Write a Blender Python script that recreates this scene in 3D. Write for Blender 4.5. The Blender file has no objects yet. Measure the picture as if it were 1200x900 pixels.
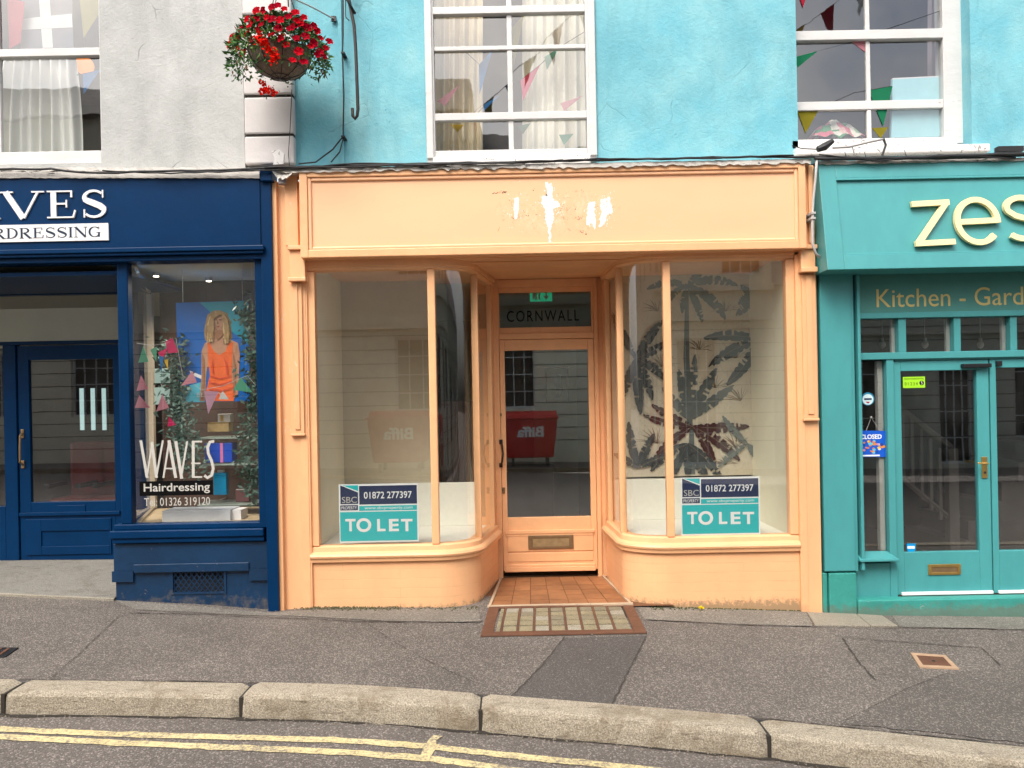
import bpy, bmesh, math, random
from mathutils import Vector, Matrix
random.seed(7)
S = bpy.context.scene
COL = S.collection
PI = math.pi

# ---------------------------------------------------------------- camera
F = 894.0; CAMY = 6.0; CAMZ = 1.6; HX, HY = 600.0, 470.0
ROLL = math.radians(1.1); CR, SR = math.cos(ROLL), math.sin(ROLL)
cam = bpy.data.cameras.new('camera'); co = bpy.data.objects.new('camera', cam); COL.objects.link(co)
cam.sensor_width = 36; cam.lens = F / 1200 * 36; cam.shift_y = (HY - 450) / 1200
cam.clip_start = 0.05; cam.clip_end = 500
co.matrix_world = Matrix.Translation((0, -CAMY, CAMZ)) @ Matrix.Rotation(PI / 2, 4, 'X') @ Matrix.Rotation(-ROLL, 4, 'Z')
S.camera = co
# ---------------------------------------------------------------- sky, sun, exposure
SUN_EL, SUN_AZ = math.radians(52), math.radians(205)      # azimuth measured from +Y clockwise: behind the camera, a bit to the left
w = bpy.data.worlds.new('World'); S.world = w; w.use_nodes = True
nt = w.node_tree; bg = nt.nodes['Background']
sky = nt.nodes.new('ShaderNodeTexSky'); sky.sky_type = 'NISHITA'; sky.sun_disc = False
sky.sun_elevation = SUN_EL; sky.sun_rotation = SUN_AZ; sky.dust_density = 5.0; sky.ozone_density = 1.0; sky.air_density = 1.0
hs = nt.nodes.new('ShaderNodeHueSaturation'); hs.inputs['Saturation'].default_value = 0.36   # thin overcast
nt.links.new(sky.outputs[0], hs.inputs['Color'])
tc = nt.nodes.new('ShaderNodeTexCoord'); cn = nt.nodes.new('ShaderNodeTexNoise'); cn.inputs['Scale'].default_value = 2.6; cn.inputs['Detail'].default_value = 7; cn.inputs['Roughness'].default_value = 0.6
nt.links.new(tc.outputs['Generated'], cn.inputs['Vector'])
cr = nt.nodes.new('ShaderNodeValToRGB'); cr.color_ramp.elements[0].position = 0.38; cr.color_ramp.elements[0].color = (0.60, 0.66, 0.76, 1); cr.color_ramp.elements[1].position = 0.66; cr.color_ramp.elements[1].color = (1.28, 1.20, 1.08, 1)
nt.links.new(cn.outputs[0], cr.inputs[0])
cm_ = nt.nodes.new('ShaderNodeMix'); cm_.data_type = 'RGBA'; cm_.blend_type = 'MULTIPLY'; cm_.inputs[0].default_value = 1.0   # broken cloud
nt.links.new(hs.outputs[0], cm_.inputs[6]); nt.links.new(cr.outputs[0], cm_.inputs[7])
nt.links.new(cm_.outputs[2], bg.inputs[0]); bg.inputs[1].default_value = 0.15
sl = bpy.data.lights.new('sun', 'SUN'); so = bpy.data.objects.new('sun', sl); COL.objects.link(so)
sl.energy = 0.9; sl.angle = math.radians(28); sl.color = (1.0, 0.92, 0.80)
sd = Vector((math.sin(SUN_AZ) * math.cos(SUN_EL), math.cos(SUN_AZ) * math.cos(SUN_EL), math.sin(SUN_EL)))
so.rotation_euler = sd.to_track_quat('Z', 'Y').to_euler()
S.view_settings.view_transform = 'Standard'; S.view_settings.look = 'None'
S.view_settings.exposure = 1.12; S.view_settings.gamma = 1.0
S.render.engine = 'CYCLES'
S.cycles.max_bounces = 10; S.cycles.transparent_max_bounces = 16; S.cycles.diffuse_bounces = 4; S.cycles.glossy_bounces = 4
S.cycles.caustics_reflective = False; S.cycles.caustics_refractive = False

# ---------------------------------------------------------------- projection of measured photo points onto real planes
def UV(px, py):
    dx, dy = px - HX, py - HY
    return dx * CR - dy * SR, dy * CR + dx * SR
def P(px, py, Y=0.0):
    u, v = UV(px, py); k = (CAMY + Y) / F
    return Vector((u * k, Y, CAMZ - v * k))
def RC(x0, y0, x1, y1, Y=0.0):
    xm, ym = (x0 + x1) / 2, (y0 + y1) / 2
    return P(x0, ym, Y).x, P(x1, ym, Y).x, P(xm, y1, Y).z, P(xm, y0, Y).z

# ---------------------------------------------------------------- materials
MATS = {}
def new_mat(name):
    m = bpy.data.materials.new(name); m.use_nodes = True
    nt = m.node_tree; nt.nodes.clear()
    out = nt.nodes.new('ShaderNodeOutputMaterial'); b = nt.nodes.new('ShaderNodeBsdfPrincipled')
    nt.links.new(b.outputs[0], out.inputs[0])
    MATS[name] = m
    return m, nt, b, out
def pos(nt, scale=(1, 1, 1)):
    g = nt.nodes.new('ShaderNodeNewGeometry')
    mp = nt.nodes.new('ShaderNodeMapping'); mp.inputs['Scale'].default_value = scale
    nt.links.new(g.outputs['Position'], mp.inputs[0]); return mp.outputs[0]
def noise(nt, vec, scale, detail=4, rough=0.55, dist=0.0):
    n = nt.nodes.new('ShaderNodeTexNoise'); n.inputs['Scale'].default_value = scale
    n.inputs['Detail'].default_value = detail; n.inputs['Roughness'].default_value = rough; n.inputs['Distortion'].default_value = dist
    nt.links.new(vec, n.inputs['Vector']); return n.outputs[0]
def voro(nt, vec, scale, feature='F1', out='Distance', rnd=1.0):
    n = nt.nodes.new('ShaderNodeTexVoronoi'); n.feature = feature; n.inputs['Scale'].default_value = scale
    n.inputs['Randomness'].default_value = rnd
    nt.links.new(vec, n.inputs['Vector']); return n.outputs[out]
def ramp(nt, fac, a, b, ca=(0, 0, 0, 1), cb=(1, 1, 1, 1)):
    r = nt.nodes.new('ShaderNodeValToRGB'); e = r.color_ramp.elements
    e[0].position = a; e[0].color = ca; e[1].position = b; e[1].color = cb
    nt.links.new(fac, r.inputs[0]); return r.outputs[0]
def mixc(nt, fac, a, b, mode='MIX'):
    m = nt.nodes.new('ShaderNodeMix'); m.data_type = 'RGBA'; m.blend_type = mode
    for s, v in ((m.inputs[0], fac), (m.inputs[6], a), (m.inputs[7], b)):
        if hasattr(v, 'links'): nt.links.new(v, s)
        elif isinstance(v, (int, float)): s.default_value = v
        else: s.default_value = (*v, 1) if len(v) == 3 else v
    return m.outputs[2]
def math_(nt, op, a, b=None):
    m = nt.nodes.new('ShaderNodeMath'); m.operation = op
    for i, v in enumerate((a, b)):
        if v is None: continue
        if hasattr(v, 'links'): nt.links.new(v, m.inputs[i])
        else: m.inputs[i].default_value = v
    return m.outputs[0]
def bump(nt, b, h, strength, dist=0.01, prev=None):
    n = nt.nodes.new('ShaderNodeBump'); n.inputs['Strength'].default_value = strength; n.inputs['Distance'].default_value = dist
    nt.links.new(h, n.inputs['Height'])
    if prev is not None: nt.links.new(prev, n.inputs['Normal'])
    if b is not None: nt.links.new(n.outputs[0], b.inputs['Normal'])
    return n.outputs[0]
def sc(c, k): return tuple(min(1, x * k) for x in c)

def paint(name, col, rough=0.45, var=0.10, chips=0.0, chipcol=(0.7, 0.6, 0.5), bmp=0.25, streak=(1, 1, 1), dirt=0.0, dz=0.25, fine=90, spec=0.5):
    m, nt, b, out = new_mat(name)
    p = pos(nt, streak)
    n1 = noise(nt, p, 2.3, 5, 0.6)
    c = mixc(nt, ramp(nt, n1, 0.3, 0.72), sc(col, 1 - var), sc(col, 1 + var * 0.7))
    n2 = noise(nt, p, 14, 4, 0.6)
    c = mixc(nt, ramp(nt, n2, 0.35, 0.8), c, mixc(nt, 0.5, c, sc(col, 1 - var * 1.6)))
    if chips > 0:
        v = noise(nt, p, 34, 6, 0.7, 0.6)
        v2 = noise(nt, p, 3.1, 3, 0.5)
        k = math_(nt, 'ADD', v, math_(nt, 'MULTIPLY', v2, 0.35))
        msk = ramp(nt, k, 0.93 - chips, 0.96 - chips)
        c = mixc(nt, msk, c, chipcol)
    if dirt > 0:
        g = nt.nodes.new('ShaderNodeNewGeometry'); sx = nt.nodes.new('ShaderNodeSeparateXYZ'); nt.links.new(g.outputs['Position'], sx.inputs[0])
        hgt = math_(nt, 'DIVIDE', math_(nt, 'ADD', sx.outputs['Z'], 0.12), dz)
        nd = noise(nt, pos(nt, (1, 1, 1)), 16, 6, 0.75)
        k = math_(nt, 'SUBTRACT', math_(nt, 'MULTIPLY', nd, 1.9), hgt)
        msk = math_(nt, 'MULTIPLY', ramp(nt, k, 0.30, 0.75), dirt)
        c = mixc(nt, msk, c, (0.16, 0.13, 0.09))
    nt.links.new(c, b.inputs['Base Color'])
    b.inputs['Roughness'].default_value = rough; b.inputs['Specular IOR Level'].default_value = spec
    h1 = noise(nt, p, fine, 3, 0.6); h2 = noise(nt, p, 9, 4, 0.6)
    pr = bump(nt, None, h2, bmp, 0.012)
    bump(nt, b, h1, bmp * 0.5, 0.003, pr)
    return m
def plain(name, col, rough=0.6, metal=0.0, var=0.08, spec=0.4, emit=0):
    m, nt, b, out = new_mat(name)
    p = pos(nt)
    c = mixc(nt, noise(nt, p, 22, 3), sc(col, 1 - var), sc(col, 1 + var))
    nt.links.new(c, b.inputs['Base Color']); b.inputs['Roughness'].default_value = rough; b.inputs['Metallic'].default_value = metal
    b.inputs['Specular IOR Level'].default_value = spec
    if emit: b.inputs['Emission Color'].default_value = (*col, 1); b.inputs['Emission Strength'].default_value = emit
    return m
def glass_mat(name, tint=(0.93, 0.95, 0.93), ior=1.75, wav=0.0, dirty=0.02, wsc=2.0, stretch=(1, 1, 1)):
    m, nt, b, out = new_mat(name); nt.nodes.remove(b)
    tr = nt.nodes.new('ShaderNodeBsdfTransparent'); tr.inputs[0].default_value = (*tint, 1)
    gl = nt.nodes.new('ShaderNodeBsdfGlossy'); gl.inputs['Roughness'].default_value = 0.012; gl.inputs[0].default_value = (1, 1, 1, 1)
    fr = nt.nodes.new('ShaderNodeFresnel'); gg = nt.nodes.new('ShaderNodeNewGeometry')      # same reflectance from both sides of a thin pane
    nt.links.new(math_(nt, 'ADD', math_(nt, 'MULTIPLY', gg.outputs['Backfacing'], 1 / ior - ior), ior), fr.inputs[0])
    mx = nt.nodes.new('ShaderNodeMixShader')
    nt.links.new(fr.outputs[0], mx.inputs[0]); nt.links.new(tr.outputs[0], mx.inputs[1]); nt.links.new(gl.outputs[0], mx.inputs[2])
    df = nt.nodes.new('ShaderNodeBsdfDiffuse'); df.inputs[0].default_value = (0.6, 0.6, 0.58, 1)
    m2 = nt.nodes.new('ShaderNodeMixShader')
    nd = noise(nt, pos(nt, (1, 1, 0.5)), 5, 6, 0.7)
    nt.links.new(math_(nt, 'MULTIPLY', ramp(nt, nd, 0.4, 0.8), dirty), m2.inputs[0])
    nt.links.new(mx.outputs[0], m2.inputs[1]); nt.links.new(df.outputs[0], m2.inputs[2]); nt.links.new(m2.outputs[0], out.inputs[0])
    if wav:
        h = noise(nt, pos(nt, stretch), wsc, 2, 0.5)
        n = bump(nt, gl, h, wav, 0.02)
    return m
def render_wall(name, col, col2, chip, cracks=0.5):
    m, nt, b, out = new_mat(name)
    p = pos(nt)
    n1 = noise(nt, p, 1.7, 6, 0.62, 0.4); n2 = noise(nt, p, 7.5, 5, 0.6)
    c = mixc(nt, ramp(nt, n1, 0.38, 0.66), col, col2)
    c = mixc(nt, math_(nt, 'MULTIPLY', ramp(nt, n2, 0.5, 0.75), 0.5), c, sc(col, 1.18))
    sp = noise(nt, pos(nt, (1, 1, 0.25)), 5.0, 5, 0.65)
    c = mixc(nt, math_(nt, 'MULTIPLY', ramp(nt, sp, 0.50, 0.72), 0.5), c, sc(col, 0.74))
    bl = noise(nt, pos(nt, (1, 1, .6)), 1.1, 5, .7, .8); c = mixc(nt, math_(nt, 'MULTIPLY', ramp(nt, bl, .5, .7), .45), c, sc(col, 0.78))
    ck = voro(nt, noise_vec(nt, p, 0.10, 6), 1.6, 'DISTANCE_TO_EDGE')
    cm = math_(nt, 'MULTIPLY', ramp(nt, ck, 0.0, 0.008, (1, 1, 1, 1), (0, 0, 0, 1)), ramp(nt, noise(nt, p, 2.2, 3), 0.52, 0.6))
    c = mixc(nt, math_(nt, 'MULTIPLY', cm, cracks), c, sc(col, 0.35))
    fl = math_(nt, 'ADD', noise(nt, p, 26, 6, 0.7, 0.8), math_(nt, 'MULTIPLY', noise(nt, p, 2.6, 3), 0.4))
    fm = ramp(nt, fl, 0.90, 0.925)
    c = mixc(nt, fm, c, chip)
    nt.links.new(c, b.inputs['Base Color']); b.inputs['Roughness'].default_value = 0.75
    h = math_(nt, 'ADD', math_(nt, 'MULTIPLY', noise(nt, p, 6, 8, 0.66), 1.3), math_(nt, 'MULTIPLY', noise(nt, p, 48, 4, 0.7), 0.35))
    h = math_(nt, 'SUBTRACT', h, math_(nt, 'MULTIPLY', cm, 0.3)); h = math_(nt, 'SUBTRACT', h, math_(nt, 'MULTIPLY', fm, 0.2))
    bump(nt, b, h, 0.30, 0.03)
    return m
def noise_vec(nt, vec, amt, scale):
    n = nt.nodes.new('ShaderNodeTexNoise'); n.inputs['Scale'].default_value = scale; nt.links.new(vec, n.inputs['Vector'])
    a = nt.nodes.new('ShaderNodeVectorMath'); a.operation = 'SCALE'; a.inputs['Scale'].default_value = amt; nt.links.new(n.outputs[1], a.inputs[0])
    s = nt.nodes.new('ShaderNodeVectorMath'); s.operation = 'ADD'; nt.links.new(vec, s.inputs[0]); nt.links.new(a.outputs[0], s.inputs[1])
    return s.outputs[0]
def asphalt(name, col, light, speck=120, big=0.15, bmp=0.6, pale=0.16):
    m, nt, b, out = new_mat(name)
    p = pos(nt)
    v = voro(nt, p, speck, 'F1', 'Color')
    sep = nt.nodes.new('ShaderNodeSeparateColor'); nt.links.new(v, sep.inputs[0])
    c = mixc(nt, ramp(nt, sep.outputs[0], 0.0, 1.0), sc(col, 0.55), sc(col, 1.35))
    c = mixc(nt, ramp(nt, sep.outputs[1], 1 - pale, 1 - pale + 0.03), c, light)
    v3 = noise(nt, p, 300, 2, 0.6)
    c = mixc(nt, 0.35, c, mixc(nt, ramp(nt, v3, 0.35, 0.7), sc(col, 0.4), light), 'MIX')
    n = noise(nt, p, 1.3, 6, 0.65, 0.3)
    c = mixc(nt, math_(nt, 'MULTIPLY', ramp(nt, n, 0.35, 0.7), 0.8), c, sc(col, 1 - big), 'MIX') if False else mixc(nt, 1.0, c, ramp(nt, n, 0.25, 0.75, (1 - big, 1 - big, 1 - big, 1), (1 + big, 1 + big * 0.96, 1 + big * 0.9, 1)), 'MULTIPLY')
    n5 = noise(nt, p, 9, 5, 0.7)
    c = mixc(nt, math_(nt, 'MULTIPLY', ramp(nt, n5, 0.62, 0.72), 0.35), c, sc(col, 0.5))
    spot = voro(nt, p, 3.3, 'F1', 'Distance')
    c = mixc(nt, math_(nt, 'MULTIPLY', ramp(nt, spot, 0.03, 0.042, (1, 1, 1, 1), (0, 0, 0, 1)), 0.45), c, (0.42, 0.40, 0.37))
    nt.links.new(c, b.inputs['Base Color']); b.inputs['Roughness'].default_value = 0.85
    d = voro(nt, p, speck, 'F1', 'Distance')
    h = math_(nt, 'ADD', math_(nt, 'MULTIPLY', d, -1.0), math_(nt, 'MULTIPLY', n5, 0.6))
    bump(nt, b, h, bmp, 0.006)
    return m
def stone(name, col, dark, spk=60, mossy=0.35):
    m, nt, b, out = new_mat(name)
    p = pos(nt)
    v = noise(nt, p, spk * 3, 3, 0.7)
    c = mixc(nt, ramp(nt, v, 0.36, 0.64), sc(col, 0.5), sc(col, 1.3))
    n = noise(nt, p, 4.2, 6, 0.7, 0.5)
    c = mixc(nt, math_(nt, 'MULTIPLY', ramp(nt, n, 0.5, 0.68), mossy), c, dark)
    n = noise(nt, noise_vec(nt, pos(nt, (0.35, 1.6, 2.4)), 0.03, 8), 17, 6, 0.75)
    c = mixc(nt, math_(nt, 'MULTIPLY', ramp(nt, n, 0.56, 0.70), mossy * 1.1), c, sc(dark, 0.45))
    nt.links.new(c, b.inputs['Base Color']); b.inputs['Roughness'].default_value = 0.8
    bump(nt, b, math_(nt, 'ADD', noise(nt, p, 14, 8, 0.75), math_(nt, 'MULTIPLY', v, 0.4)), 0.9, 0.022)
    return m

ORANGE = (0.86, 0.465, 0.235)
M_or = paint('orange_paint', ORANGE, 0.42, 0.10, chips=0.03, chipcol=(0.50, 0.25, 0.12), bmp=0.28, dirt=0.25, dz=0.16)
M_orw = paint('orange_paint_on_weathered_wood', ORANGE, 0.45, 0.10, chips=0.07, chipcol=(0.74, 0.60, 0.45), bmp=0.5, streak=(1, 1, 0.25))
M_orf = paint('orange_paint_on_fascia', (0.87, 0.50, 0.285), 0.45, 0.06, chips=0.0, bmp=0.12, streak=(0.4, 1, 1))
NAVY = (0.0005, 0.027, 0.092)
M_nv = paint('navy_gloss_paint', NAVY, 0.34, 0.16, bmp=0.12, spec=0.15)
M_nvw = paint('navy_gloss_paint_on_scuffed_base', (0.002, 0.030, 0.085), 0.4, 0.25, chips=0.055, chipcol=(0.22, 0.16, 0.14), bmp=0.5, dirt=0.6, dz=0.35)
TEAL = (0.065, 0.315, 0.325)
M_tl = paint('teal_paint', TEAL, 0.38, 0.10, bmp=0.18, streak=(1, 1, 0.4))
M_tlw = paint('teal_paint_on_worn_masonry', (0.04, 0.30, 0.26), 0.5, 0.2, chips=0.07, chipcol=(0.30, 0.36, 0.30), bmp=0.7, dirt=0.55, dz=0.12)
M_tld = paint('dull_teal_paint', (0.07, 0.27, 0.24), 0.5, 0.08, bmp=0.1)
M_wh = paint('white_window_paint', (0.64, 0.63, 0.62), 0.45, 0.10, chips=0.075, chipcol=(0.35, 0.30, 0.25), bmp=0.5, streak=(0.4, 1, 1))
M_sill = paint('peeling_white_sill_paint', (0.78, 0.76, 0.74), 0.6, 0.10, chips=0.15, chipcol=(0.22, 0.20, 0.18), bmp=0.8)
M_flash = paint('weathered_ledge', (0.52, 0.49, 0.45), 0.7, 0.25, chips=0.15, chipcol=(0.08, 0.08, 0.08), bmp=1.0, streak=(0.3, 1, 1.5))
M_quoin = paint('white_quoin_paint', (0.62, 0.585, 0.575), 0.6, 0.06, chips=0.035, chipcol=(0.25, 0.22, 0.2), bmp=0.5)
M_blue = render_wall('turquoise_render', (0.145, 0.44, 0.53), (0.255, 0.54, 0.585), (0.08, 0.30, 0.42), 0.3)
M_grey = render_wall('pale_grey_render', (0.41, 0.42, 0.41), (0.50, 0.50, 0.49), (0.42, 0.40, 0.37), 0.7)
M_cream = paint('cream_wall_paint', (0.80, 0.76, 0.60), 0.7, 0.05, bmp=0.1)
M_beige = paint('beige_panel', (0.54, 0.47, 0.34), 0.7, 0.10, bmp=0.1)
M_white = plain('white_board', (0.80, 0.78, 0.70), 0.6)
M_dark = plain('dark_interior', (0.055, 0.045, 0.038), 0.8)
M_darkwood = paint('dark_brown_boards', (0.07, 0.035, 0.022), 0.5, 0.3, bmp=0.2, streak=(3, 3, 0.3))
M_floor = plain('interior_floor', (0.22, 0.17, 0.12), 0.5)
M_roomwall = plain('room_wall', (0.50, 0.44, 0.34), 0.8)
M_black = plain('black_iron', (0.012, 0.012, 0.014), 0.4)
M_cable = plain('black_cable', (0.02, 0.02, 0.022), 0.55)
M_cablew = plain('pale_cable', (0.45, 0.43, 0.42), 0.6)
M_brass = plain('brass', (0.62, 0.40, 0.13), 0.35, 0.9, var=0.25)
M_bronze = plain('aged_bronze', (0.26, 0.17, 0.09), 0.5, 0.6, var=0.3)
M_steel = plain('steel', (0.6, 0.6, 0.6), 0.35, 0.8)
M_letterw = plain('white_letter', (0.80, 0.78, 0.78), 0.5, var=0.03)
M_lettern = plain('navy_letter', (0.006, 0.02, 0.05), 0.5)
M_gold = plain('cream_gold_letter', (0.88, 0.72, 0.38), 0.45, var=0.03)
M_goldp = plain('gold_letter', (0.72, 0.57, 0.22), 0.5)
M_blackl = plain('black_letter', (0.006, 0.006, 0.006), 0.9, spec=0.05)
M_vinyl = plain('pale_vinyl', (0.50, 0.48, 0.44), 0.6)
M_sgn = plain('sign_navy', (0.005, 0.018, 0.075), 0.45)
M_sgt = plain('sign_turquoise', (0.0, 0.47, 0.50), 0.45, var=0.03)
M_sgw = plain('sign_white', (0.85, 0.85, 0.85), 0.45, var=0.02)
M_green = plain('exit_green', (0.0, 0.22, 0.12), 0.5)
M_pav = asphalt('pavement_asphalt', (0.088, 0.076, 0.067), (0.32, 0.28, 0.245), 150, 0.24, pale=0.2)
M_pavd = asphalt('dark_asphalt_patch', (0.072, 0.062, 0.055), (0.20, 0.185, 0.175), 165, 0.14, pale=0.12)
M_pavl = asphalt('concrete_apron', (0.155, 0.145, 0.122), (0.34, 0.31, 0.27), 130, 0.2, pale=0.22)
M_road = asphalt('road_asphalt', (0.100, 0.085, 0.074), (0.32, 0.28, 0.25), 125, 0.15)
M_kerb = stone('granite_kerb', (0.47, 0.405, 0.31), (0.20, 0.15, 0.09), 45, 0.75)
M_slab = stone('pale_slab', (0.38, 0.34, 0.27), (0.3, 0.25, 0.17), mossy=0.2)
M_ramp = stone('entrance_concrete', (0.27, 0.255, 0.225), (0.12, 0.10, 0.075), mossy=0.6)
M_crack = plain('joint_grime', (0.035, 0.030, 0.024), 0.9)
M_seam = plain('asphalt_seam_grime', (0.06, 0.052, 0.045), 0.95, var=.3)
M_moss = plain('moss', (0.05, 0.055, 0.02), 0.9)
M_tile = []
for i, c in enumerate([(0.33, 0.145, 0.06), (0.29, 0.125, 0.052), (0.36, 0.16, 0.068)]):
    M_tile.append(paint('quarry_tile_%s' % 'abc'[i], c, 0.5, 0.35, chips=0.06, chipcol=(0.12, 0.06, 0.035), bmp=0.3))
M_mortar = plain('brown_mortar', (0.16, 0.075, 0.035), 0.9)
M_rust = paint('rusty_frame', (0.15, 0.065, 0.035), 0.65, 0.3, chips=0.06, chipcol=(0.25, 0.2, 0.15), bmp=0.6)
M_gb = [stone('glass_block_%s' % 'abc'[i], c, (0.15, 0.12, 0.07), mossy=0.3) for i, c in enumerate([(0.36, 0.31, 0.19), (0.30, 0.26, 0.17), (0.44, 0.40, 0.31)])]
G_shop = glass_mat('shop_glass', ior=2.4, wav=0.012, wsc=0.8)
G_curve = glass_mat('curved_shop_glass', ior=2.1, wav=0.10, wsc=9, stretch=(1, 1, 0.06))
G_door = glass_mat('door_glass', ior=2.45, wav=0.01, wsc=0.8)
G_fan = glass_mat('fanlight_glass', tint=(.75, .75, .7), ior=1.5)
G_dark = glass_mat('salon_glass', tint=(0.93, 0.94, 0.94), ior=1.95, wav=0.012)
G_sash = glass_mat('old_sash_glass', tint=(0.85, 0.87, 0.87), ior=2.25, wav=0.05, wsc=3.0)

# worn yellow line paint
def yellow():
    m, nt, b, out = new_mat('worn_yellow_line')
    p = pos(nt)
    n = math_(nt, 'ADD', noise(nt, p, 60, 6, 0.75), math_(nt, 'MULTIPLY', noise(nt, p, 5, 4, 0.7), 0.5))
    c = mixc(nt, ramp(nt, n, 0.70, 0.90), mixc(nt, noise(nt, p, 8, 4), (0.60, 0.47, 0.20), (0.72, 0.62, 0.36)), (0.19, 0.16, 0.13))
    nt.links.new(c, b.inputs['Base Color']); b.inputs['Roughness'].default_value = 0.8
    bump(nt, b, voro(nt, p, 105, 'F1', 'Distance'), 0.5, 0.004)
    return m
M_yel = yellow()
# painted brick riser
def brickpaint():
    m, nt, b, out = new_mat('orange_paint_over_brickwork')
    p0 = pos(nt)
    sx = nt.nodes.new('ShaderNodeSeparateXYZ'); nt.links.new(p0, sx.inputs[0])
    cb = nt.nodes.new('ShaderNodeCombineXYZ')
    nt.links.new(math_(nt, 'ADD', sx.outputs[0], sx.outputs[1]), cb.inputs[0]); nt.links.new(sx.outputs[2], cb.inputs[1])
    v = noise_vec(nt, cb.outputs[0], 0.01, 9)
    br = nt.nodes.new('ShaderNodeTexBrick'); nt.links.new(v, br.inputs['Vector']); br.inputs['Scale'].default_value = 1.0
    br.inputs['Brick Width'].default_value = 0.9; br.inputs['Row Height'].default_value = 0.075; br.inputs['Mortar Size'].default_value = 0.0022; br.inputs['Mortar Smooth'].default_value = 0.9
    n1 = noise(nt, p0, 3, 5, 0.6)
    c = mixc(nt, ramp(nt, n1, 0.3, 0.7), sc(ORANGE, 0.93), sc(ORANGE, 1.04))
    part = ramp(nt, noise(nt, p0, 4, 3), 0.42, 0.62)
    c = mixc(nt, math_(nt, 'MULTIPLY', math_(nt, 'MULTIPLY', br.outputs['Fac'], part), 0.40), c, (0.30, 0.13, 0.05))
    hgt = math_(nt, 'DIVIDE', math_(nt, 'ADD', sx.outputs[2], 0.06), 0.13)
    k = math_(nt, 'SUBTRACT', math_(nt, 'MULTIPLY', noise(nt, p0, 30, 6, 0.75), 1.8), hgt)
    c = mixc(nt, math_(nt, 'MULTIPLY', ramp(nt, k, 0.35, 0.7), 0.75), c, (0.22, 0.17, 0.10))
    spk = noise(nt, p0, 40, 5, 0.75); c = mixc(nt, math_(nt, 'MULTIPLY', ramp(nt, spk, 0.70, 0.74), 0.5), c, (0.35, 0.18, 0.09))
    nt.links.new(c, b.inputs['Base Color']); b.inputs['Roughness'].default_value = 0.5
    h = math_(nt, 'SUBTRACT', math_(nt, 'MULTIPLY', noise(nt, p0, 20, 5, 0.6), 0.5), br.outputs['Fac'])
    bump(nt, b, h, 0.35, 0.006)
    return m
M_brick = brickpaint()

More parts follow.
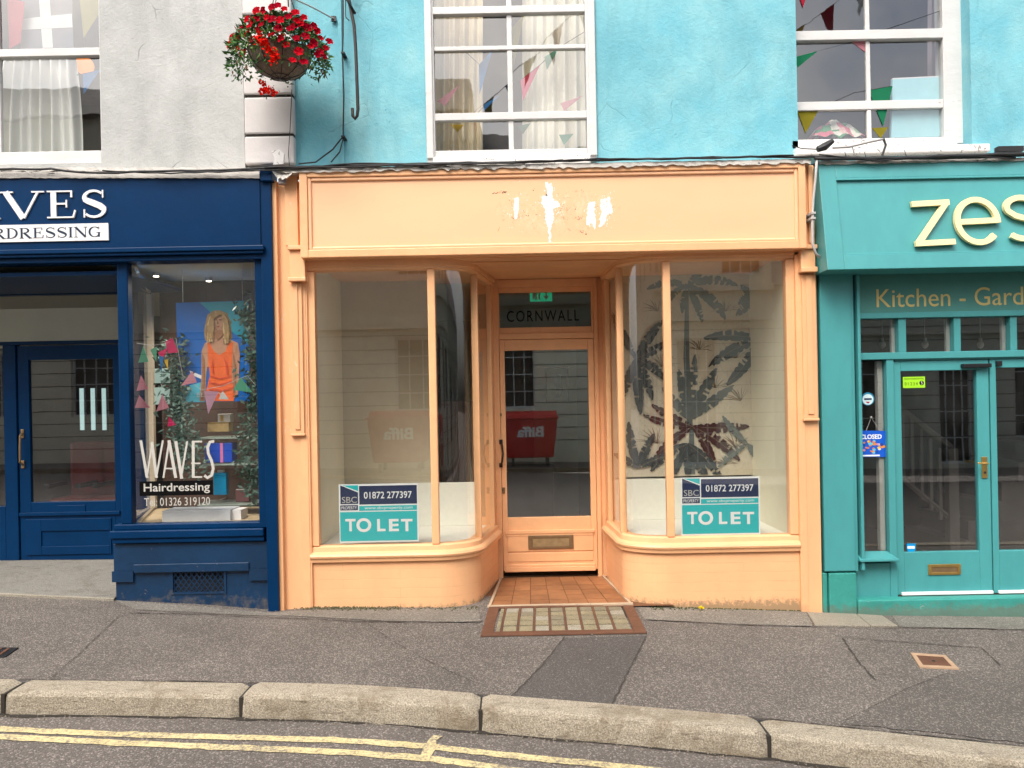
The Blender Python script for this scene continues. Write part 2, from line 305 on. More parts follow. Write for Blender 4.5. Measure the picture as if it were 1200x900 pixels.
# ---------------------------------------------------------------- objects
def link(o, parent=None):
    COL.objects.link(o)
    if parent is not None:
        o.parent = parent
        o.matrix_parent_inverse = Matrix.Translation(-Vector(parent['_o'])) if '_o' in parent else Matrix.Identity(4)
    return o
def tag(o, label=None, cat=None, group=None, kind=None):
    if label: o['label'] = label
    if cat: o['category'] = cat
    if group: o['group'] = group
    if kind: o['kind'] = kind
    return o
ORIG = {}
def thing(name, label, cat, loc=(0, 0, 0), group=None):
    o = bpy.data.objects.new(name, None); o.location = loc; o.empty_display_size = 0.1
    COL.objects.link(o); tag(o, label, cat, group); ORIG[o.name] = Vector(loc); return o
class MB:
    def __init__(s): s.v = []; s.f = []; s.mi = []; s.cur = 0
    def add(s, vs, fs):
        n = len(s.v); s.v += [tuple(v) for v in vs]; s.f += [tuple(n + i for i in f) for f in fs]; s.mi += [s.cur] * len(fs); return s
    def box(s, xa, xb, ya, yb, za, zb):
        if xa > xb: xa, xb = xb, xa
        if ya > yb: ya, yb = yb, ya
        if za > zb: za, zb = zb, za
        return s.add([(xa, ya, za), (xb, ya, za), (xb, yb, za), (xa, yb, za), (xa, ya, zb), (xb, ya, zb), (xb, yb, zb), (xa, yb, zb)],
              [(0, 3, 2, 1), (4, 5, 6, 7), (0, 1, 5, 4), (1, 2, 6, 5), (2, 3, 7, 6), (3, 0, 4, 7)])
    def pbox(s, x0, y0, x1, y1, yf, yb):
        a, b, c, d = RC(x0, y0, x1, y1, yf); return s.box(a, b, yf, yb, c, d)
    def frame(s, O, I, yf, yb):                       # O, I = (xa, xb, za, zb)
        s.box(O[0], I[0], yf, yb, O[2], O[3]); s.box(I[1], O[1], yf, yb, O[2], O[3])
        s.box(I[0], I[1], yf, yb, O[2], I[2]); s.box(I[0], I[1], yf, yb, I[3], O[3]); return s
    def pframe(s, o, i, yf, yb): return s.frame(RC(*o, yf), RC(*i, yf), yf, yb)
    def slope_frame(s, O, I, yo, yi):                 # bevelled moulding going from outer rect at depth yo to inner rect at depth yi
        vs = [(O[0], yo, O[2]), (O[1], yo, O[2]), (O[1], yo, O[3]), (O[0], yo, O[3]), (I[0], yi, I[2]), (I[1], yi, I[2]), (I[1], yi, I[3]), (I[0], yi, I[3])]
        return s.add(vs, [(0, 1, 5, 4), (1, 2, 6, 5), (2, 3, 7, 6), (3, 0, 4, 7)])
    def poly(s, pts, yf, yb):                         # pts (x,z) outline extruded along y
        n = len(pts)
        ar = sum(pts[i][0] * pts[(i + 1) % n][1] - pts[(i + 1) % n][0] * pts[i][1] for i in range(n))
        if ar < 0: pts = pts[::-1]
        vs = [(x, yf, z) for x, z in pts] + [(x, yb, z) for x, z in pts]
        return s.add(vs, [tuple(range(n)), tuple(range(2 * n - 1, n - 1, -1))] + [(i, n + i, n + (i + 1) % n, (i + 1) % n) for i in range(n)])
    def ppoly(s, pts, yf, yb=None, th=0.001):
        return s.poly([(P(x, y, yf).x, P(x, y, yf).z) for x, y in pts], yf, yf + th if yb is None else yb)
    def flat(s, pts, y):
        n = len(pts); return s.add([(x, y, z) for x, z in pts], [tuple(range(n))])
    def pflat(s, pts, y): return s.flat([(P(a, b, y).x, P(a, b, y).z) for a, b in pts], y)
    def tube(s, pts, r, n=6, closed=False):
        pts = [Vector(p) for p in pts]; rr = r if isinstance(r, (list, tuple)) else [r] * len(pts)
        vs = []; up = None
        for i, p in enumerate(pts):
            t = (pts[min(i + 1, len(pts) - 1)] - pts[max(i - 1, 0)]).normalized()
            if up is None: up = Vector((0, 0, 1)) if abs(t.z) < 0.9 else Vector((1, 0, 0))
            a = t.cross(up).normalized(); b = a.cross(t).normalized(); up = b
            for k in range(n):
                an = 2 * PI * k / n; vs.append(p + (a * math.cos(an) + b * math.sin(an)) * rr[i])
        fs = []
        for i in range(len(pts) - 1):
            for k in range(n): fs.append((i * n + k, i * n + (k + 1) % n, (i + 1) * n + (k + 1) % n, (i + 1) * n + k))
        fs.append(tuple(range(n))[::-1]); m = (len(pts) - 1) * n; fs.append(tuple(range(m, m + n)))
        return s.add(vs, fs)
    def sphere(s, c, r, nu=10, nv=6, sc=(1, 1, 1)):
        c = Vector(c); vs = [c + Vector((0, 0, r * sc[2]))]
        for j in range(1, nv):
            ph = PI * j / nv
            for i in range(nu): th = 2 * PI * i / nu; vs.append(c + Vector((math.sin(ph) * math.cos(th) * r * sc[0], math.sin(ph) * math.sin(th) * r * sc[1], math.cos(ph) * r * sc[2])))
        vs.append(c - Vector((0, 0, r * sc[2]))); fs = []
        for i in range(nu): fs.append((0, 1 + i, 1 + (i + 1) % nu))
        for j in range(nv - 2):
            for i in range(nu): a = 1 + j * nu; fs.append((a + i, a + nu + i, a + nu + (i + 1) % nu, a + (i + 1) % nu))
        a = 1 + (nv - 2) * nu
        for i in range(nu): fs.append((len(vs) - 1, a + (i + 1) % nu, a + i))
        return s.add(vs, fs)
    def disc(s, c, r, yf, yb, n=20): return s.poly([(c[0] + r * math.cos(2 * PI * i / n), c[1] + r * math.sin(2 * PI * i / n)) for i in range(n)], yf, yb)
    def ribbon(s, pts, ws, yf, yb):                   # flat letter stroke in x/z, extruded
        pts = [Vector(p) for p in pts]; n = len(pts)
        if not isinstance(ws, (list, tuple)): ws = [ws] * n
        L, R = [], []
        for i, p in enumerate(pts):
            t = (pts[min(i + 1, n - 1)] - pts[max(i - 1, 0)]).normalized(); nn = Vector((-t.y, t.x))
            L.append(p + nn * ws[i] / 2); R.append(p - nn * ws[i] / 2)
        vs = []
        for i in range(n): vs += [(L[i].x, yf, L[i].y), (R[i].x, yf, R[i].y), (R[i].x, yb, R[i].y), (L[i].x, yb, L[i].y)]
        fs = [(3, 2, 1, 0)[::1], tuple(4 * (n - 1) + k for k in range(4))]
        for i in range(n - 1):
            for k in range(4): fs.append((4 * i + k, 4 * i + (k + 1) % 4, 4 * i + 4 + (k + 1) % 4, 4 * i + 4 + k))
        return s.add(vs, fs)
    def sweep(s, prof, path, sign):                   # prof [(out, z)], path [(x, y)], out = distance to the outer side
        n = len(path); m = len(prof); vs = []
        for i in range(n):
            a = Vector(path[max(i - 1, 0)]); b = Vector(path[min(i + 1, n - 1)]); t = (b - a).normalized()
            nn = Vector((t.y, -t.x)) * sign
            for o, z in prof: vs.append((path[i][0] + nn.x * o, path[i][1] + nn.y * o, z))
        fs = []
        for i in range(n - 1):
            for k in range(m): fs.append((i * m + k, (i + 1) * m + k, (i + 1) * m + (k + 1) % m, i * m + (k + 1) % m))
        fs.append(tuple(range(m))); fs.append(tuple(range((n - 1) * m, n * m))[::-1])
        return s.add(vs, fs)
    def build(s, name, mat, parent=None, bevel=0.0, smooth=False, kind=None, label=None):
        me = bpy.data.meshes.new(name); me.from_pydata(s.v, [], s.f)
        mats = mat if isinstance(mat, (list, tuple)) else [mat]
        for m in mats: me.materials.append(m)
        if len(mats) > 1: me.polygons.foreach_set('material_index', s.mi)
        bm = bmesh.new(); bm.from_mesh(me)
        bmesh.ops.recalc_face_normals(bm, faces=bm.faces); bm.to_mesh(me); bm.free()
        o = bpy.data.objects.new(name, me); COL.objects.link(o)
        if parent is not None:
            o.parent = parent; off = Vector(parent.location) if parent.type == 'EMPTY' else Vector((0, 0, 0))
            o.matrix_parent_inverse = Matrix.Translation(-off)
        if smooth:
            for p in me.polygons: p.use_smooth = True
        if bevel:
            b = o.modifiers.new('bevel', 'BEVEL'); b.width = bevel; b.segments = 2; b.limit_method = 'ANGLE'; b.angle_limit = math.radians(40)
        if kind: o['kind'] = kind
        if label: o['label'] = label
        return o
def copy_tree(src, parent=None):
    c = src.copy(); COL.objects.link(c)
    if parent is not None: c.parent = parent
    for ch in list(src.children): copy_tree(ch, c)
    return c
def text(st, rect, y, mat, parent, name='lettering', depth=0.0015, bold=0.0, space=1.0):
    cu = bpy.data.curves.new(name, 'FONT'); cu.body = st; cu.offset = bold; cu.space_character = space; cu.resolution_u = 4
    tmp = bpy.data.objects.new(name + '_tmp', cu); COL.objects.link(tmp)
    dg = bpy.context.evaluated_depsgraph_get(); me = bpy.data.meshes.new_from_object(tmp.evaluated_get(dg))
    bpy.data.objects.remove(tmp); bpy.data.curves.remove(cu)
    xs = [v.co.x for v in me.vertices]; ys = [v.co.y for v in me.vertices]
    x0, x1, y0, y1 = min(xs), max(xs), min(ys), max(ys); xa, xb, za, zb = rect
    for v in me.vertices: v.co = Vector((xa + (v.co.x - x0) / (x1 - x0) * (xb - xa), y, za + (v.co.y - y0) / (y1 - y0) * (zb - za)))
    if depth:
        bm = bmesh.new(); bm.from_mesh(me)
        r = bmesh.ops.extrude_face_region(bm, geom=bm.faces[:]); vs = [g for g in r['geom'] if isinstance(g, bmesh.types.BMVert)]
        bmesh.ops.translate(bm, verts=vs, vec=(0, -depth, 0)); bmesh.ops.recalc_face_normals(bm, faces=bm.faces); bm.to_mesh(me); bm.free()
    me.materials.clear(); me.materials.append(mat); me.name = name
    for p in me.polygons: p.use_smooth = False
    o = bpy.data.objects.new(name, me); COL.objects.link(o)
    if parent is not None:
        o.parent = parent; off = Vector(parent.location) if parent.type == 'EMPTY' else Vector((0, 0, 0))
        o.matrix_parent_inverse = Matrix.Translation(-off)
    return o

# ================================================================= GROUND
knots = [(-260, 686), (0, 697), (137, 703), (240, 708), (322, 715), (365, 712), (560, 712), (745, 711), (945, 717), (1005, 720), (1200, 722), (1500, 724)]
KX = [P(a, b, 0) for a, b in knots]
def g0(x):
    if x <= KX[0].x: return KX[0].z + (KX[0].x - x) * 0.03
    if x >= KX[-1].x: return KX[-1].z - (x - KX[-1].x) * 0.02
    for a, b in zip(KX, KX[1:]):
        if a.x <= x <= b.x: return a.z + (b.z - a.z) * (x - a.x) / (b.x - a.x)
def gz(x, y):
    k = min(1.0, max(0.0, -y / 0.5))
    lin = 0.03 - 0.031 * x if abs(x) < 6 else 0.03 - 0.031 * math.copysign(6, x)
    return g0(x) * (1 - k) + lin * k * 1.0 - 0.0 + 0.018 * min(0, y) * 1.0 - 0.02 * k
def G(px, py, fn=gz):
    u, v = UV(px, py); y = -1.5
    for _ in range(30):
        x = u * (CAMY + y) / F; z = fn(x, y); y = (CAMZ - z) * F / v - CAMY
    return Vector((u * (CAMY + y) / F, y, 0))
kb = [(-60, 797), (15, 797), (150, 798), (295, 801), (435, 804), (565, 815), (720, 827), (900, 843), (1060, 861), (1200, 875), (1300, 888)]
KB = [G(a, b) for a, b in kb]
def ky(x):
    if x <= KB[0].x: return KB[0].y
    if x >= KB[-1].x: return KB[-1].y + (x - KB[-1].x) * (-0.14)
    for a, b in zip(KB, KB[1:]):
        if a.x <= x <= b.x: return a.y + (b.y - a.y) * (x - a.x) / (b.x - a.x)
KW = 0.20; KH = 0.115
def rz(x, y):
    e = ky(x) - KW; d = max(0.0, e - y)
    return gz(x, e) - KH + 0.012 * min(d, 3.5) 
# smooth the kerb line a little
_ky = ky
def ky(x): return sum(_ky(x + d) for d in (-0.3, -0.15, 0, 0.15, 0.3)) / 5

def sheet(name, xs, tfun, nt_, zf, mat, kind='structure', parent=None):
    mb = MB(); vs = []; ny = nt_ + 1
    for x in xs:
        for j in range(ny): y = tfun(x, j / nt_); vs.append((x, y, zf(x, y)))
    fs = []
    for i in range(len(xs) - 1):
        for j in range(ny - 1): fs.append((i * ny + j, (i + 1) * ny + j, (i + 1) * ny + j + 1, i * ny + j + 1))
    mb.add(vs, fs); return mb.build(name, mat, parent, kind=kind)
def lin(a, b, n): return [a + (b - a) * i / (n - 1) for i in range(n)]
xs_far = [-40, -25, -15, -10, -8] + lin(-7, 7, 113) + [8, 10, 15, 25, 40]
pavement = sheet('pavement', xs_far, lambda x, t: 0.35 + (ky(x) - 0.004 - 0.35) * t, 24, gz, M_pav)
OPP = -10.2
road = sheet('road', xs_far, lambda x, t: (ky(x) - KW + 0.03) + (OPP - (ky(x) - KW + 0.03)) * t ** 1.0, 40, rz, M_road)
fp = sheet('far_pavement', [-40, -20, -10, 0, 10, 20, 40], lambda x, t: OPP - 0.001 - 2.2 * t, 2, lambda x, y: rz(x, OPP) + 0.11, M_pav)
ground = MB().add([(-300, -300, -3), (300, -300, -3), (300, 300, -3), (-300, 300, -3)], [(0, 1, 2, 3)]).build('ground', M_pav, kind='structure')

def drape(name, pts, zf, off, mat, parent, cuts=4, jit=0.0, pz=True):
    me = bpy.data.meshes.new(name); bm = bmesh.new()
    vs = [bm.verts.new((p[0], p[1], 0)) for p in pts]; f = bm.faces.new(vs)
    bmesh.ops.triangulate(bm, faces=[f])
    for _ in range(cuts):
        long = [e for e in bm.edges if e.calc_length() > 0.09]
        if not long: break
        bmesh.ops.subdivide_edges(bm, edges=long, cuts=1, use_grid_fill=False)
        bmesh.ops.triangulate(bm, faces=bm.faces[:])
    for v in bm.verts:
        if jit and v.is_boundary: v.co.x += random.uniform(-jit, jit); v.co.y += random.uniform(-jit, jit)
        v.co.z = zf(v.co.x, v.co.y) + off
    bmesh.ops.recalc_face_normals(bm, faces=bm.faces)
    bm.to_mesh(me); bm.free(); me.materials.append(mat)
    for p in me.polygons:
        pass
    o = bpy.data.objects.new(name, me); COL.objects.link(o)
    if parent: o.parent = parent
    return o
def groundpts(pp, fn=gz): return [G(a, b, fn) for a, b in pp]
def gribbon(name, pp, wd, fn, off, mat, parent, jit=0.0, dens=0.05):
    pts = [G(a, b, fn) for a, b in pp]; out = []
    for a, b in zip(pts, pts[1:]):
        n = max(1, int((b - a).length / dens))
        for i in range(n): out.append(a.lerp(b, i / n))
    out.append(pts[-1]); vs = []
    for i, p in enumerate(out):
        t = (out[min(i + 1, len(out) - 1)] - out[max(i - 1, 0)]).normalized(); nn = Vector((-t.y, t.x, 0))
        w1 = wd / 2 * (1 + random.uniform(-jit, jit)); w2 = wd / 2 * (1 + random.uniform(-jit, jit)); sh = nn * random.uniform(-jit, jit) * wd * 0.5
        for q in (p + nn * w1 + sh, p - nn * w2 + sh): vs.append((q.x, q.y, fn(q.x, q.y) + off))
    mb = MB().add(vs, [(2 * i, 2 * i + 1, 2 * i + 3, 2 * i + 2) for i in range(len(out) - 1)])
    return mb.build(name, mat, parent)
# paler apron along the shopfronts, asphalt patches, seams
drape('concrete_apron', groundpts([(136, 704), (322, 718), (560, 713), (564, 730), (450, 728), (330, 722), (160, 715)]), gz, 0.004, M_pavl, pavement, 6, 0.006)
drape('concrete_apron', groundpts([(744, 711), (945, 717), (952, 735), (850, 731), (757, 727)]), gz, 0.004, M_pavl, pavement, 6, 0.006)
drape('concrete_apron', groundpts([(1046, 722), (1260, 724), (1260, 741), (1180, 738), (1055, 735)]), gz, 0.004, M_pavl, pavement, 6, 0.006)
drape('asphalt_patch', groundpts([(662, 748), (757, 746), (717, 827), (600, 818)]), gz, 0.004, M_pavd, pavement, 6, 0.007)
M_pavm = asphalt('worn_asphalt_patch', (0.078, 0.067, 0.059), (0.28, 0.25, 0.22), 150, 0.22, pale=0.16)
drape('asphalt_patch', groundpts([(985, 848), (1067, 805), (1110, 790), (1260, 776), (1300, 872), (1195, 871)]), gz, 0.004, M_pavm, pavement, 6, 0.014)
for i, (pp, wd) in enumerate([([(150, 719), (250, 721), (330, 725), (420, 729), (540, 730), (566, 729)], 0.016), ([(757, 727), (800, 729), (870, 733), (950, 735)], 0.014),
        ([(952, 735), (1052, 736), (1130, 737), (1240, 740)], 0.010), ([(987, 748), (1005, 775), (1026, 798)], 0.012), ([(987, 748), (1060, 753), (1150, 760), (1172, 780)], 0.009),
        ([(662, 747), (635, 781), (598, 818)], 0.010), ([(757, 746), (738, 784), (717, 827)], 0.010), ([(425, 728), (460, 752), (500, 775), (555, 800)], 0.004),
        ([(60, 796), (95, 765), (140, 722)], 0.006), ([(985, 848), (1067, 806), (1110, 790)], 0.004)]):
    gribbon('asphalt_seam', pp, wd * .8, gz, 0.0068, M_seam, pavement, 0.9, 0.03)
# pale slabs under the right pilaster
for pp in ([(946, 719), (1003, 721), (1020, 735), (955, 734)], [(1004, 721), (1034, 723), (1052, 735), (1021, 735)]):
    q = groundpts(pp); mb = MB(); top = [(p.x, p.y, gz(p.x, p.y) + 0.013) for p in q]; bot = [(p.x, p.y, gz(p.x, p.y) - 0.02) for p in q]
    mb.add(top + bot, [(0, 1, 2, 3), (7, 6, 5, 4)] + [(i, 4 + i, 4 + (i + 1) % 4, (i + 1) % 4) for i in range(4)])
    mb.build('paving_slab', M_slab, pavement, 0.004)

# kerb: long granite stones, each its own part
kerb = bpy.data.objects.new('kerb', None); COL.objects.link(kerb); kerb['kind'] = 'structure'
jx = [-40, -12, -9.0, -6.2] + [G(a, b).x for a, b in ((18, 803), (283, 815), (563, 830), (897, 855))] + [4.6, 6.4, 9, 14, 40]
jx[3] = jx[4] - 1.55
for i in range(len(jx) - 1):
    a, b = jx[i] + 0.005, jx[i + 1] - 0.005
    n = max(3, int(min(b - a, 3) / 0.045)); vs = []; fs = []; rnd = random.Random(i)
    wob = rnd.uniform(-0.006, 0.006); hz = rnd.uniform(-0.006, 0.006)
    for k in range(n + 1):
        x = a + (b - a) * k / n; e = min(k, n - k) * (b - a) / n; rr = 0.020 * max(0, 1 - e / 0.05) ** 2
        yb = ky(x); zt = gz(x, yb) + 0.008 + hz; s1 = rnd.uniform(-0.006, 0.006); s2 = rnd.uniform(-0.005, 0.005)
        s3 = rnd.uniform(-0.003, 0.003)
        prof = [(0.0, -0.10), (0.0, -0.004 - rr), (0.006, 0.0 - rr), (0.09, 0.001 + s3 - rr), (0.163 + s1 * .6, -0.001 + s2 * .6 - rr), (0.179 + s1 * .6 - rr, -0.008 + s2 * .6 - rr), (0.188 + s2 * .6 - rr, -0.022 + s3 - rr), (0.194 + wob - rr + s3, -0.07), (KW + wob - rr, -0.20)]
        for d, z in prof: vs.append((x, yb - d, zt + z))
    m = 9
    for k in range(n):
        for q in range(m - 1): fs.append((k * m + q, (k + 1) * m + q, (k + 1) * m + q + 1, k * m + q + 1))
    fs.append(tuple(range(m))); fs.append(tuple(range(n * m, n * m + m))[::-1])
    ks = MB().add(vs, fs).build('kerb_stone', M_kerb, kerb, smooth=True); ks.data.set_sharp_from_angle(angle=math.radians(20))
# dirt in the kerb joints, along the gutter and behind
mb = MB()
for x in jx[2:-2]:
    y = ky(x); mb.box(x - 0.010, x + 0.010, y - KW + 0.02, y, gz(x, y) - 0.12, gz(x, y) - 0.012)
mb.build('joint_dirt', M_crack, kerb, kind='stuff')
xs = lin(-7, 7, 220); mb = MB(); vs = []
for x in xs:
    y = ky(x) - KW - 0.002; wv = 0.012 + random.uniform(-0.012, 0.012) + .010 * math.sin(x * 3.1) * math.sin(x * 7.7)
    vs += [(x, y + 0.02, rz(x, y) + 0.004), (x, y - wv, rz(x, y) + 0.004)]
mb.add(vs, [(2 * i, 2 * i + 1, 2 * i + 3, 2 * i + 2) for i in range(len(xs) - 1)]); mb.build('gutter_dirt', M_crack, road, kind='stuff')
mb = MB(); vs = []
for x in xs:
    y = ky(x); wv = 0.006 + random.uniform(-0.004, 0.009)
    vs += [(x, y - 0.004, gz(x, y) + 0.0085), (x, y + wv, gz(x, y) + 0.0045)]
mb.add(vs, [(2 * i, 2 * i + 1, 2 * i + 3, 2 * i + 2) for i in range(len(xs) - 1)]); mb.build('kerb_joint', M_crack, pavement)
# double yellow lines
gribbon('yellow_line', [(-120, 850), (0, 855), (133, 861), (400, 868), (497, 875), (617, 888), (720, 898), (830, 910)], 0.062, rz, 0.004, M_yel, road, 0.12)
gribbon('yellow_line', [(-120, 858), (0, 864), (133, 871), (400, 882), (497, 889), (560, 897), (660, 912)], 0.062, rz, 0.004, M_yel, road, 0.12)
gribbon('yellow_line', [(497, 888), (511, 863)], 0.05, rz, 0.0055, M_yel, road, 0.25)

# glazed pavement light set in the footway
pl = thing('pavement_light', 'rusty framed grid of small glass blocks set in the pavement at the orange doorstep', 'pavement light', tuple(P(655, 727, 0)))
pl.location = (0, 0, 0)
q = groundpts([(573, 713), (741, 709), (758, 743), (563, 747)])
def bil(q, s, t): a = q[0].lerp(q[1], s); b = q[3].lerp(q[2], s); return a.lerp(b, t)
def plate(mb, cs, z0, z1):
    vs = [(c.x, c.y, gz(c.x, c.y) + z1) for c in cs] + [(c.x, c.y, gz(c.x, c.y) + z0) for c in cs]
    mb.add(vs, [(0, 1, 2, 3), (7, 6, 5, 4)] + [(i, 4 + i, 4 + (i + 1) % 4, (i + 1) % 4) for i in range(4)])
mb = MB(); plate(mb, [bil(q, s, t) for s, t in ((0, 0), (1, 0), (1, 1), (0, 1))], -0.02, 0.004); mb.build('bed', M_crack, pl)
mb = MB()
for (s0, t0, s1, t1) in ((0, 0, 0.072, 1), (0.925, 0, 1, 1), (0.072, 0, 0.925, 0.05), (0.072, 0.90, 0.925, 1)):
    plate(mb, [bil(q, s, t) for s, t in ((s0, t0), (s1, t0), (s1, t1), (s0, t1))], 0.0, 0.014)
mb.build('frame', M_rust, pl, 0.003)
su = [0.078, 0.118] + [0.118 + 0.0995 * k for k in range(1, 9)]; su[-1] = 0.922
tu = lin(0.06, 0.895, 6)
mb = MB()
for s in su[1:-1]: plate(mb, [bil(q, s + a, t) for a, t in ((-0.006, 0.05), (0.006, 0.05), (0.006, 0.9), (-0.006, 0.9))], 0.0, 0.011)
mb.build('grid_bar', M_rust, pl)
for i in range(len(su) - 1):
    for j in range(5):
        mb = MB(); g = 0.009; h = 0.016
        plate(mb, [bil(q, s, t) for s, t in ((su[i] + g, tu[j] + h), (su[i + 1] - g, tu[j] + h), (su[i + 1] - g, tu[j + 1] - h), (su[i] + g, tu[j + 1] - h))], 0.0, 0.009 + random.uniform(-0.002, 0.002))
        mb.build('glass_block', M_gb[2] if (j == 4 and i in (3, 5, 7)) or random.random() < 0.08 else M_gb[random.choice((0, 0, 1))], pl, 0.002)
# covers
dc = thing('drain_cover', 'small square rusty cover with pale frame in the pavement before the teal cafe', 'drain cover')
q = groundpts([(1067, 766), (1108, 769), (1124, 785), (1078, 783)])
mb = MB()
for (s0, t0, s1, t1) in ((0, 0, 0.12, 1), (0.88, 0, 1, 1), (0.12, 0, 0.88, 0.15), (0.12, 0.85, 0.88, 1)):
    plate(mb, [bil(q, s, t) for s, t in ((s0, t0), (s1, t0), (s1, t1), (s0, t1))], 0.0, 0.008)
mb.build('frame', plain('tan_cover_frame', (0.42, 0.28, 0.18), 0.7, var=0.25), dc)
mb = MB(); plate(mb, [bil(q, s, t) for s, t in ((.12, .15), (.88, .15), (.88, .85), (.12, .85))], -0.01, 0.005); mb.build('lid', M_rust, dc)
c = bil(q, .5, .5); MB().sphere((c.x, c.y, gz(c.x, c.y) + 0.005), 0.012, sc=(1, 1, .4)).build('keyhole', M_crack, dc)
dc2 = thing('drain_cover', 'dark iron cover at the left edge of the pavement before the hair salon', 'drain cover')
q = groundpts([(-30, 759), (22, 760), (6, 771), (-45, 770)]); mb = MB(); plate(mb, q, -0.01, 0.007); mb.build('lid', M_black, dc2, 0.002)
mb = MB()
for k in range(5): s = 0.1 + k * 0.17; plate(mb, [bil(q, a, t) for a, t in ((s, .12), (s + .06, .12), (s + .06, .88), (s, .88))], 0.0, 0.010)
mb.build('tread_rib', M_rust, dc2)

# ================================================================= ORANGE SHOPFRONT
osf = thing('orange_shopfront', 'pastel orange painted empty shopfront with recessed central door and two curved windows', 'shopfront')
GY = 0.03
def xw(px, Y=0.0, py=470): return P(px, py, Y).x
xL, xLc = xw(372, GY), xw(508, GY); pL = (xw(558, 0.30), 0.30); jL = (xw(577, 0.92), 0.92)
xR, xRc = xw(922, GY), xw(783, GY); pR = (xw(728, 0.26), 0.26); jR = (xw(711, 0.92), 0.92)
def curve(x0, p, n=14, y0=GY): return [(x0 + (p[0] - x0) * math.sin(PI / 2 * i / n), y0 + (p[1] - y0) * (1 - math.cos(PI / 2 * i / n))) for i in range(n + 1)]
pathL = [(xL - 0.065, GY)] + curve(xLc, pL) + [jL]
pathR = [(xR + 0.065, GY)] + curve(xRc, pR) + [jR]
ZL = (P(440, 638, GY).z, P(440, 318, GY).z); ZR = (P(855, 627, GY).z, P(855, 306, GY).z)
SOF = P(640, 303, 0).z + 0.01
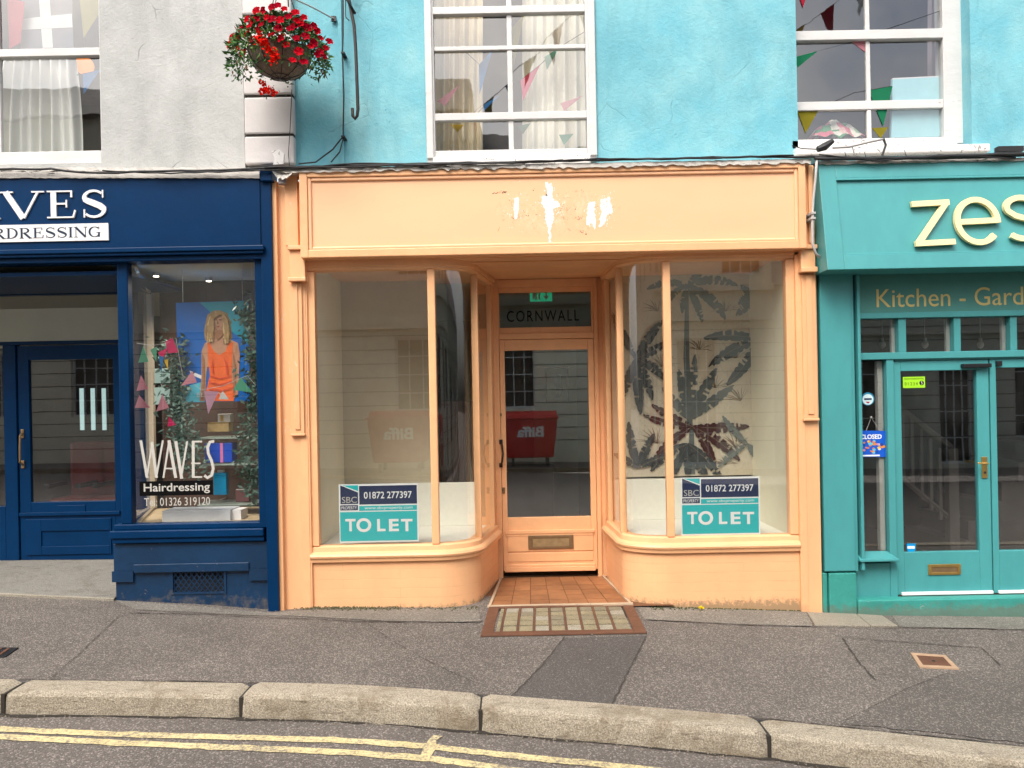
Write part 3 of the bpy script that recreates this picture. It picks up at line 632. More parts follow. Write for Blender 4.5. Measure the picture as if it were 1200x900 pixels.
for path, sg, (z0, z1), xa, xc, pp, jj, side in ((pathL, 1, ZL, xL, xLc, pL, jL, 'l'), (pathR, -1, ZR, xR, xRc, pR, jR, 'r')):
    # riser
    MB().sweep([(0.028, -0.35), (0.028, z0 - 0.115), (-0.08, z0 - 0.115), (-0.08, -0.35)], path, sg).build('stall_riser', M_brick, osf)
    # sill, moulded
    sill = MB().sweep([(0.03, z0 - 0.125), (0.052, z0 - 0.125), (0.056, z0 - 0.10), (0.066, z0 - 0.092), (0.070, z0 - 0.078), (0.062, z0 - 0.062), (0.036, z0 - 0.046), (0.030, z0 - 0.012), (0.012, z0), (-0.06, z0), (-0.06, z0 - 0.125)], path, sg).build('sill', M_or, osf)
    # head rail
    MB().sweep([(0.012, z1), (0.034, z1 + 0.012), (0.034, z1 + 0.03), (0.044, z1 + 0.036), (0.044, SOF), (-0.05, SOF), (-0.05, z1)], path, sg).build('head_rail', M_or, osf)
    # window > panes, posts
    win = MB()
    d = 1 if sg == 1 else -1
    win.box(xa - d * 0.066, xa, GY - 0.03, GY + 0.05, z0, z1)                        # outer stile
    win.box(xa - d * 0.125, xa - d * 0.066, GY - 0.055, GY + 0.05, -0.35, SOF - 0.02)
    win_o = win.build('shop_window', M_or, osf, 0.004)
    wm = 0.030
    MB().box(xc - wm, xc + wm, GY - 0.03, GY + 0.03, z0 - 0.004, z1 + 0.004).build('mullion', M_or, win_o, 0.008)
    MB().box(pp[0] - 0.028 , pp[0] + 0.028, pp[1] - 0.02, pp[1] + 0.045, z0 - 0.004, z1 + 0.004).build('corner_post', M_or, win_o, 0.008)
    a, b = Vector(pp), Vector(jj)
    MB().add([(min(xa, xc), GY, z0), (max(xa, xc), GY, z0), (max(xa, xc), GY, z1), (min(xa, xc), GY, z1)], [(0, 1, 2, 3)]).build('pane', G_shop, win_o)
    cv = curve(xc + d * wm, (pp[0], pp[1]), 24)
    MB().add([(x, y, z) for x, y in cv for z in (z0, z1)], [(2 * i, 2 * i + 2, 2 * i + 3, 2 * i + 1) for i in range(24)]).build('curved_pane', G_curve, win_o, smooth=True)
    q0 = a.lerp(b, 0.06); q1 = a.lerp(b, 0.86)
    MB().add([(q0.x, q0.y, z0), (q1.x, q1.y, z0), (q1.x, q1.y, z1), (q0.x, q0.y, z1)], [(0, 1, 2, 3)]).build('side_pane', G_shop, win_o)
    MB().add([(q1.x - 0.02, q1.y, z0 - 0.004), (q1.x + 0.02, q1.y, z0 - 0.004), (jj[0] + 0.022 * 1, jj[1] + 0.06, z0 - 0.004), (jj[0] - 0.022, jj[1] + 0.06, z0 - 0.004),
              (q1.x - 0.02, q1.y, z1), (q1.x + 0.02, q1.y, z1), (jj[0] + 0.022, jj[1] + 0.06, z1), (jj[0] - 0.022, jj[1] + 0.06, z1)],
             [(0, 3, 2, 1), (4, 5, 6, 7), (0, 1, 5, 4), (1, 2, 6, 5), (2, 3, 7, 6), (3, 0, 4, 7)]).build('jamb', M_or, win_o, 0.004)
    # display bed and back panel, interior walls
    bz = z0 - 0.02
    if side == 'l':
        MB().add([(xL - .1, .05, bz), (xLc, .05, bz), (pL[0] - .03, .30, bz), (jL[0] - .04, 1.0, bz), (xL - .1, 1.0, bz)], [(0, 1, 2, 3, 4)]).build('display_bed', M_white, osf)
        MB().box(xL - .05, jL[0] - .05, 1.0, 1.03, bz, P(450, 567, 1.0).z).build('back_panel', M_white, osf, 0.003)
        MB().box(xL - 0.16, xL - 0.02, .06, 1.03, bz, 2.78).build('side_wall', M_cream, osf)
        MB().box(xL - .05, xw(512, 1.05) , 1.035, 1.10, P(450, 567, 1.0).z - .1, 2.78).build('partition', M_beige, osf)
        mb = MB()
        for k in range(9):
            x = xw(514, 1.25) + k * 0.058; mb.box(x, x + 0.054, 1.30 + (k % 2) * .006, 1.33, .3, P(530, 470, 1.3).z)
        mb.build('timber_boarding', M_darkwood, osf, 0.003)
    else:
        MB().add([(xR + .1, .05, bz), (xRc, .05, bz), (pR[0] + .03, .30, bz), (jR[0] + .04, 1.0, bz), (xR + .1, 1.0, bz)], [(0, 1, 2, 3, 4)]).build('display_bed', M_white, osf)
        MB().box(jR[0] + .05, xR + .05, 1.0, 1.03, bz, P(800, 560, 1.0).z).build('back_panel', M_white, osf, 0.003)
        MB().box(xR + 0.02, xR + 0.16, .06, 1.03, bz, 2.78).build('side_wall', M_cream, osf)
# mullions sit proud; soffit boards of the recess
soff = MB().box(xL - .12, xR + .12, -0.02, 1.25, SOF, SOF + 0.03).build('soffit', M_orw, osf)
mb = MB()
for k in range(4): mb.box(pL[0] + .0 - .05 * (3 - k), pR[0] + .05 * (3 - k), 0.13 + k * 0.21, 0.30 + k * 0.21 + .035, SOF - 0.012, SOF - .001)
for k in range(4): pass
mb.build('soffit_board', M_or, osf, 0.003)
# ceiling lining of display areas
# door frame and door
DY = 0.97
zdf = -0.02
fo = RC(579, 332, 702, 671, DY); O = (xw(579, DY, 500), xw(703, DY, 500), -0.05, P(640, 330, DY).z)
jl, jr = xw(586.5, DY, 500), xw(698, DY, 500)
tz0, tz1 = P(640, 384, DY).z, P(640, 341, DY).z
mb = MB(); mb.box(O[0], jl, DY, DY + .08, -.05, SOF - .013); mb.box(jr, O[1], DY, DY + .08, -.05, SOF - .013)
mb.box(jl, jr, DY, DY + .08, P(640, 336, DY).z, SOF - .013); mb.box(jl, jr, DY, DY + .08, P(640, 397, DY).z, P(640, 390, DY).z)
mb.box(O[0] - .13, O[0], DY + .02, DY + .08, -.05, SOF - .013); mb.box(O[1], O[1] + .13, DY + .02, DY + .08, -.05, SOF - .013)
mb.build('door_frame', M_or, osf, 0.005)
tl = MB(); tO = (jl, jr, P(640, 390, DY).z, P(640, 336, DY).z); tI = (*RC(585, 342, 693, 383, DY),)
tl.frame(tO, tI, DY + .02, DY + .06); tlo = tl.build('transom_light', M_or, osf, 0.004)
MB().box(tI[0], tI[1], DY + .045, DY + .049, tI[2], tI[3]).build('pane', G_fan, tlo)
text('CORNWALL', RC(594, 363, 679, 376, DY), DY + .043, M_blackl, tlo, space=1.25, depth=0.0008)
# leaf
dO = (jl + .003, jr - .003, P(645, 670, DY).z + .012, P(640, 397.5, DY).z); dI = (xw(593, DY, 510), xw(691, DY, 510), P(645, 606, DY).z, P(640, 410, DY).z)
door = MB().frame(dO, dI, DY + .012, DY + .055).build('door', M_or, osf, 0.004)
mb = MB(); mb.slope_frame((dI[0] - .012, dI[1] + .012, dI[2] - .012, dI[3] + .012), dI, DY + .0115, DY + .03)
MB().box(dI[0], dI[1], DY + .034, DY + .038, dI[2], dI[3]).build('pane', G_door, door)
xa, xb = xw(595, DY, 640), xw(697, DY, 640)
z = lambda py: P(645, py, DY).z
mb = MB(); mb.box(xa - .02, xb + .0, DY - .006, DY + .012, z(625), z(621)); mb.box(xa - .012, xb - .008, DY + .0, DY + .012, z(628), z(625))
mb.build('drip_moulding', M_or, door, 0.003)
MB().box(xa, xb - .012, DY + .004, DY + .012, z(646), z(628)).build('raised_panel', M_or, door, 0.003)
MB().box(xa, xb - .012, DY + .006, DY + .012, z(658), z(647.5)).build('raised_panel', M_or, door, 0.003)
mb = MB(); mb.box(xa - .03, xb + .005, DY - .008, DY + .012, z(669.5), z(664)); mb.box(xa - .03, xb + .005, DY + .0, DY + .012, z(664), z(661)); mb.build('weather_board', M_or, door, 0.004)
lb = RC(619, 627, 672, 643, DY); li = RC(624, 630.5, 667, 639.5, DY)
lo = MB().frame(lb, li, DY - .008, DY + .004).build('letterbox', M_bronze, door, 0.003)
MB().box(li[0], li[1], DY - .003, DY + .002, li[2], li[3]).build('flap', plain('letterbox_flap', (0.42, 0.30, 0.16), 0.45, 0.6, var=0.35), lo, 0.002)
a = P(587, 518, DY - .0); b = P(587, 545, DY)
hd = MB(); hd.box(a.x - .016, a.x + .016, DY - .012, DY + .012, a.z - .018, a.z + .022); hd.box(b.x - .016, b.x + .016, DY - .012, DY + .012, b.z - .020, b.z + .018)
hd.tube([(a.x, DY - .01, a.z), (a.x + .012, DY - .05, a.z - .03), (a.x + .018, DY - .06, (a.z + b.z) / 2), (b.x + .012, DY - .05, b.z + .03), (b.x, DY - .01, b.z)], 0.009, 8); hd.build('handle', M_black, door, 0.002)
c = P(586, 486, DY); MB().disc((c.x, c.z), 0.017, DY + .002, DY + .012).build('lock_cylinder', M_bronze, door)
c = P(589, 575, DY); lk = MB().box(c.x - .022, c.x + .022, DY + .004, DY + .012, c.z - .028, c.z + .028).build('lock_plate', M_bronze, door, 0.002)
MB().disc((c.x, c.z + .004), 0.006, DY + .001, DY + .004, 10).build('keyhole', M_crack, lk)
# pilasters
zf_b, zf_t = P(640, 297, -.12).z, P(640, 196.5, -.12).z
mb = MB(); mb.box(xw(326, -.02, 470), xw(362, -.02, 470), -.02, .06, -.3, zf_t - .04); pil = mb.build('pilaster', M_orw, osf, 0.004)
mb = MB(); a, b, c_, d_ = RC(340, 332, 355, 508, -.045); mb.box(a, b, -.045, -.02, c_, d_); mb.box(a - .006, b + .006, -.055, -.02, c_ - .018, c_); mb.box(a+.03, b-.03, -.055, -.045, c_+.03, d_); mb.build('raised_strip', M_orw, pil, 0.004)
mb = MB(); a, b, _, _ = RC(339, 290, 357, 328, -.08); mb.box(a, b, -.075, -.02, P(348, 325, -.08).z, P(348, 293, -.08).z); mb.box(a - .008, b + .010, -.10, -.02, P(348, 330, -.08).z, P(348, 325, -.08).z)
mb.box(a - .008, b + .010, -.10, -.02, P(348, 293, -.08).z, P(348, 288, -.08).z); mb.build('console', M_orw, pil, 0.006)
mb = MB(); a, b, c_, d_ = RC(334, 205, 349, 288, -.045); mb.box(a, b, -.05, -.02, c_, d_); mb.build('upper_strip', M_orw, pil, 0.004)
mb = MB(); mb.box(xw(319, -.06, 400), xw(327, -.06, 400), -.06, .06, -.3, zf_t - .04); mb.build('edge_board', M_orw, pil, 0.003)
# right pilaster
mb = MB(); mb.box(xw(942.5, -.02, 560), xw(961, -.02, 560), -.02, .06, -.3, zf_t + .0); pir = mb.build('pilaster', M_orw, osf, 0.004)
mb = MB(); a, b, c_, d_ = RC(941, 322, 957, 490, -.045); mb.box(a, b, -.045, -.02, c_, d_); mb.box(a - .008, b + .008, -.058, -.02, c_ - .02, c_); mb.box(a+.03, b-.03, -.055, -.045, c_+.03, d_); mb.build('raised_strip', M_orw, pir, 0.004)
mb = MB(); a, b, _, _ = RC(939, 290, 956, 316, -.08); mb.box(a, b, -.075, -.02, P(948, 313, -.08).z, P(948, 292, -.08).z); mb.box(a - .008, b + .008, -.10, -.02, P(948, 319, -.08).z, P(948, 313, -.08).z)
mb.box(a - .008, b + .008, -.10, -.02, P(948, 292, -.08).z, P(948, 287, -.08).z); mb.build('console', M_orw, pir, 0.006)
# fascia with stepped moulding
fx0, fx1 = xw(351, -.13, 250), xw(945, -.13, 250)
O = (fx0, fx1, zf_b, zf_t); k = 1 / 146.0
fas = MB(); I1 = (fx0 + 9 * k, fx1 - 8 * k, zf_b + 9 * k, zf_t - 6 * k)
fas.frame(O, I1, -.13, .05); fo_ = fas.build('fascia', M_or, osf, 0.006)
mb = MB(); I2 = (I1[0] + 4 * k, I1[1] - 4 * k, I1[2] + 3.5 * k, I1[3] - 4 * k)
mb.frame(I1, I2, -.118, .02); mb.build('moulding', M_orf, fo_, 0.008)
def fascia_mat():
    m, nt, b, out = new_mat('orange_fascia_board')
    p = pos(nt); n1 = noise(nt, pos(nt, (0.35, 1, 1)), 2.5, 5, 0.6)
    base = (0.87, 0.50, 0.285)
    c = mixc(nt, ramp(nt, n1, 0.3, 0.7), sc(base, 0.95), sc(base, 1.03))
    # scraped paint where letters were pulled off
    cx, cz = P(655, 248, -.1).x, P(655, 248, -.1).z
    g = nt.nodes.new('ShaderNodeNewGeometry'); sx = nt.nodes.new('ShaderNodeSeparateXYZ'); nt.links.new(g.outputs['Position'], sx.inputs[0])
    dx = math_(nt, 'DIVIDE', math_(nt, 'SUBTRACT', sx.outputs[0], cx), 0.55); dz = math_(nt, 'DIVIDE', math_(nt, 'SUBTRACT', sx.outputs[2], cz), 0.20)
    r2 = math_(nt, 'ADD', math_(nt, 'MULTIPLY', dx, dx), math_(nt, 'MULTIPLY', dz, dz))
    zone = ramp(nt, r2, 0.2, 1.4, (1, 1, 1, 1), (0, 0, 0, 1))
    sc1 = noise(nt, noise_vec(nt, pos(nt, (1.3, 1, 1)), 0.05, 20), 24, 5, 0.8, 1.0)
    c = mixc(nt, math_(nt, 'MULTIPLY', math_(nt, 'MULTIPLY', ramp(nt, sc1, 0.585, 0.62), zone), 0.7), c, (0.22, 0.10, 0.05))
    sc2 = noise(nt, pos(nt, (1.5, 1, .8)), 9, 4, 0.7, 1.2)
    c = mixc(nt, math_(nt, 'MULTIPLY', math_(nt, 'MULTIPLY', ramp(nt, sc2, 0.5, 0.7), zone), 0.5), c, (0.93, 0.66, 0.46))
    nt.links.new(c, b.inputs['Base Color']); b.inputs['Roughness'].default_value = 0.45
    bump(nt, b, math_(nt, 'SUBTRACT', math_(nt, 'MULTIPLY', noise(nt, pos(nt, (0.5, 1, 1)), 7, 5, 0.6), 0.5), math_(nt, 'MULTIPLY', math_(nt, 'MULTIPLY', ramp(nt, sc1, 0.585, 0.62), zone), 0.3)), 0.25, 0.01)
    return m
MB().box(I2[0], I2[1], -.10, .02, I2[2], I2[3]).build('board', fascia_mat(), fo_)
# white scars: bare ragged patches, hair-thin filler proud of the board
def ragged(pts, rnd, jit):
    out = []
    for a, b in zip(pts, pts[1:] + pts[:1]):
        n = max(1, int(math.dist(a, b) / 1.3))
        for i in range(n): out.append((a[0] + (b[0] - a[0]) * i / n + rnd.uniform(-jit, jit), a[1] + (b[1] - a[1]) * i / n + rnd.uniform(-jit, jit) * 1.6))
    return out
rnd = random.Random(3)
M_scar = paint('bare_filler', (0.85, 0.82, 0.80), 0.7, 0.1, chips=0.16, chipcol=(0.80, 0.45, 0.25), bmp=0.5)
for pts in ([(603, 232), (608, 231), (608, 243), (606, 256), (603, 257), (602, 245)],
            [(639, 214), (646, 214), (648, 222), (647, 232), (655, 237), (656, 243), (648, 245), (649, 258), (645, 268), (645.5, 284), (643.5, 284), (642, 264), (639, 258), (639, 245), (634, 238), (635, 231), (641, 230)],
            [(689, 238), (697, 236), (697, 250), (699, 260), (697, 269), (693, 262), (687, 263), (688, 250)],
            [(704, 234), (715, 231), (716, 240), (719, 250), (712, 251), (708, 262), (702, 267), (704, 252)]):
    MB().ppoly(ragged(pts, rnd, 0.45 if pts[0][0] < 610 else 1.0), -.1012, -.0995).build('bare_patch', M_scar, fo_)
mb = MB()
for _ in range(320):
    cx, cy = rnd.choice(((605, 245), (640, 238), (650, 240), (693, 250), (710, 246), (710, 240)))
    x, y = cx + rnd.gauss(0, 5), cy + rnd.gauss(0, 11); s_ = rnd.uniform(.25, .9)
    mb.pflat([(x - s_ * .5, y - s_), (x + s_ * .5, y - s_ * .6), (x + s_ * .4, y + s_ * 1.4), (x - s_ * .4, y + s_)], -.1008 - rnd.random() * .0003)
mb.build('bare_fleck', M_scar, fo_, kind='stuff')
M_scuff = plain('old_letter_scuff', (.10, .05, .035), .8, var=.4)
mb = MB()
for x0_, y0_, x1_, y1_, w_, n_ in ((578, 226, 594, 225, 1.3, 26), (594, 225, 625, 223, .35, 14), (624, 223, 627, 222, 1.0, 5), (596, 233, 597, 235, .8, 4), (599, 252, 602, 257, 1.0, 9), (588, 252, 590, 253, .7, 4), (583, 272, 586, 266, .8, 8), (612, 246, 619, 254, .8, 9), (617, 251, 620, 253, 1.2, 6),
        (661, 233, 666, 231, .7, 8), (666, 231, 670, 233, .5, 5), (681, 222, 684, 224, .8, 5), (656, 248, 661, 240, .9, 12), (673, 247, 677, 240, .8, 10), (655, 254, 663, 257, .7, 10), (663, 257, 676, 255, .4, 8), (674, 255, 680, 253, .8, 8), (680, 271, 688, 275, 1.4, 16), (681, 282, 682, 287, .5, 4), (690, 231, 698, 230, .5, 5), (632, 235, 634, 250, .5, 8), (600, 256, 612, 257, .3, 6)):
    for _ in range(n_):
        t_ = rnd.random(); x, y = x0_ + (x1_ - x0_) * t_ + rnd.gauss(0, w_ * .4), y0_ + (y1_ - y0_) * t_ + rnd.gauss(0, w_ * .7); s_ = w_ * rnd.uniform(.3, .8)
        mb.pflat([(x - s_, y + rnd.uniform(-.3, .3)), (x, y - s_ * .5), (x + s_, y + rnd.uniform(-.3, .3)), (x + .1, y + s_ * .5)], -.1006 - rnd.random() * .0002)
mb.build('scuff', M_scuff, fo_, kind='stuff')
# return of the fascia on the right, cap
mb = MB(); mb.box(fx1, xw(955, -.06, 250), -.05, .06, zf_b + .03, zf_t); mb.box(xw(948.5, -.08, 250), xw(953, -.08, 250), -.075, -.05, zf_b + .05, zf_t - .01); mb.build('fascia_return', M_orw, osf, 0.004)
# interior room
mb = MB(); mb.box(xL - .2, xR + .2, 5.2, 5.3, -.1, 2.9).build('rear_wall', M_roomwall, osf)
MB().box(xL - .25, xL - .17, 1.0, 5.2, -.1, 2.9).build('room_side', M_roomwall, osf)
MB().box(xR + .17, xR + .25, 1.0, 5.2, -.1, 2.9).build('room_side', M_roomwall, osf)
MB().box(xL - .2, xR + .2, .1, 5.2, 2.79, 2.87).build('room_ceiling', M_cream, osf)
MB().box(xL - .2, xR + .2, 1.06, 5.2, -.08, -.02).build('room_floor', M_floor, osf)
# recess floor: quarry tiles
fl = bpy.data.objects.new('entrance_floor', None); COL.objects.link(fl); fl['kind'] = 'structure'
fzL = lambda y: 0.004 + 0.006 * y
a0, a1 = G(577, 710), G(735, 707)
ya, yb = 0.03, DY + .01
xa0, xa1 = xw(575.5, 0, 707), xw(737.5, 0, 707); xb0, xb1 = xw(588.5, DY, 672), xw(705, DY, 672)
zz = g0(0.35) + 0.012
MB().add([(xa0 - .35, ya - .06, zz - .006), (xa1 + .35, ya - .06, zz - .006), (xb1 + .12, yb + .06, zz - .006), (xb0 - .12, yb + .06, zz - .006)], [(0, 1, 2, 3)]).build('mortar_bed', M_mortar, fl)
nx, ny = 7, 6
def fq(s, t): y = ya + (yb - ya) * t; a = xa0 + (xb0 - xa0) * t; b = xa1 + (xb1 - xa1) * t; return (a + (b - a) * s, y)
for i in range(nx):
    for j in range(ny):
        g = 0.0028; s0, s1 = i / nx + g, (i + 1) / nx - g; t0, t1 = j / ny + g, (j + 1) / ny - g; h = zz + random.uniform(-.0008, .0008)
        ps = [fq(s0, t0), fq(s1, t0), fq(s1, t1), fq(s0, t1)]
        MB().add([(x, y, h) for x, y in ps] + [(x, y, h - .006) for x, y in ps], [(0, 1, 2, 3), (0, 4, 5, 1), (1, 5, 6, 2), (2, 6, 7, 3), (3, 7, 4, 0)]).build('tile', M_tile[random.choice((0, 0, 1, 2))], fl)
M_strip = paint('worn_cream_strip', (0.50, 0.38, 0.26), 0.6, 0.2, chips=0.06, chipcol=(.2, .12, .08), bmp=.5)
mb = MB(); mb.box(xa0 - .03, xa1 + .03, ya - .035, ya - .004, zz - .02, zz + .010); mb.build('nosing', M_strip, fl, 0.003)
for sg, A, B in ((-1, (xa0, ya), (xb0, yb)), (1, (xa1, ya), (xb1, yb))):
    mb = MB(); w_ = 0.022 * sg; vs = [(A[0], A[1], zz + .008), (A[0] + w_, A[1], zz + .008), (B[0] + w_, B[1], zz + .008), (B[0], B[1], zz + .008)]
    vs += [(x, y, z_ - .03) for x, y, z_ in vs]; mb.add(vs, [(0, 1, 2, 3), (7, 6, 5, 4)] + [(i, 4 + i, 4 + (i + 1) % 4, (i + 1) % 4) for i in range(4)]); mb.build('edge_strip', M_strip, fl)

# mural: printed palm wallpaper panel behind the right window
mur = thing('palm_mural', 'printed wall panel of dark tropical palm leaves behind the right orange shop window', 'mural')
MY = 0.985
mx0, mx1, mz0, mz1 = jR[0] + .06, xw(887, MY), P(800, 558, MY).z, 2.74
def mural_bg():
    m, nt, b, out = new_mat('mural_paper'); p = pos(nt)
    c = mixc(nt, ramp(nt, noise(nt, p, 2, 4, .6), .35, .7), (0.54, 0.47, 0.36), (0.66, 0.59, 0.47))
    wv = noise(nt, noise_vec(nt, pos(nt, (1, 1, .5)), .2, 3), 22, 4, .8, 2.0)
    c = mixc(nt, math_(nt, 'MULTIPLY', ramp(nt, wv, .54, .64), .5), c, (0.36, 0.30, 0.24))
    nt.links.new(c, b.inputs['Base Color']); b.inputs['Roughness'].default_value = .7; return m
MB().box(mx0, mx1, MY, MY + .014, mz0, mz1).build('panel', mural_bg(), mur)
M_leafd = plain('mural_leaf_dark', (0.050, 0.058, 0.062), 0.9, var=.5); M_leafg = plain('mural_leaf_grey', (0.13, 0.15, 0.15), 0.9, var=.45); M_leafr = plain('mural_leaf_maroon', (0.060, 0.018, 0.018), 0.9, var=.4)
def banana(bx, by, ang, L, wd, bend, y, mat, rnd):
    n = 26; left = []; right = []; mid = []
    cx, cy = bx, by; a = ang
    for i in range(n + 1):
        t = i / n; ww = wd * math.sin(PI * min(1, t * 0.92 + 0.04)) ** 0.75
        nx_, ny_ = -math.sin(a), math.cos(a)
        j1 = 1 - (0.5 * rnd.random() if i % 3 == 1 else 0.06 * rnd.random()); j2 = 1 - (0.5 * rnd.random() if i % 3 == 2 else 0.06 * rnd.random())
        left.append((cx + nx_ * ww * j1, cy + ny_ * ww * j1)); right.append((cx - nx_ * ww * j2, cy - ny_ * ww * j2)); mid.append((cx, cy))
        cx += math.cos(a) * L / n; cy += math.sin(a) * L / n; a += bend / n
    def ok(p): return (min(max(p[0], px0), px1), min(max(p[1], py0), py1))
    px0, px1, py0, py1 = 700, 886, 300, 556
    left = [ok(p) for p in left]; right = [ok(p) for p in right]; mid = [ok(p) for p in mid]
    mb = MB()
    for i in range(n):
        if rnd.random() < .93: mb.pflat([left[i], left[i + 1], mid[i + 1], mid[i]], y)
        if rnd.random() < .93: mb.pflat([mid[i], mid[i + 1], right[i + 1], right[i]], y)
    for i in range(n - 1):
        a_, b_ = mid[i], mid[i + 1]
        if px0 < a_[0] < px1 - 1 and py0 < a_[1] < py1 - 1: rib.pflat([(a_[0], a_[1] - .35), (b_[0], b_[1] - .35), (b_[0], b_[1] + .35), (a_[0], a_[1] + .35)], y - .0003)
    return mb.build('printed_leaf', mat, mur)
rnd = random.Random(11); yy = MY - .0006; rib = MB()
fern = MB(); M_fern = plain('mural_fern_brown', (.22, .16, .11), .9, var=.4)
for (cx, cy, n_, L_) in ((862, 420, 15, 26), (868, 470, 15, 28), (838, 455, 13, 24), (775, 430, 13, 24), (770, 520, 15, 28), (862, 525, 15, 26), (850, 365, 13, 20), (770, 365, 12, 22), (820, 410, 12, 22), (850, 545, 12, 20)):
    for k_ in range(n_):
        a = math.radians(-170 + 160 * k_ / (n_ - 1) + rnd.uniform(-6, 6)); L2 = L_ * rnd.uniform(.7, 1.1); x1, y1 = cx + math.cos(a) * L2, cy + math.sin(a) * L2 * .9 + 3
        if x1 < 884 and y1 < 554: fern.pflat([(cx - .3, cy), (cx + .3, cy), ((cx + x1) / 2 + .7, (cy + y1) / 2 - 2), (x1, y1), ((cx + x1) / 2 - .3, (cy + y1) / 2 - 1)], MY - .0003)
fern.build('printed_fern', M_fern, mur)
def leaves(cx, cy, specs, mat):
    global yy
    for (deg, L, wd, bend) in specs:
        yy -= 0.0005; banana(cx, cy, math.radians(deg), L * 1.1, wd * .72, bend, yy, mat, rnd)
mb = MB(); mb.ppoly([(805, 500), (801, 420), (803, 340), (807, 340), (808, 420), (812, 500)], MY - .0004, MY); mb.ppoly([(806, 556), (808, 500), (813, 500), (815, 556)], MY - .0004, MY); mb.build('printed_stem', M_leafg, mur)
leaves(806, 335, [(200, 45, 7, -.9), (165, 40, 6, -1.2), (-25, 55, 8, .9), (20, 55, 9, .8), (60, 42, 7, .3), (110, 30, 6, -.3), (-60, 30, 6, .8)], M_leafg)
leaves(884, 345, [(160, 20, 8, -.5), (120, 30, 8, .4), (200, 18, 6, .5)], M_leafg)
leaves(890, 398, [(195, 60, 9, -.5), (165, 62, 10, -.5), (115, 60, 10, .4)], M_leafd)
leaves(808, 492, [(-65, 62, 10, .1), (-40, 60, 9, .1), (-100, 55, 9, -.1), (-130, 45, 8, 0), (-85, 70, 8, 0)], M_leafg)
leaves(812, 500, [(180, 55, 7, .5), (150, 52, 8, -.3), (5, 60, 9, -.2), (25, 62, 9, .4), (50, 50, 8, .4), (-160, 50, 8, .3)], M_leafr)
leaves(806, 520, [(120, 50, 8, -.2), (160, 50, 8, -.6), (60, 48, 9, .1), (35, 60, 8, .5), (90, 40, 7, 0)], M_leafd)
leaves(745, 420, [(-60, 50, 8, .2), (-120, 55, 8, .1), (60, 48, 8, .3), (110, 50, 8, 0), (20, 40, 8, .6), (-20, 38, 8, -.3), (85, 60, 9, 0)], M_leafd)
leaves(748, 548, [(-110, 50, 8, .3), (-70, 40, 8, .2), (-30, 35, 7, .3), (-150, 30, 7, 0)], M_leafd)
leaves(876, 520, [(50, 25, 7, .2), (-140, 40, 6, .3), (150, 40, 6, -.3)], M_leafg)
rib.build('printed_midribs', plain('mural_midrib', (.20, .17, .13), .9), mur)
# TO LET boards
def to_let(rect, y, label):
    t = thing('to_let_sign', label, 'sign', group='to let signs in the orange shop windows')
    x0, y0, x1, y1 = rect; W, H = x1 - x0, y1 - y0
    R = lambda a, b, c, d: RC(x0 + a * W, y0 + b * H, x0 + c * W, y0 + d * H, y)
    def fl_(a, b, c, d, m, nm, dy): r = R(a, b, c, d); return MB().box(r[0], r[1], y - dy, y, r[2], r[3]).build(nm, m, t)
    fl_(-.005, -.01, 1.005, 1.01, M_sgw, 'board', 0.003)
    def f2(a, b, c, d, m, nm): r = R(a, b, c, d); return MB().add([(r[0], y - .0038, r[2]), (r[1], y - .0038, r[2]), (r[1], y - .0038, r[3]), (r[0], y - .0038, r[3])], [(0, 1, 2, 3)]).build(nm, m, t)
    f2(.25, .02, .985, .345, M_sgn, 'phone_panel'); f2(.25, .37, .985, .455, M_sgt, 'web_panel'); f2(.01, .475, .99, .985, M_sgt, 'letting_panel')
    f2(.01, .02, .235, .345, M_sgn, 'logo_panel'); f2(.01, .365, .235, .455, M_sgn, 'logo_panel')
    c = [(x0 + .03 * W, y0 + .02 * H), (x0 + .235 * W, y0 + .02 * H), (x0 + .235 * W, y0 + .12 * H)]
    MB().pflat(c, y - .0044).build('logo_wedge', M_sgt, t)
    MB().pflat([(x0 + .01 * W, y0 + .02 * H), (x0 + .03 * W, y0 + .02 * H), (x0 + .235 * W, y0 + .12 * H), (x0 + .235 * W, y0 + .145 * H)], y - .0048).build('logo_stripe', M_sgw, t)
    text('01872 277397', R(.31, .125, .92, .245), y - .0042, M_sgw, t, depth=.0004, bold=.01)
    text('www.sbcproperty.com', R(.32, .38, .93, .445), y - .0042, M_sgw, t, depth=.0004)
    text('SBC', R(.03, .22, .22, .325), y - .0042, M_vinyl, t, depth=.0004)
    text('PROPERTY', R(.025, .385, .22, .44), y - .0042, M_sgw, t, depth=.0004)
    for ch, a_, b_ in (('T', .075, .205), ('O', .215, .405), ('L', .48, .585), ('E', .63, .755), ('T', .785, .93)): text(ch, R(a_, .605 - (.015 if ch == 'O' else 0), b_, .82 + (.015 if ch == 'O' else 0)), y - .0042, M_sgw, t, 'letter', depth=.0004, bold=.03)
    return t
to_let((398, 567.5, 490, 634.5), GY + .012, 'turquoise and navy TO LET board in the left window of the orange shop')
to_let((798.5, 559.5, 890, 626), GY + .012, 'turquoise and navy TO LET board in the right window, before the palm mural')
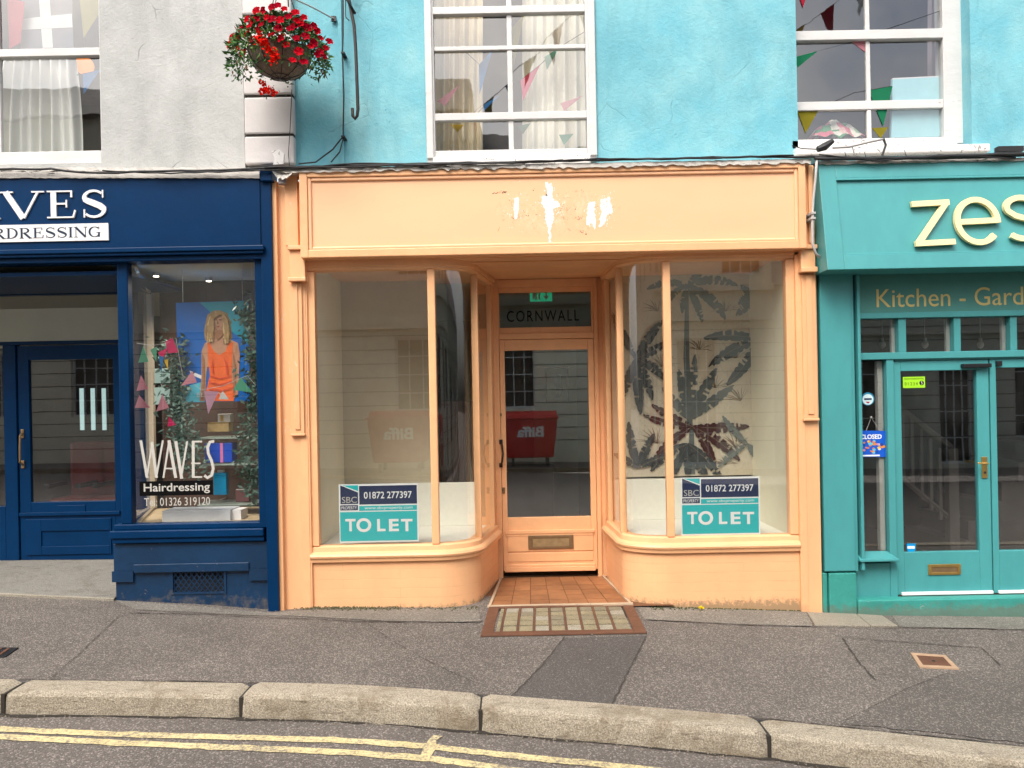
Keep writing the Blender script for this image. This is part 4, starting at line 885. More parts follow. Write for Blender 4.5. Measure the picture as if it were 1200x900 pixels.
# exit sign and framed picture inside
ex = thing('exit_sign', 'small green exit sign with white arrow behind the transom above the orange door', 'sign')
r = RC(621, 340, 647, 353, 1.3); MB().box(r[0], r[1], 1.3, 1.32, r[2], r[3]).build('panel', plain('lit_exit_green', (0.0, 0.30, 0.16), .5, emit=.55), ex)
mb = MB(); mb.pflat([(639, 342), (641, 342), (641, 347), (644, 346), (640, 351.5), (636, 346), (639, 347)], 1.298); mb.build('arrow', M_sgw, ex)
mb = MB(); mb.pflat([(624, 343), (629, 342), (630, 344), (626, 350), (624, 351)], 1.298); mb.pflat([(631, 342.5), (633, 342.5), (633, 351), (631, 351)], 1.298); mb.pflat([(626.5, 351), (629, 345.5), (630, 350), (629, 351.5)], 1.2975); mb.build('running_figure', M_sgw, ex)
for a in (623, 645):
    p_ = P(a, 340, 1.31); MB().tube([(p_.x, 1.31, p_.z), (p_.x, 1.31, 2.8)], .003).build('hanging_wire', M_steel, ex)
pic = thing('framed_picture', 'framed portrait drawing on the pale wall inside the orange shop', 'picture')
o_ = RC(639, 430, 666, 471, 3.9); i_ = RC(641, 432, 664, 469, 3.9)
MB().frame(o_, i_, 3.88, 3.92).build('frame', M_bronze, pic, .003); MB().box(i_[0], i_[1], 3.905, 3.915, i_[2], i_[3]).build('sheet', plain('drawing_paper', (.5, .46, .38), .7, var=.2), pic)
mb = MB(); mb.pflat([(652, 437), (656, 440), (657, 447), (660, 457), (656, 466), (651, 466), (652, 455), (649, 449)], 3.9); mb.build('drawn_mark', plain('charcoal_drawing', (.16, .16, .17), .8, var=.4), pic)
MB().box(xw(625, 3.95), xw(676, 3.95), 3.93, 4.0, -.1, 2.8).build('chimney_breast', plain('pale_interior_paint', (.66, .61, .50), .8), osf)
ct = thing('shop_counter', 'low brown timber counter standing inside behind the orange door', 'counter')
MB().box(-.3, .45, 2.6, 3.1, -.02, .80).build('carcass', plain('counter_wood', (.14, .09, .06), .6), ct, .004)
MB().box(-.33, .48, 2.56, 3.14, .80, .84).build('worktop', M_darkwood, ct, .004)

# ================================================================= NAVY SALON SHOPFRONT
nsf = thing('navy_shopfront', 'dark navy blue hair salon shopfront with recessed door and display window', 'shopfront')
# fascia
nX0 = xw(-420, -.1, 250); nX1 = xw(305, -.10, 250)
nzt, nzb = P(150, 207, -.1).z, P(150, 303, -.1).z
fn = MB().box(nX0, nX1, -.10, .06, P(150, 291, -.1).z, nzt).build('fascia', M_nv, nsf, .004)
mb = MB(); mb.box(nX0, nX1 + .03, -.135, .06, P(150, 296.5, -.1).z, P(150, 291, -.1).z); mb.box(nX0, nX1 + .02, -.12, .06, P(150, 300, -.1).z, P(150, 296.5, -.1).z); mb.box(nX0, nX1 + .01, -.09, .06, P(150, 306, -.1).z, P(150, 300, -.1).z)
mb.build('cornice', M_nv, fn, .006)
# pilaster post
mb = MB(); mb.box(xw(309, -.09, 460), xw(322, -.09, 460), -.09, .06, -.35, P(318, 196, -.09).z - .01); npost = mb.build('post', M_nv, nsf, .005)
a, b, c_, d_ = RC(305, 196, 318.5, 212, -.12); MB().box(a, b, -.125, .02, c_, d_).build('capital', M_nv, npost, .006)
MB().box(xw(300, -.07, 460), xw(309.5, -.07, 460), -.05, .05, P(305, 617, 0).z, P(305, 304, 0).z).build('stile', M_nv, npost, .004)
# serif letters
def arc(cx, cy, rx, ry, a0, a1, n=16): return [(cx + rx * math.cos(math.radians(a0 + (a1 - a0) * i / n)), cy + ry * math.sin(math.radians(a0 + (a1 - a0) * i / n))) for i in range(n + 1)]
TK, TN = .20, .062
def aw(pts, thick=TK, thin=TN):
    ws = []
    for i in range(len(pts)):
        a = Vector(pts[max(0, i - 1)]); b = Vector(pts[min(len(pts) - 1, i + 1)]); t = (b - a).normalized(); ws.append(thin + (thick - thin) * abs(t.y) ** 1.3)
    return ws
def serif(ch):
    L = []; st = lambda *p, w=None: L.append((list(p), w))
    def sf(x, y, h=.16): L.append(([(x - h, y), (x + h, y)], .05))
    if ch == 'I': st((.2, 0), (.2, 1), w=TK); sf(.2, .025); sf(.2, .975); return L, .4
    if ch == 'E':
        st((.25, 0), (.25, 1), w=TK); L.append(([(.06, .025), (.86, .025)], .05)); L.append(([(.06, .975), (.80, .975)], .05)); st((.3, .52), (.62, .52), w=TN)
        st((.79, 1), (.79, .75), w=[.11, .03][0] * .6); st((.64, .66), (.64, .38), w=.05); st((.84, .02), (.90, .28), w=.06); return L, .98
    if ch == 'H': st((.2, 0), (.2, 1), w=TK); st((.85, 0), (.85, 1), w=TK); st((.2, .52), (.85, .52), w=TN); [sf(x, y, .17) for x in (.2, .85) for y in (.025, .975)]; return L, 1.08
    if ch == 'N': st((.18, 0), (.18, 1), w=TN * 1.1); st((.95, 0), (.95, 1), w=TN * 1.1); st((.16, .98), (.95, .02), w=TK); sf(.18, .025, .14); sf(.95, .975, .14); sf(.12, .975, .1); return L, 1.12
    if ch == 'V': st((.12, .98), (.55, .02), w=TK * 1.05); st((.57, .02), (.93, .98), w=TN * 1.3); sf(.14, .975, .17); sf(.93, .975, .16); return L, 1.05
    if ch == 'A': st((.10, .02), (.50, .98), w=TN * 1.3); st((.50, .98), (.92, .02), w=TK * 1.05); st((.26, .36), (.76, .36), w=TN); sf(.11, .025, .14); sf(.92, .025, .17); return L, 1.05
    if ch == 'W': st((.1, .98), (.42, .02), w=TK); st((.42, .02), (.68, .9), w=TN); st((.66, .98), (.98, .02), w=TK); st((.98, .02), (1.28, .98), w=TN * 1.2); sf(.12, .975); sf(.68, .975, .14); sf(1.28, .975, .14); return L, 1.42
    if ch == 'D': st((.22, 0), (.22, 1), w=TK); p = arc(.36, .5, .52, .475, 90, -90); L.append((p, aw(p))); L.append(([(.05, .025), (.38, .025)], .05)); L.append(([(.05, .975), (.38, .975)], .05)); return L, 1.0
    if ch == 'R': st((.22, 0), (.22, 1), w=TK); p = arc(.40, .745, .36, .23, 90, -90); L.append((p, aw(p))); L.append(([(.05, .975), (.42, .975)], .05)); L.append(([(.22, .515), (.42, .515)], TN)); st((.42, .52), (.90, .02), w=TK * .95); sf(.22, .025); sf(.95, .025, .1); return L, 1.02
    if ch == 'S':
        p = arc(.44, .74, .30, .235, 35, 200, 12) + [(.26, .60), (.44, .52), (.62, .43), (.72, .35)] + arc(.44, .27, .32, .245, 12, -145, 12)
        ws = [TN + (TK * 1.05 - TN) * math.exp(-((i / (len(p) - 1) - .5) / .17) ** 2) + .02 for i in range(len(p))]; L.append((p, ws)); st((.73, 1), (.73, .72), w=.05); st((.13, .0), (.13, .30), w=.05); return L, .88
    if ch == 'G':
        p = arc(.52, .5, .42, .475, 48, 318, 22); L.append((p, aw(p))); st((.86, .02), (.86, .42), w=TK * .9); L.append(([(.66, .44), (.98, .44)], .05)); st((.86, 1), (.86, .72), w=.05); return L, 1.1
def serif_text(st, xright, zb, h, aspect, y, th, mat, parent, nm, gap=.06, sca=None):
    asp0 = aspect; sca = sca or {}
    tot = sum(serif(c)[1] * sca.get(c, 1) + gap for c in st) * h * asp0; x = xright - tot
    for c in st:
        L, adv = serif(c); mb = MB(); aspect = asp0 * sca.get(c, 1)
        for k, (pts, ws) in enumerate(L):
            pts2 = [(x + a * h * aspect, zb + b * h) for a, b in pts]
            W = [q * h for q in ws] if isinstance(ws, list) else ws * h
            mb.ribbon(pts2, W, y - th - .0004 * k, y)
        mb.build(nm, mat, parent); x += adv * h * aspect + gap * h * asp0
r = RC(0, 224, 128, 256, -.1)
serif_text('WAVES', r[1] + .01, r[2], r[3] - r[2], 1.42, -.10, .012, M_letterw, fn, 'letter', .06, {'E': .86, 'S': .80, 'V': 1.03})
r = RC(-180, 263, 128, 283, -.1)
r = (xw(-180, -.1, 273), xw(128, -.1, 273), P(64, 283, -.1).z, P(64, 263, -.1).z)
MB().box(r[0], r[1], -.112, -.10, r[2], r[3]).build('name_strip', M_letterw, fn)
serif_text('HAIRDRESSING', r[1] - .045, r[2] + .026, r[3] - r[2] - .052, 1.2, -.112, .001, M_lettern, fn, 'letter', .05)
# window bay
wz0, wz1 = P(230, 612, 0).z, P(230, 306, 0).z
sx0, sx1 = xw(154, 0, 460), xw(305.5, 0, 460)
MB().box(xw(140, -.02, 460), sx0, -.03, .05, wz0, wz1 + .03).build('corner_post', M_nv, nsf, .008)
nwin = MB().box(sx0, sx1, -.02, .04, wz1, wz1 + .05).build('display_window', M_nv, nsf, .003)
MB().add([(sx0, 0.01, wz0), (sx1, .01, wz0), (sx1, .01, wz1), (sx0, .01, wz1)], [(0, 1, 2, 3)]).build('pane', G_dark, nwin)
bx0, bx1 = xw(129, -.06, 625), xw(314, -.06, 625)
mb = MB(); mb.box(xw(134, -.03, 615), sx1 + .02, -.04, .05, P(225, 620, -.04).z, wz0); mb.box(bx0, bx1 - .03, -.075, .05, P(220, 630, -.07).z, P(220, 620, -.04).z); mb.box(bx0 + .015, bx1 - .03, -.06, .05, P(220, 636, -.07).z, P(220, 630, -.07).z); mb.build('sill', M_nv, nsf, .008)
bt = P(220, 636, -.03).z
zv0, zv1, xv0, xv1 = P(232, 694, 0).z, P(232, 668, 0).z, xw(202, -.01, 680), xw(264, -.01, 680)
mb = MB(); X0 = xw(133, -.03, 650); X1 = xw(313, -.03, 650)
mb.box(X0, X1, -.03, .05, P(220, 668, -.03).z, bt); rl = mb.build('stall_riser', M_nvw, nsf, .003)
mb = MB(); X0b = xw(137, 0, 690); zt_ = P(220, 668, -.03).z
mb.box(X0b, xv0, -.012, .05, -.3, zt_); mb.box(xv1, X1, -.012, .05, -.3, zt_); mb.box(xv0, xv1, -.012, .05, -.3, zv0); mb.box(xv0, xv1, .03, .05, zv0, zt_); mb.build('plinth', M_nvw, nsf)
mb = MB(); mb.box(X0b - .02, xw(156, -.03, 674), -.034, -.012, P(145, 681, 0).z, zt_); mb.box(xw(292, -.03, 674), X1, -.034, -.012, P(305, 679, 0).z, zt_); mb.build('plinth_block', M_nvw, nsf)
mb = MB(); mb.box(xw(157, -.03, 660), xw(292, -.03, 660), -.042, -.03, P(225, 670, -.03).z, P(225, 660, -.03).z); mb.build('panel_rail', M_nvw, rl, .004)
vn = MB(); vn.frame((xv0 - .01, xv1 + .01, zv0 - .01, zv1 + .005), (xv0 + .008, xv1 - .008, zv0 + .006, zv1 - .006), -.02, -.006)
vo = vn.build('vent_grille', M_nvw, nsf)
MB().box(xv0, xv1, .02, .025, zv0, zv1).build('vent_void', M_crack, vo)
mb = MB(); n_ = 10; st_ = (xv1 - xv0) / n_; hh = zv1 - zv0
for k in range(-5, n_ + 1):
    for sg in (1, -1):
        x_a = xv0 + k * st_; pts = [(x_a, zv0), (x_a + st_ * 3.2, zv1)] if sg == 1 else [(x_a + st_ * 3.2, zv0), (x_a, zv1)]
        def clip(p, q_):
            (xa_, za_), (xb_, zb_) = p, q_
            def at(x): return za_ + (zb_ - za_) * (x - xa_) / (xb_ - xa_)
            if xa_ > xb_: xa_, za_, xb_, zb_ = xb_, zb_, xa_, za_
            lo, hi = max(xa_, xv0), min(xb_, xv1)
            return None if hi - lo < .01 else ((lo, at(lo)), (hi, at(hi)))
        c_ = clip(*pts)
        if c_: mb.ribbon([c_[0], c_[1]], .007, -.010 - (.001 if sg == 1 else 0), -.002)
mb.build('lattice', M_nvw, vo)
# recessed entrance
RY = 0.92
mb = MB(); mb.box(xw(-420, 0, 330), xw(142, 0, 330), -.03, .04, P(70, 345, 0).z + .23, P(70, 304, 0).z + .05); mb.build('lintel', M_nv, nsf)
MB().box(xw(-420, 0, 330), sx0, -.0, RY + .05, P(70, 344, RY).z, P(70, 344, RY).z + .03).build('recess_soffit', M_nv, nsf)
# salon side splay
spx = (xw(176, RY, 460), RY)
mb = MB(); mb.add([(sx0 - .05, .04, -.1), (sx0 - .02, .04, -.1), (spx[0] + .03, RY, -.1), (spx[0], RY, -.1), (sx0 - .05, .04, wz0 - .02), (sx0 - .02, .04, wz0 - .02), (spx[0] + .03, RY, wz0 - .02), (spx[0], RY, wz0 - .02)],
    [(0, 3, 2, 1), (4, 5, 6, 7), (0, 1, 5, 4), (1, 2, 6, 5), (2, 3, 7, 6), (3, 0, 4, 7)]); mb.build('side_riser', M_nv, nsf)
sp = MB().add([(sx0 - .035, .04, wz0 - .02), (spx[0], RY, wz0 - .02), (spx[0], RY, wz1), (sx0 - .035, .04, wz1)], [(0, 1, 2, 3)]).build('side_pane', G_dark, nsf)
M_timb = paint('cream_inner_timber', (0.55, 0.46, 0.34), .5, .12, bmp=.1)
mb = MB(); mb.box(spx[0] - .0, spx[0] + .045, RY - .04, RY, wz0, wz1 - .12); mb.tube([(sx0 + .01, .06, wz0 + .01), (spx[0] + .02, RY - .02, wz0 + .01)], .014, 4); mb.tube([(sx0 + .01, .06, wz1 - .02), (spx[0] + .02, RY - .02, wz1 - .10)], .018, 4); mb.build('inner_frame', M_timb, nsf)
# door set: fanlight, frame, door
fx = xw(-420, RY, 480); rx = xw(143, RY, 480) + .25
z_ = lambda py: P(80, py, RY).z
mb = MB(); mb.box(fx, rx, RY, RY + .08, z_(403), z_(399)); mb.box(fx, rx, RY, RY + .08, z_(345), z_(340)); mb.box(xw(142, RY), rx, RY, RY + .08, 0, z_(345))
mb.box(xw(5, RY, 530), xw(20, RY, 530), RY + .0, RY + .08, 0, z_(403)); mb.box(xw(-22, RY, 370), xw(-14, RY, 370), RY, RY + .08, z_(399), z_(345)); nfr = mb.build('door_frame', M_nv, nsf, .005)
MB().box(fx, rx, RY + .04, RY + .044, z_(399), z_(345)).build('fanlight_pane', G_dark, nfr)
MB().box(fx, xw(5, RY, 530), RY + .04, RY + .044, z_(592), z_(403)).build('side_light_pane', G_dark, nfr)
MB().box(fx, xw(5, RY, 530), RY, RY + .06, 0, z_(592)).build('side_panel', M_nv, nfr, .004)
dO = (xw(21, RY, 530), xw(141, RY, 530), z_(657), z_(404)); dI = (xw(34, RY, 530), xw(133, RY, 530), z_(588), z_(421))
nd = MB().frame(dO, dI, RY + .015, RY + .055).build('door', M_nv, nsf, .004)
MB().box(dI[0], dI[1], RY + .035, RY + .039, dI[2], dI[3]).build('pane', G_dark, nd)
mb = MB(); mb.frame(RC(30, 608, 130, 650, RY), RC(48, 622, 128, 640, RY), RY + .004, RY + .015); mb.build('panel_moulding', M_nv, nd, .003)
mb = MB(); mb.pbox(22, 600, 140, 604, RY - .004, RY + .015); mb.build('drip_moulding', M_nv, nd, .003)
lb = RC(67, 592, 100, 601, RY + .01); MB().box(lb[0], lb[1], RY + .005, RY + .015, lb[2], lb[3]).build('letterbox', M_nv, nd, .003)
a = P(25.5, 507, RY); b = P(26, 545, RY)
hd = MB(); hd.tube([(a.x, RY + .01, a.z), (a.x + .01, RY - .04, a.z - .03), (b.x + .01, RY - .045, (a.z + b.z) / 2), (b.x + .006, RY - .04, b.z + .03), (b.x, RY + .01, b.z)], .010, 8); hd.box(a.x - .014, a.x + .014, RY + .004, RY + .015, a.z - .05, a.z + .03); hd.box(b.x - .014, b.x + .014, RY + .004, RY + .015, b.z - .03, b.z + .04); hd.build('handle', M_bronze, nd, .003)
# salon interior
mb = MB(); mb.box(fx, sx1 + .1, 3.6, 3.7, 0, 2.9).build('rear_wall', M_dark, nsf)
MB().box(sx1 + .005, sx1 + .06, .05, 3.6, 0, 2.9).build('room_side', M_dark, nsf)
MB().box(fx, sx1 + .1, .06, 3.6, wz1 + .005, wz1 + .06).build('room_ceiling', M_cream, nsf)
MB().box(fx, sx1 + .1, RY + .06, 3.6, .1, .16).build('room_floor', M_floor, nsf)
MB().add([(sx0, .04, wz0 - .01), (sx1, .04, wz0 - .01), (sx1, .95, wz0 - .01), (spx[0], .95, wz0 - .01)], [(0, 1, 2, 3)]).build('display_bed', paint('pale_timber_bed', (.52, .40, .24), .5, .15, bmp=.1, streak=(1, 4, 1)), nsf)
MB().box(xw(190, .98), sx1, .97, 1.0, wz0, wz1).build('back_boarding', M_darkwood, nsf)
MB().box(fx, xw(142, 1.35), 1.32, 1.36, z_(402), 2.75).build('reflection_panel', M_cream, nsf)  # added cream panel, imitates the pale reflection in the fanlight
M_strl = plain('lit_cyan_tube', (0.62, 0.86, 0.84), .5, emit=.4)
for px in (95.5, 108.5, 121.5):
    a = P(px, 455, 2.2); b = P(px, 504, 2.2)
    lt = thing('wall_light', {95.5: 'left of the three pale cyan vertical lights seen through the salon door', 108.5: 'middle of the three pale cyan vertical lights seen through the salon door', 121.5: 'right of the three pale cyan vertical lights seen through the salon door'}[px], 'light', (a.x, 2.2, b.z), 'cyan lights inside the salon')
    MB().box(a.x - .018, a.x + .018, 2.19, 2.21, b.z, a.z).build('tube', M_strl, lt); MB().box(a.x - .026, a.x + .026, 2.211, 2.24, b.z - .02, a.z + .02).build('housing', M_black, lt)
for i, px in enumerate((88, 124)):
    a = P(px, 520, 2.0); ch = thing('salon_chair', ('red salon chair on the left behind the navy door', 'red salon chair on the right behind the navy door')[i], 'chair', (a.x, 2.0, .16), 'red chairs inside the salon')
    MR = MATS.get('red_vinyl') or plain('red_vinyl', (.20, .008, .012), .4)
    MB().box(a.x - .22, a.x + .22, 1.85, 2.25, .55, .68).build('seat', MR, ch, .04); MB().box(a.x - .21, a.x + .21, 2.24, 2.34, .66, 1.25).build('backrest', MR, ch, .04)
    MB().tube([(a.x, 2.05, .16), (a.x, 2.05, .56)], .04, 10).build('pedestal', M_steel, ch); MB().tube([(a.x, 2.05, .155), (a.x, 2.05, .18)], .22, 20).build('base', M_steel, ch)
    for s_ in (-1, 1): MB().box(a.x + s_ * .22, a.x + s_ * .28, 1.9, 2.25, .78, .83).build('armrest', M_black, ch, .01)
# window lettering
VY = .0065
vinyl = thing('window_lettering', 'pale and black vinyl lettering on the salon display window glass', 'lettering')
r = lambda a, b, c, d: RC(a, b, c, d, VY)
def thin(pts, w0, nm='letter'): return MB().ribbon([(P(x, y, VY).x, P(x, y, VY).z) for x, y in pts], w0 * 6 / F, VY - .001, VY).build(nm, M_vinyl, vinyl)
def multi(strokes, nm='letter'):
    mb = MB()
    for k, (pts, w0) in enumerate(strokes): mb.ribbon([(P(x, y, VY).x, P(x, y, VY).z) for x, y in pts], w0 * 6 / F, VY - .001 - .0002 * k, VY)
    mb.build(nm, M_vinyl, vinyl)
multi([([(165, 516), (172.5, 560)], 3.2), ([(172, 560), (178.5, 518)], 2), ([(178, 518), (183.5, 560)], 3.4), ([(183, 560), (191, 516)], 2.2)])
multi([([(191.5, 560), (198.5, 516)], 2.2), ([(198, 516), (206, 560)], 3.6), ([(193.5, 549), (203, 549)], 1.6)])
multi([([(206, 517), (213, 561)], 3.6), ([(212, 561), (219.5, 517)], 2.2)])
multi([([(226.5, 517), (226.5, 560)], 3.4), ([(225, 517.5), (237, 517.5)], 2), ([(224, 543), (235, 543)], 1.8), ([(225, 559), (237, 559)], 2)])
multi([([(251, 517), (246, 518), (243.5, 524), (244, 531), (248, 540), (250, 549), (248, 557), (243, 560), (239.5, 557)], 3.4)])
rr = r(163.5, 563.5, 249.5, 580.5); MB().box(rr[0], rr[1], VY - .001, VY, rr[2], rr[3]).build('black_strip', M_blackl, vinyl)
text('Hairdressing', r(168.5, 566, 246, 578.5), VY - .0012, M_vinyl, vinyl, bold=.012, depth=.0004)
text('Tel: 01326 319120', r(169, 583, 246, 592.5), VY, M_vinyl, vinyl, depth=.0006)
# poster
po = thing('beauty_poster', 'blue poster of a blonde woman in an orange dress hanging in the salon window', 'poster')
PY = .34
def pb(x): return x
MB().ppoly([(206, 355), (291, 352), (292.5, 470), (210, 472)], PY, PY + .004).build('sheet', plain('poster_blue', (0.004, 0.13, 0.48), .4, var=.15), po)
k = [0]
def pp_(pts, mat, nm):
    k[0] += 1; return MB().pflat(pts, PY - .0008 * k[0]).build(nm, mat, po)
pp_([(234, 354.5), (291, 352.5), (291.5, 404), (271, 388)], plain('poster_cyan', (0.02, .38, .52), .4), 'printed_shape')
pp_([(210, 455), (235, 448), (240, 471), (210.5, 471.5)], plain('poster_pale_cyan', (.10, .52, .66), .4, var=.3), 'printed_shape')
pp_([(222, 434), (236, 440), (240, 446), (224, 439)], M_sgw, 'printed_shape')
M_skin = plain('poster_skin', (.52, .27, .16), .5, var=.2); M_hair = plain('poster_hair', (.42, .26, .11), .5, var=.45); M_drs = plain('poster_orange_dress', (.85, .13, .02), .5, var=.25); M_hair2 = plain('poster_hair_shadow', (.16, .09, .04), .5, var=.3)
pp_([(243, 369), (250, 364), (258, 363.5), (266, 367), (270, 376), (271, 387), (272, 396), (266, 401), (250, 401), (240.5, 399), (239, 388), (241, 377)], M_hair, 'printed_hair')
pp_([(250, 385), (261, 385), (263, 396), (270, 398), (279, 402), (281, 414), (280, 440), (279, 462), (273, 468), (271, 440), (272, 430), (262, 432), (252, 432), (243, 430), (242, 436), (240, 470), (234, 470), (236, 440), (236, 412), (240, 402), (249, 398)], M_skin, 'printed_skin')
pp_([(243, 402), (245, 401), (251, 412), (257, 416), (264, 412), (268, 402), (273, 401), (272, 424), (271, 441), (275, 462), (274, 470), (243, 470), (241, 460), (246, 440), (244, 424)], M_drs, 'printed_dress')
pp_([(251, 370), (257, 368.5), (261, 372), (261.5, 379), (259, 385), (255, 388), (251.5, 384), (249.5, 377)], M_skin, 'printed_face')
pp_([(251, 374.2), (254.4, 374), (254.2, 375.4), (251.3, 375.6)], M_hair2, 'printed_eye'); pp_([(256.6, 374), (260, 374.2), (259.8, 375.6), (256.8, 375.4)], M_hair2, 'printed_eye')
pp_([(253.4, 382), (257.6, 382), (256.6, 383.6), (254.4, 383.6)], plain('poster_lips', (.35, .06, .05), .5), 'printed_mouth')
pp_([(255, 375), (256.2, 379.6), (254.3, 379.8)], M_hair2, 'printed_nose')
pp_([(249.6, 377), (251, 385), (254.6, 388), (252.4, 380), (250.8, 374)], plain('poster_skin_shade', (.36, .17, .09), .5, var=.2), 'printed_shade')
pp_([(250.5, 392), (255, 399), (262, 392), (262.5, 388), (258.6, 386.5), (253.5, 387.4)], MATS['poster_skin_shade'], 'printed_shade')
pp_([(236.2, 412), (239, 420), (239.5, 445), (238, 468), (235.2, 468), (236.8, 440)], MATS['poster_skin_shade'], 'printed_shade')
pp_([(273, 412), (276, 430), (275.6, 455), (273.4, 462), (272.6, 440)], MATS['poster_skin_shade'], 'printed_shade')
M_drs2 = plain('poster_dress_fold', (.62, .06, .012), .5, var=.3)
for pts in ([(246, 440), (258, 443), (271, 440), (271, 441), (258, 444.4), (246, 441.2)], [(245, 447), (257, 450), (272, 446), (272, 447.2), (257, 451.6), (245, 448.4)], [(244, 455), (260, 457), (274, 453), (274, 454.2), (260, 458.6), (244, 456.4)], [(262, 418), (266, 425), (267, 438), (265, 438), (264, 426)], [(249, 419), (247.6, 430), (249, 438), (250.4, 438), (249.4, 428)]): pp_(pts, M_drs2, 'printed_fold')
for tone, cnt, sd0 in ((M_hair2, 150, 5), (plain('poster_hair_light', (.70, .50, .26), .5, var=.3), 190, 6), (M_hair, 120, 7)):
    mb = MB(); rnd = random.Random(sd0); k[0] += 1
    for _ in range(cnt):
        sd_ = rnd.choice((-1, 1)); q_ = rnd.random(); x = 255.6 + sd_ * (1 + 6.5 * q_ ** .6); y = 364.5 + 5 * q_ ** 2 + rnd.uniform(0, 3); pts = []; L2 = rnd.uniform(.35, 1) * 34; ph = rnd.uniform(0, 6); w_ = rnd.uniform(.25, .55)
        out_ = sd_ * rnd.uniform(1, 5.5)
        for i in range(8):
            t_ = i / 7; xx_ = x + out_ * math.sin(min(1, t_ * 1.5) * PI / 2) + .9 * math.sin(ph + t_ * 7) * t_; pts.append((xx_, y + L2 * t_))
        if any(abs(p_[0] - 255.8) < 5.4 and 368.5 < p_[1] < 387 for p_ in pts): continue
        d0 = PY - .0008 * k[0] - rnd.random() * .0006
        for (xa_, ya_), (xb_, yb2) in zip(pts, pts[1:]): mb.pflat([(xa_ - w_, ya_), (xa_ + w_, ya_), (xb_ + w_, yb2), (xb_ - w_, yb2)], d0)
    mb.build('printed_hair_strands', tone, po)
k[0] += 1
pp_([(250.6, 369), (252, 366.8), (255.6, 365.6), (259.6, 366.6), (261, 369.4), (258, 368.6), (254.6, 370.2), (251.8, 373)], M_hair, 'printed_fringe')
text('BEAUTY', RC(232, 460, 262, 465, PY), PY - .0008 * (k[0] + 2), M_vinyl, po, depth=0)
for px in (214, 284):
    a = P(px, 354, PY); MB().tube([(a.x, PY + .006, a.z), (a.x, PY + .006, wz1)], .002, 5).build('hanging_wire', M_steel, po)
# garlands of leaves
def leafmat(nm, col): 
    m = plain(nm, col, .55, var=.45); return m
M_eu = leafmat('eucalyptus_leaf', (0.07, 0.13, 0.10)); M_eu2 = leafmat('dark_garland_leaf', (0.03, 0.075, 0.045))
M_eu3 = leafmat('pale_eucalyptus_leaf', (0.16, 0.25, 0.20))
def garland(name, label, pts, spread, n, y, mats, seed):
    t = thing(name, label, 'garland'); rnd = random.Random(seed)
    MB().tube([P(a, b, y) for a, b in pts], .004, 5).build('stem', M_eu2, t)
    mb = MB()
    for _ in range(n):
        s_ = rnd.random() * (len(pts) - 1); i = int(s_); f_ = s_ - i; a = P(*pts[i], y).lerp(P(*pts[i + 1], y), f_)
        c = a + Vector((rnd.gauss(0, spread), rnd.gauss(0, spread * .6), rnd.gauss(0, spread))); d_ = Vector((rnd.uniform(-1, 1), rnd.uniform(-.7, .2), rnd.uniform(-1, .7))).normalized(); L_ = rnd.uniform(.03, .07); w_ = L_ * .2
        sd_ = d_.cross(Vector((rnd.uniform(-1, 1), -1, rnd.uniform(-1, 1)))).normalized() * w_
        mb.cur = rnd.randint(0, len(mats) - 1); mb.add([c, c + d_ * L_ * .5 + sd_, c + d_ * L_, c + d_ * L_ * .5 - sd_], [(0, 1, 2, 3)])
    mb.build('foliage', mats, t, kind='stuff'); return t
garland('leaf_garland', 'grey green leaf garland hanging left of the blonde woman poster', [(204, 405), (207, 430), (205, 455), (212, 480), (214, 505), (222, 525), (226, 550)], .06, 1000, .30, [M_eu, M_eu, M_eu3], 2)
garland('leaf_garland', 'dark leaf garland hanging down the right edge of the salon window', [(287, 360), (298, 385), (300, 420), (300, 460), (294, 500), (290, 540), (299, 580)], .05, 1000, .26, [M_eu2, M_eu, M_eu2], 3)
# bunting in the salon window
FC = {'pink': (.62, .015, .12), 'rose': (.60, .25, .30), 'green': (.10, .38, .24), 'mint': (.30, .52, .46), 'white': (.62, .62, .60), 'yellow': (.70, .45, .03), 'blue': (.004, .16, .42), 'mauve': (.50, .28, .38), 'red': (.45, .008, .04), 'olive': (.26, .22, .008), 'dgreen': (.004, .20, .09)}
def cloth_mat(nm, col):
    m, nt, b, out = new_mat(nm); nt.links.new(mixc(nt, noise(nt, pos(nt), 14, 4), sc(col, .85), sc(col, 1.15)), b.inputs['Base Color']); b.inputs['Roughness'].default_value = .9
    tr = nt.nodes.new('ShaderNodeBsdfTranslucent'); tr.inputs[0].default_value = (*col, 1); mx = nt.nodes.new('ShaderNodeMixShader'); mx.inputs[0].default_value = .35
    nt.links.new(b.outputs[0], mx.inputs[1]); nt.links.new(tr.outputs[0], mx.inputs[2]); nt.links.new(mx.outputs[0], out.inputs[0]); return m
FM = {k_: cloth_mat('bunting_' + k_, v) for k_, v in FC.items()}
bt_ = thing('window_bunting', 'string of small pastel felt triangles hanging inside the salon window', 'bunting')
BY_ = .20
MB().tube([P(a, b, BY_) for a, b in [(160, 402), (178, 405), (196, 402), (206, 396), (214, 440), (236, 457), (262, 452), (290, 440), (300, 452)]], .002, 5).build('string', M_cablew, bt_)
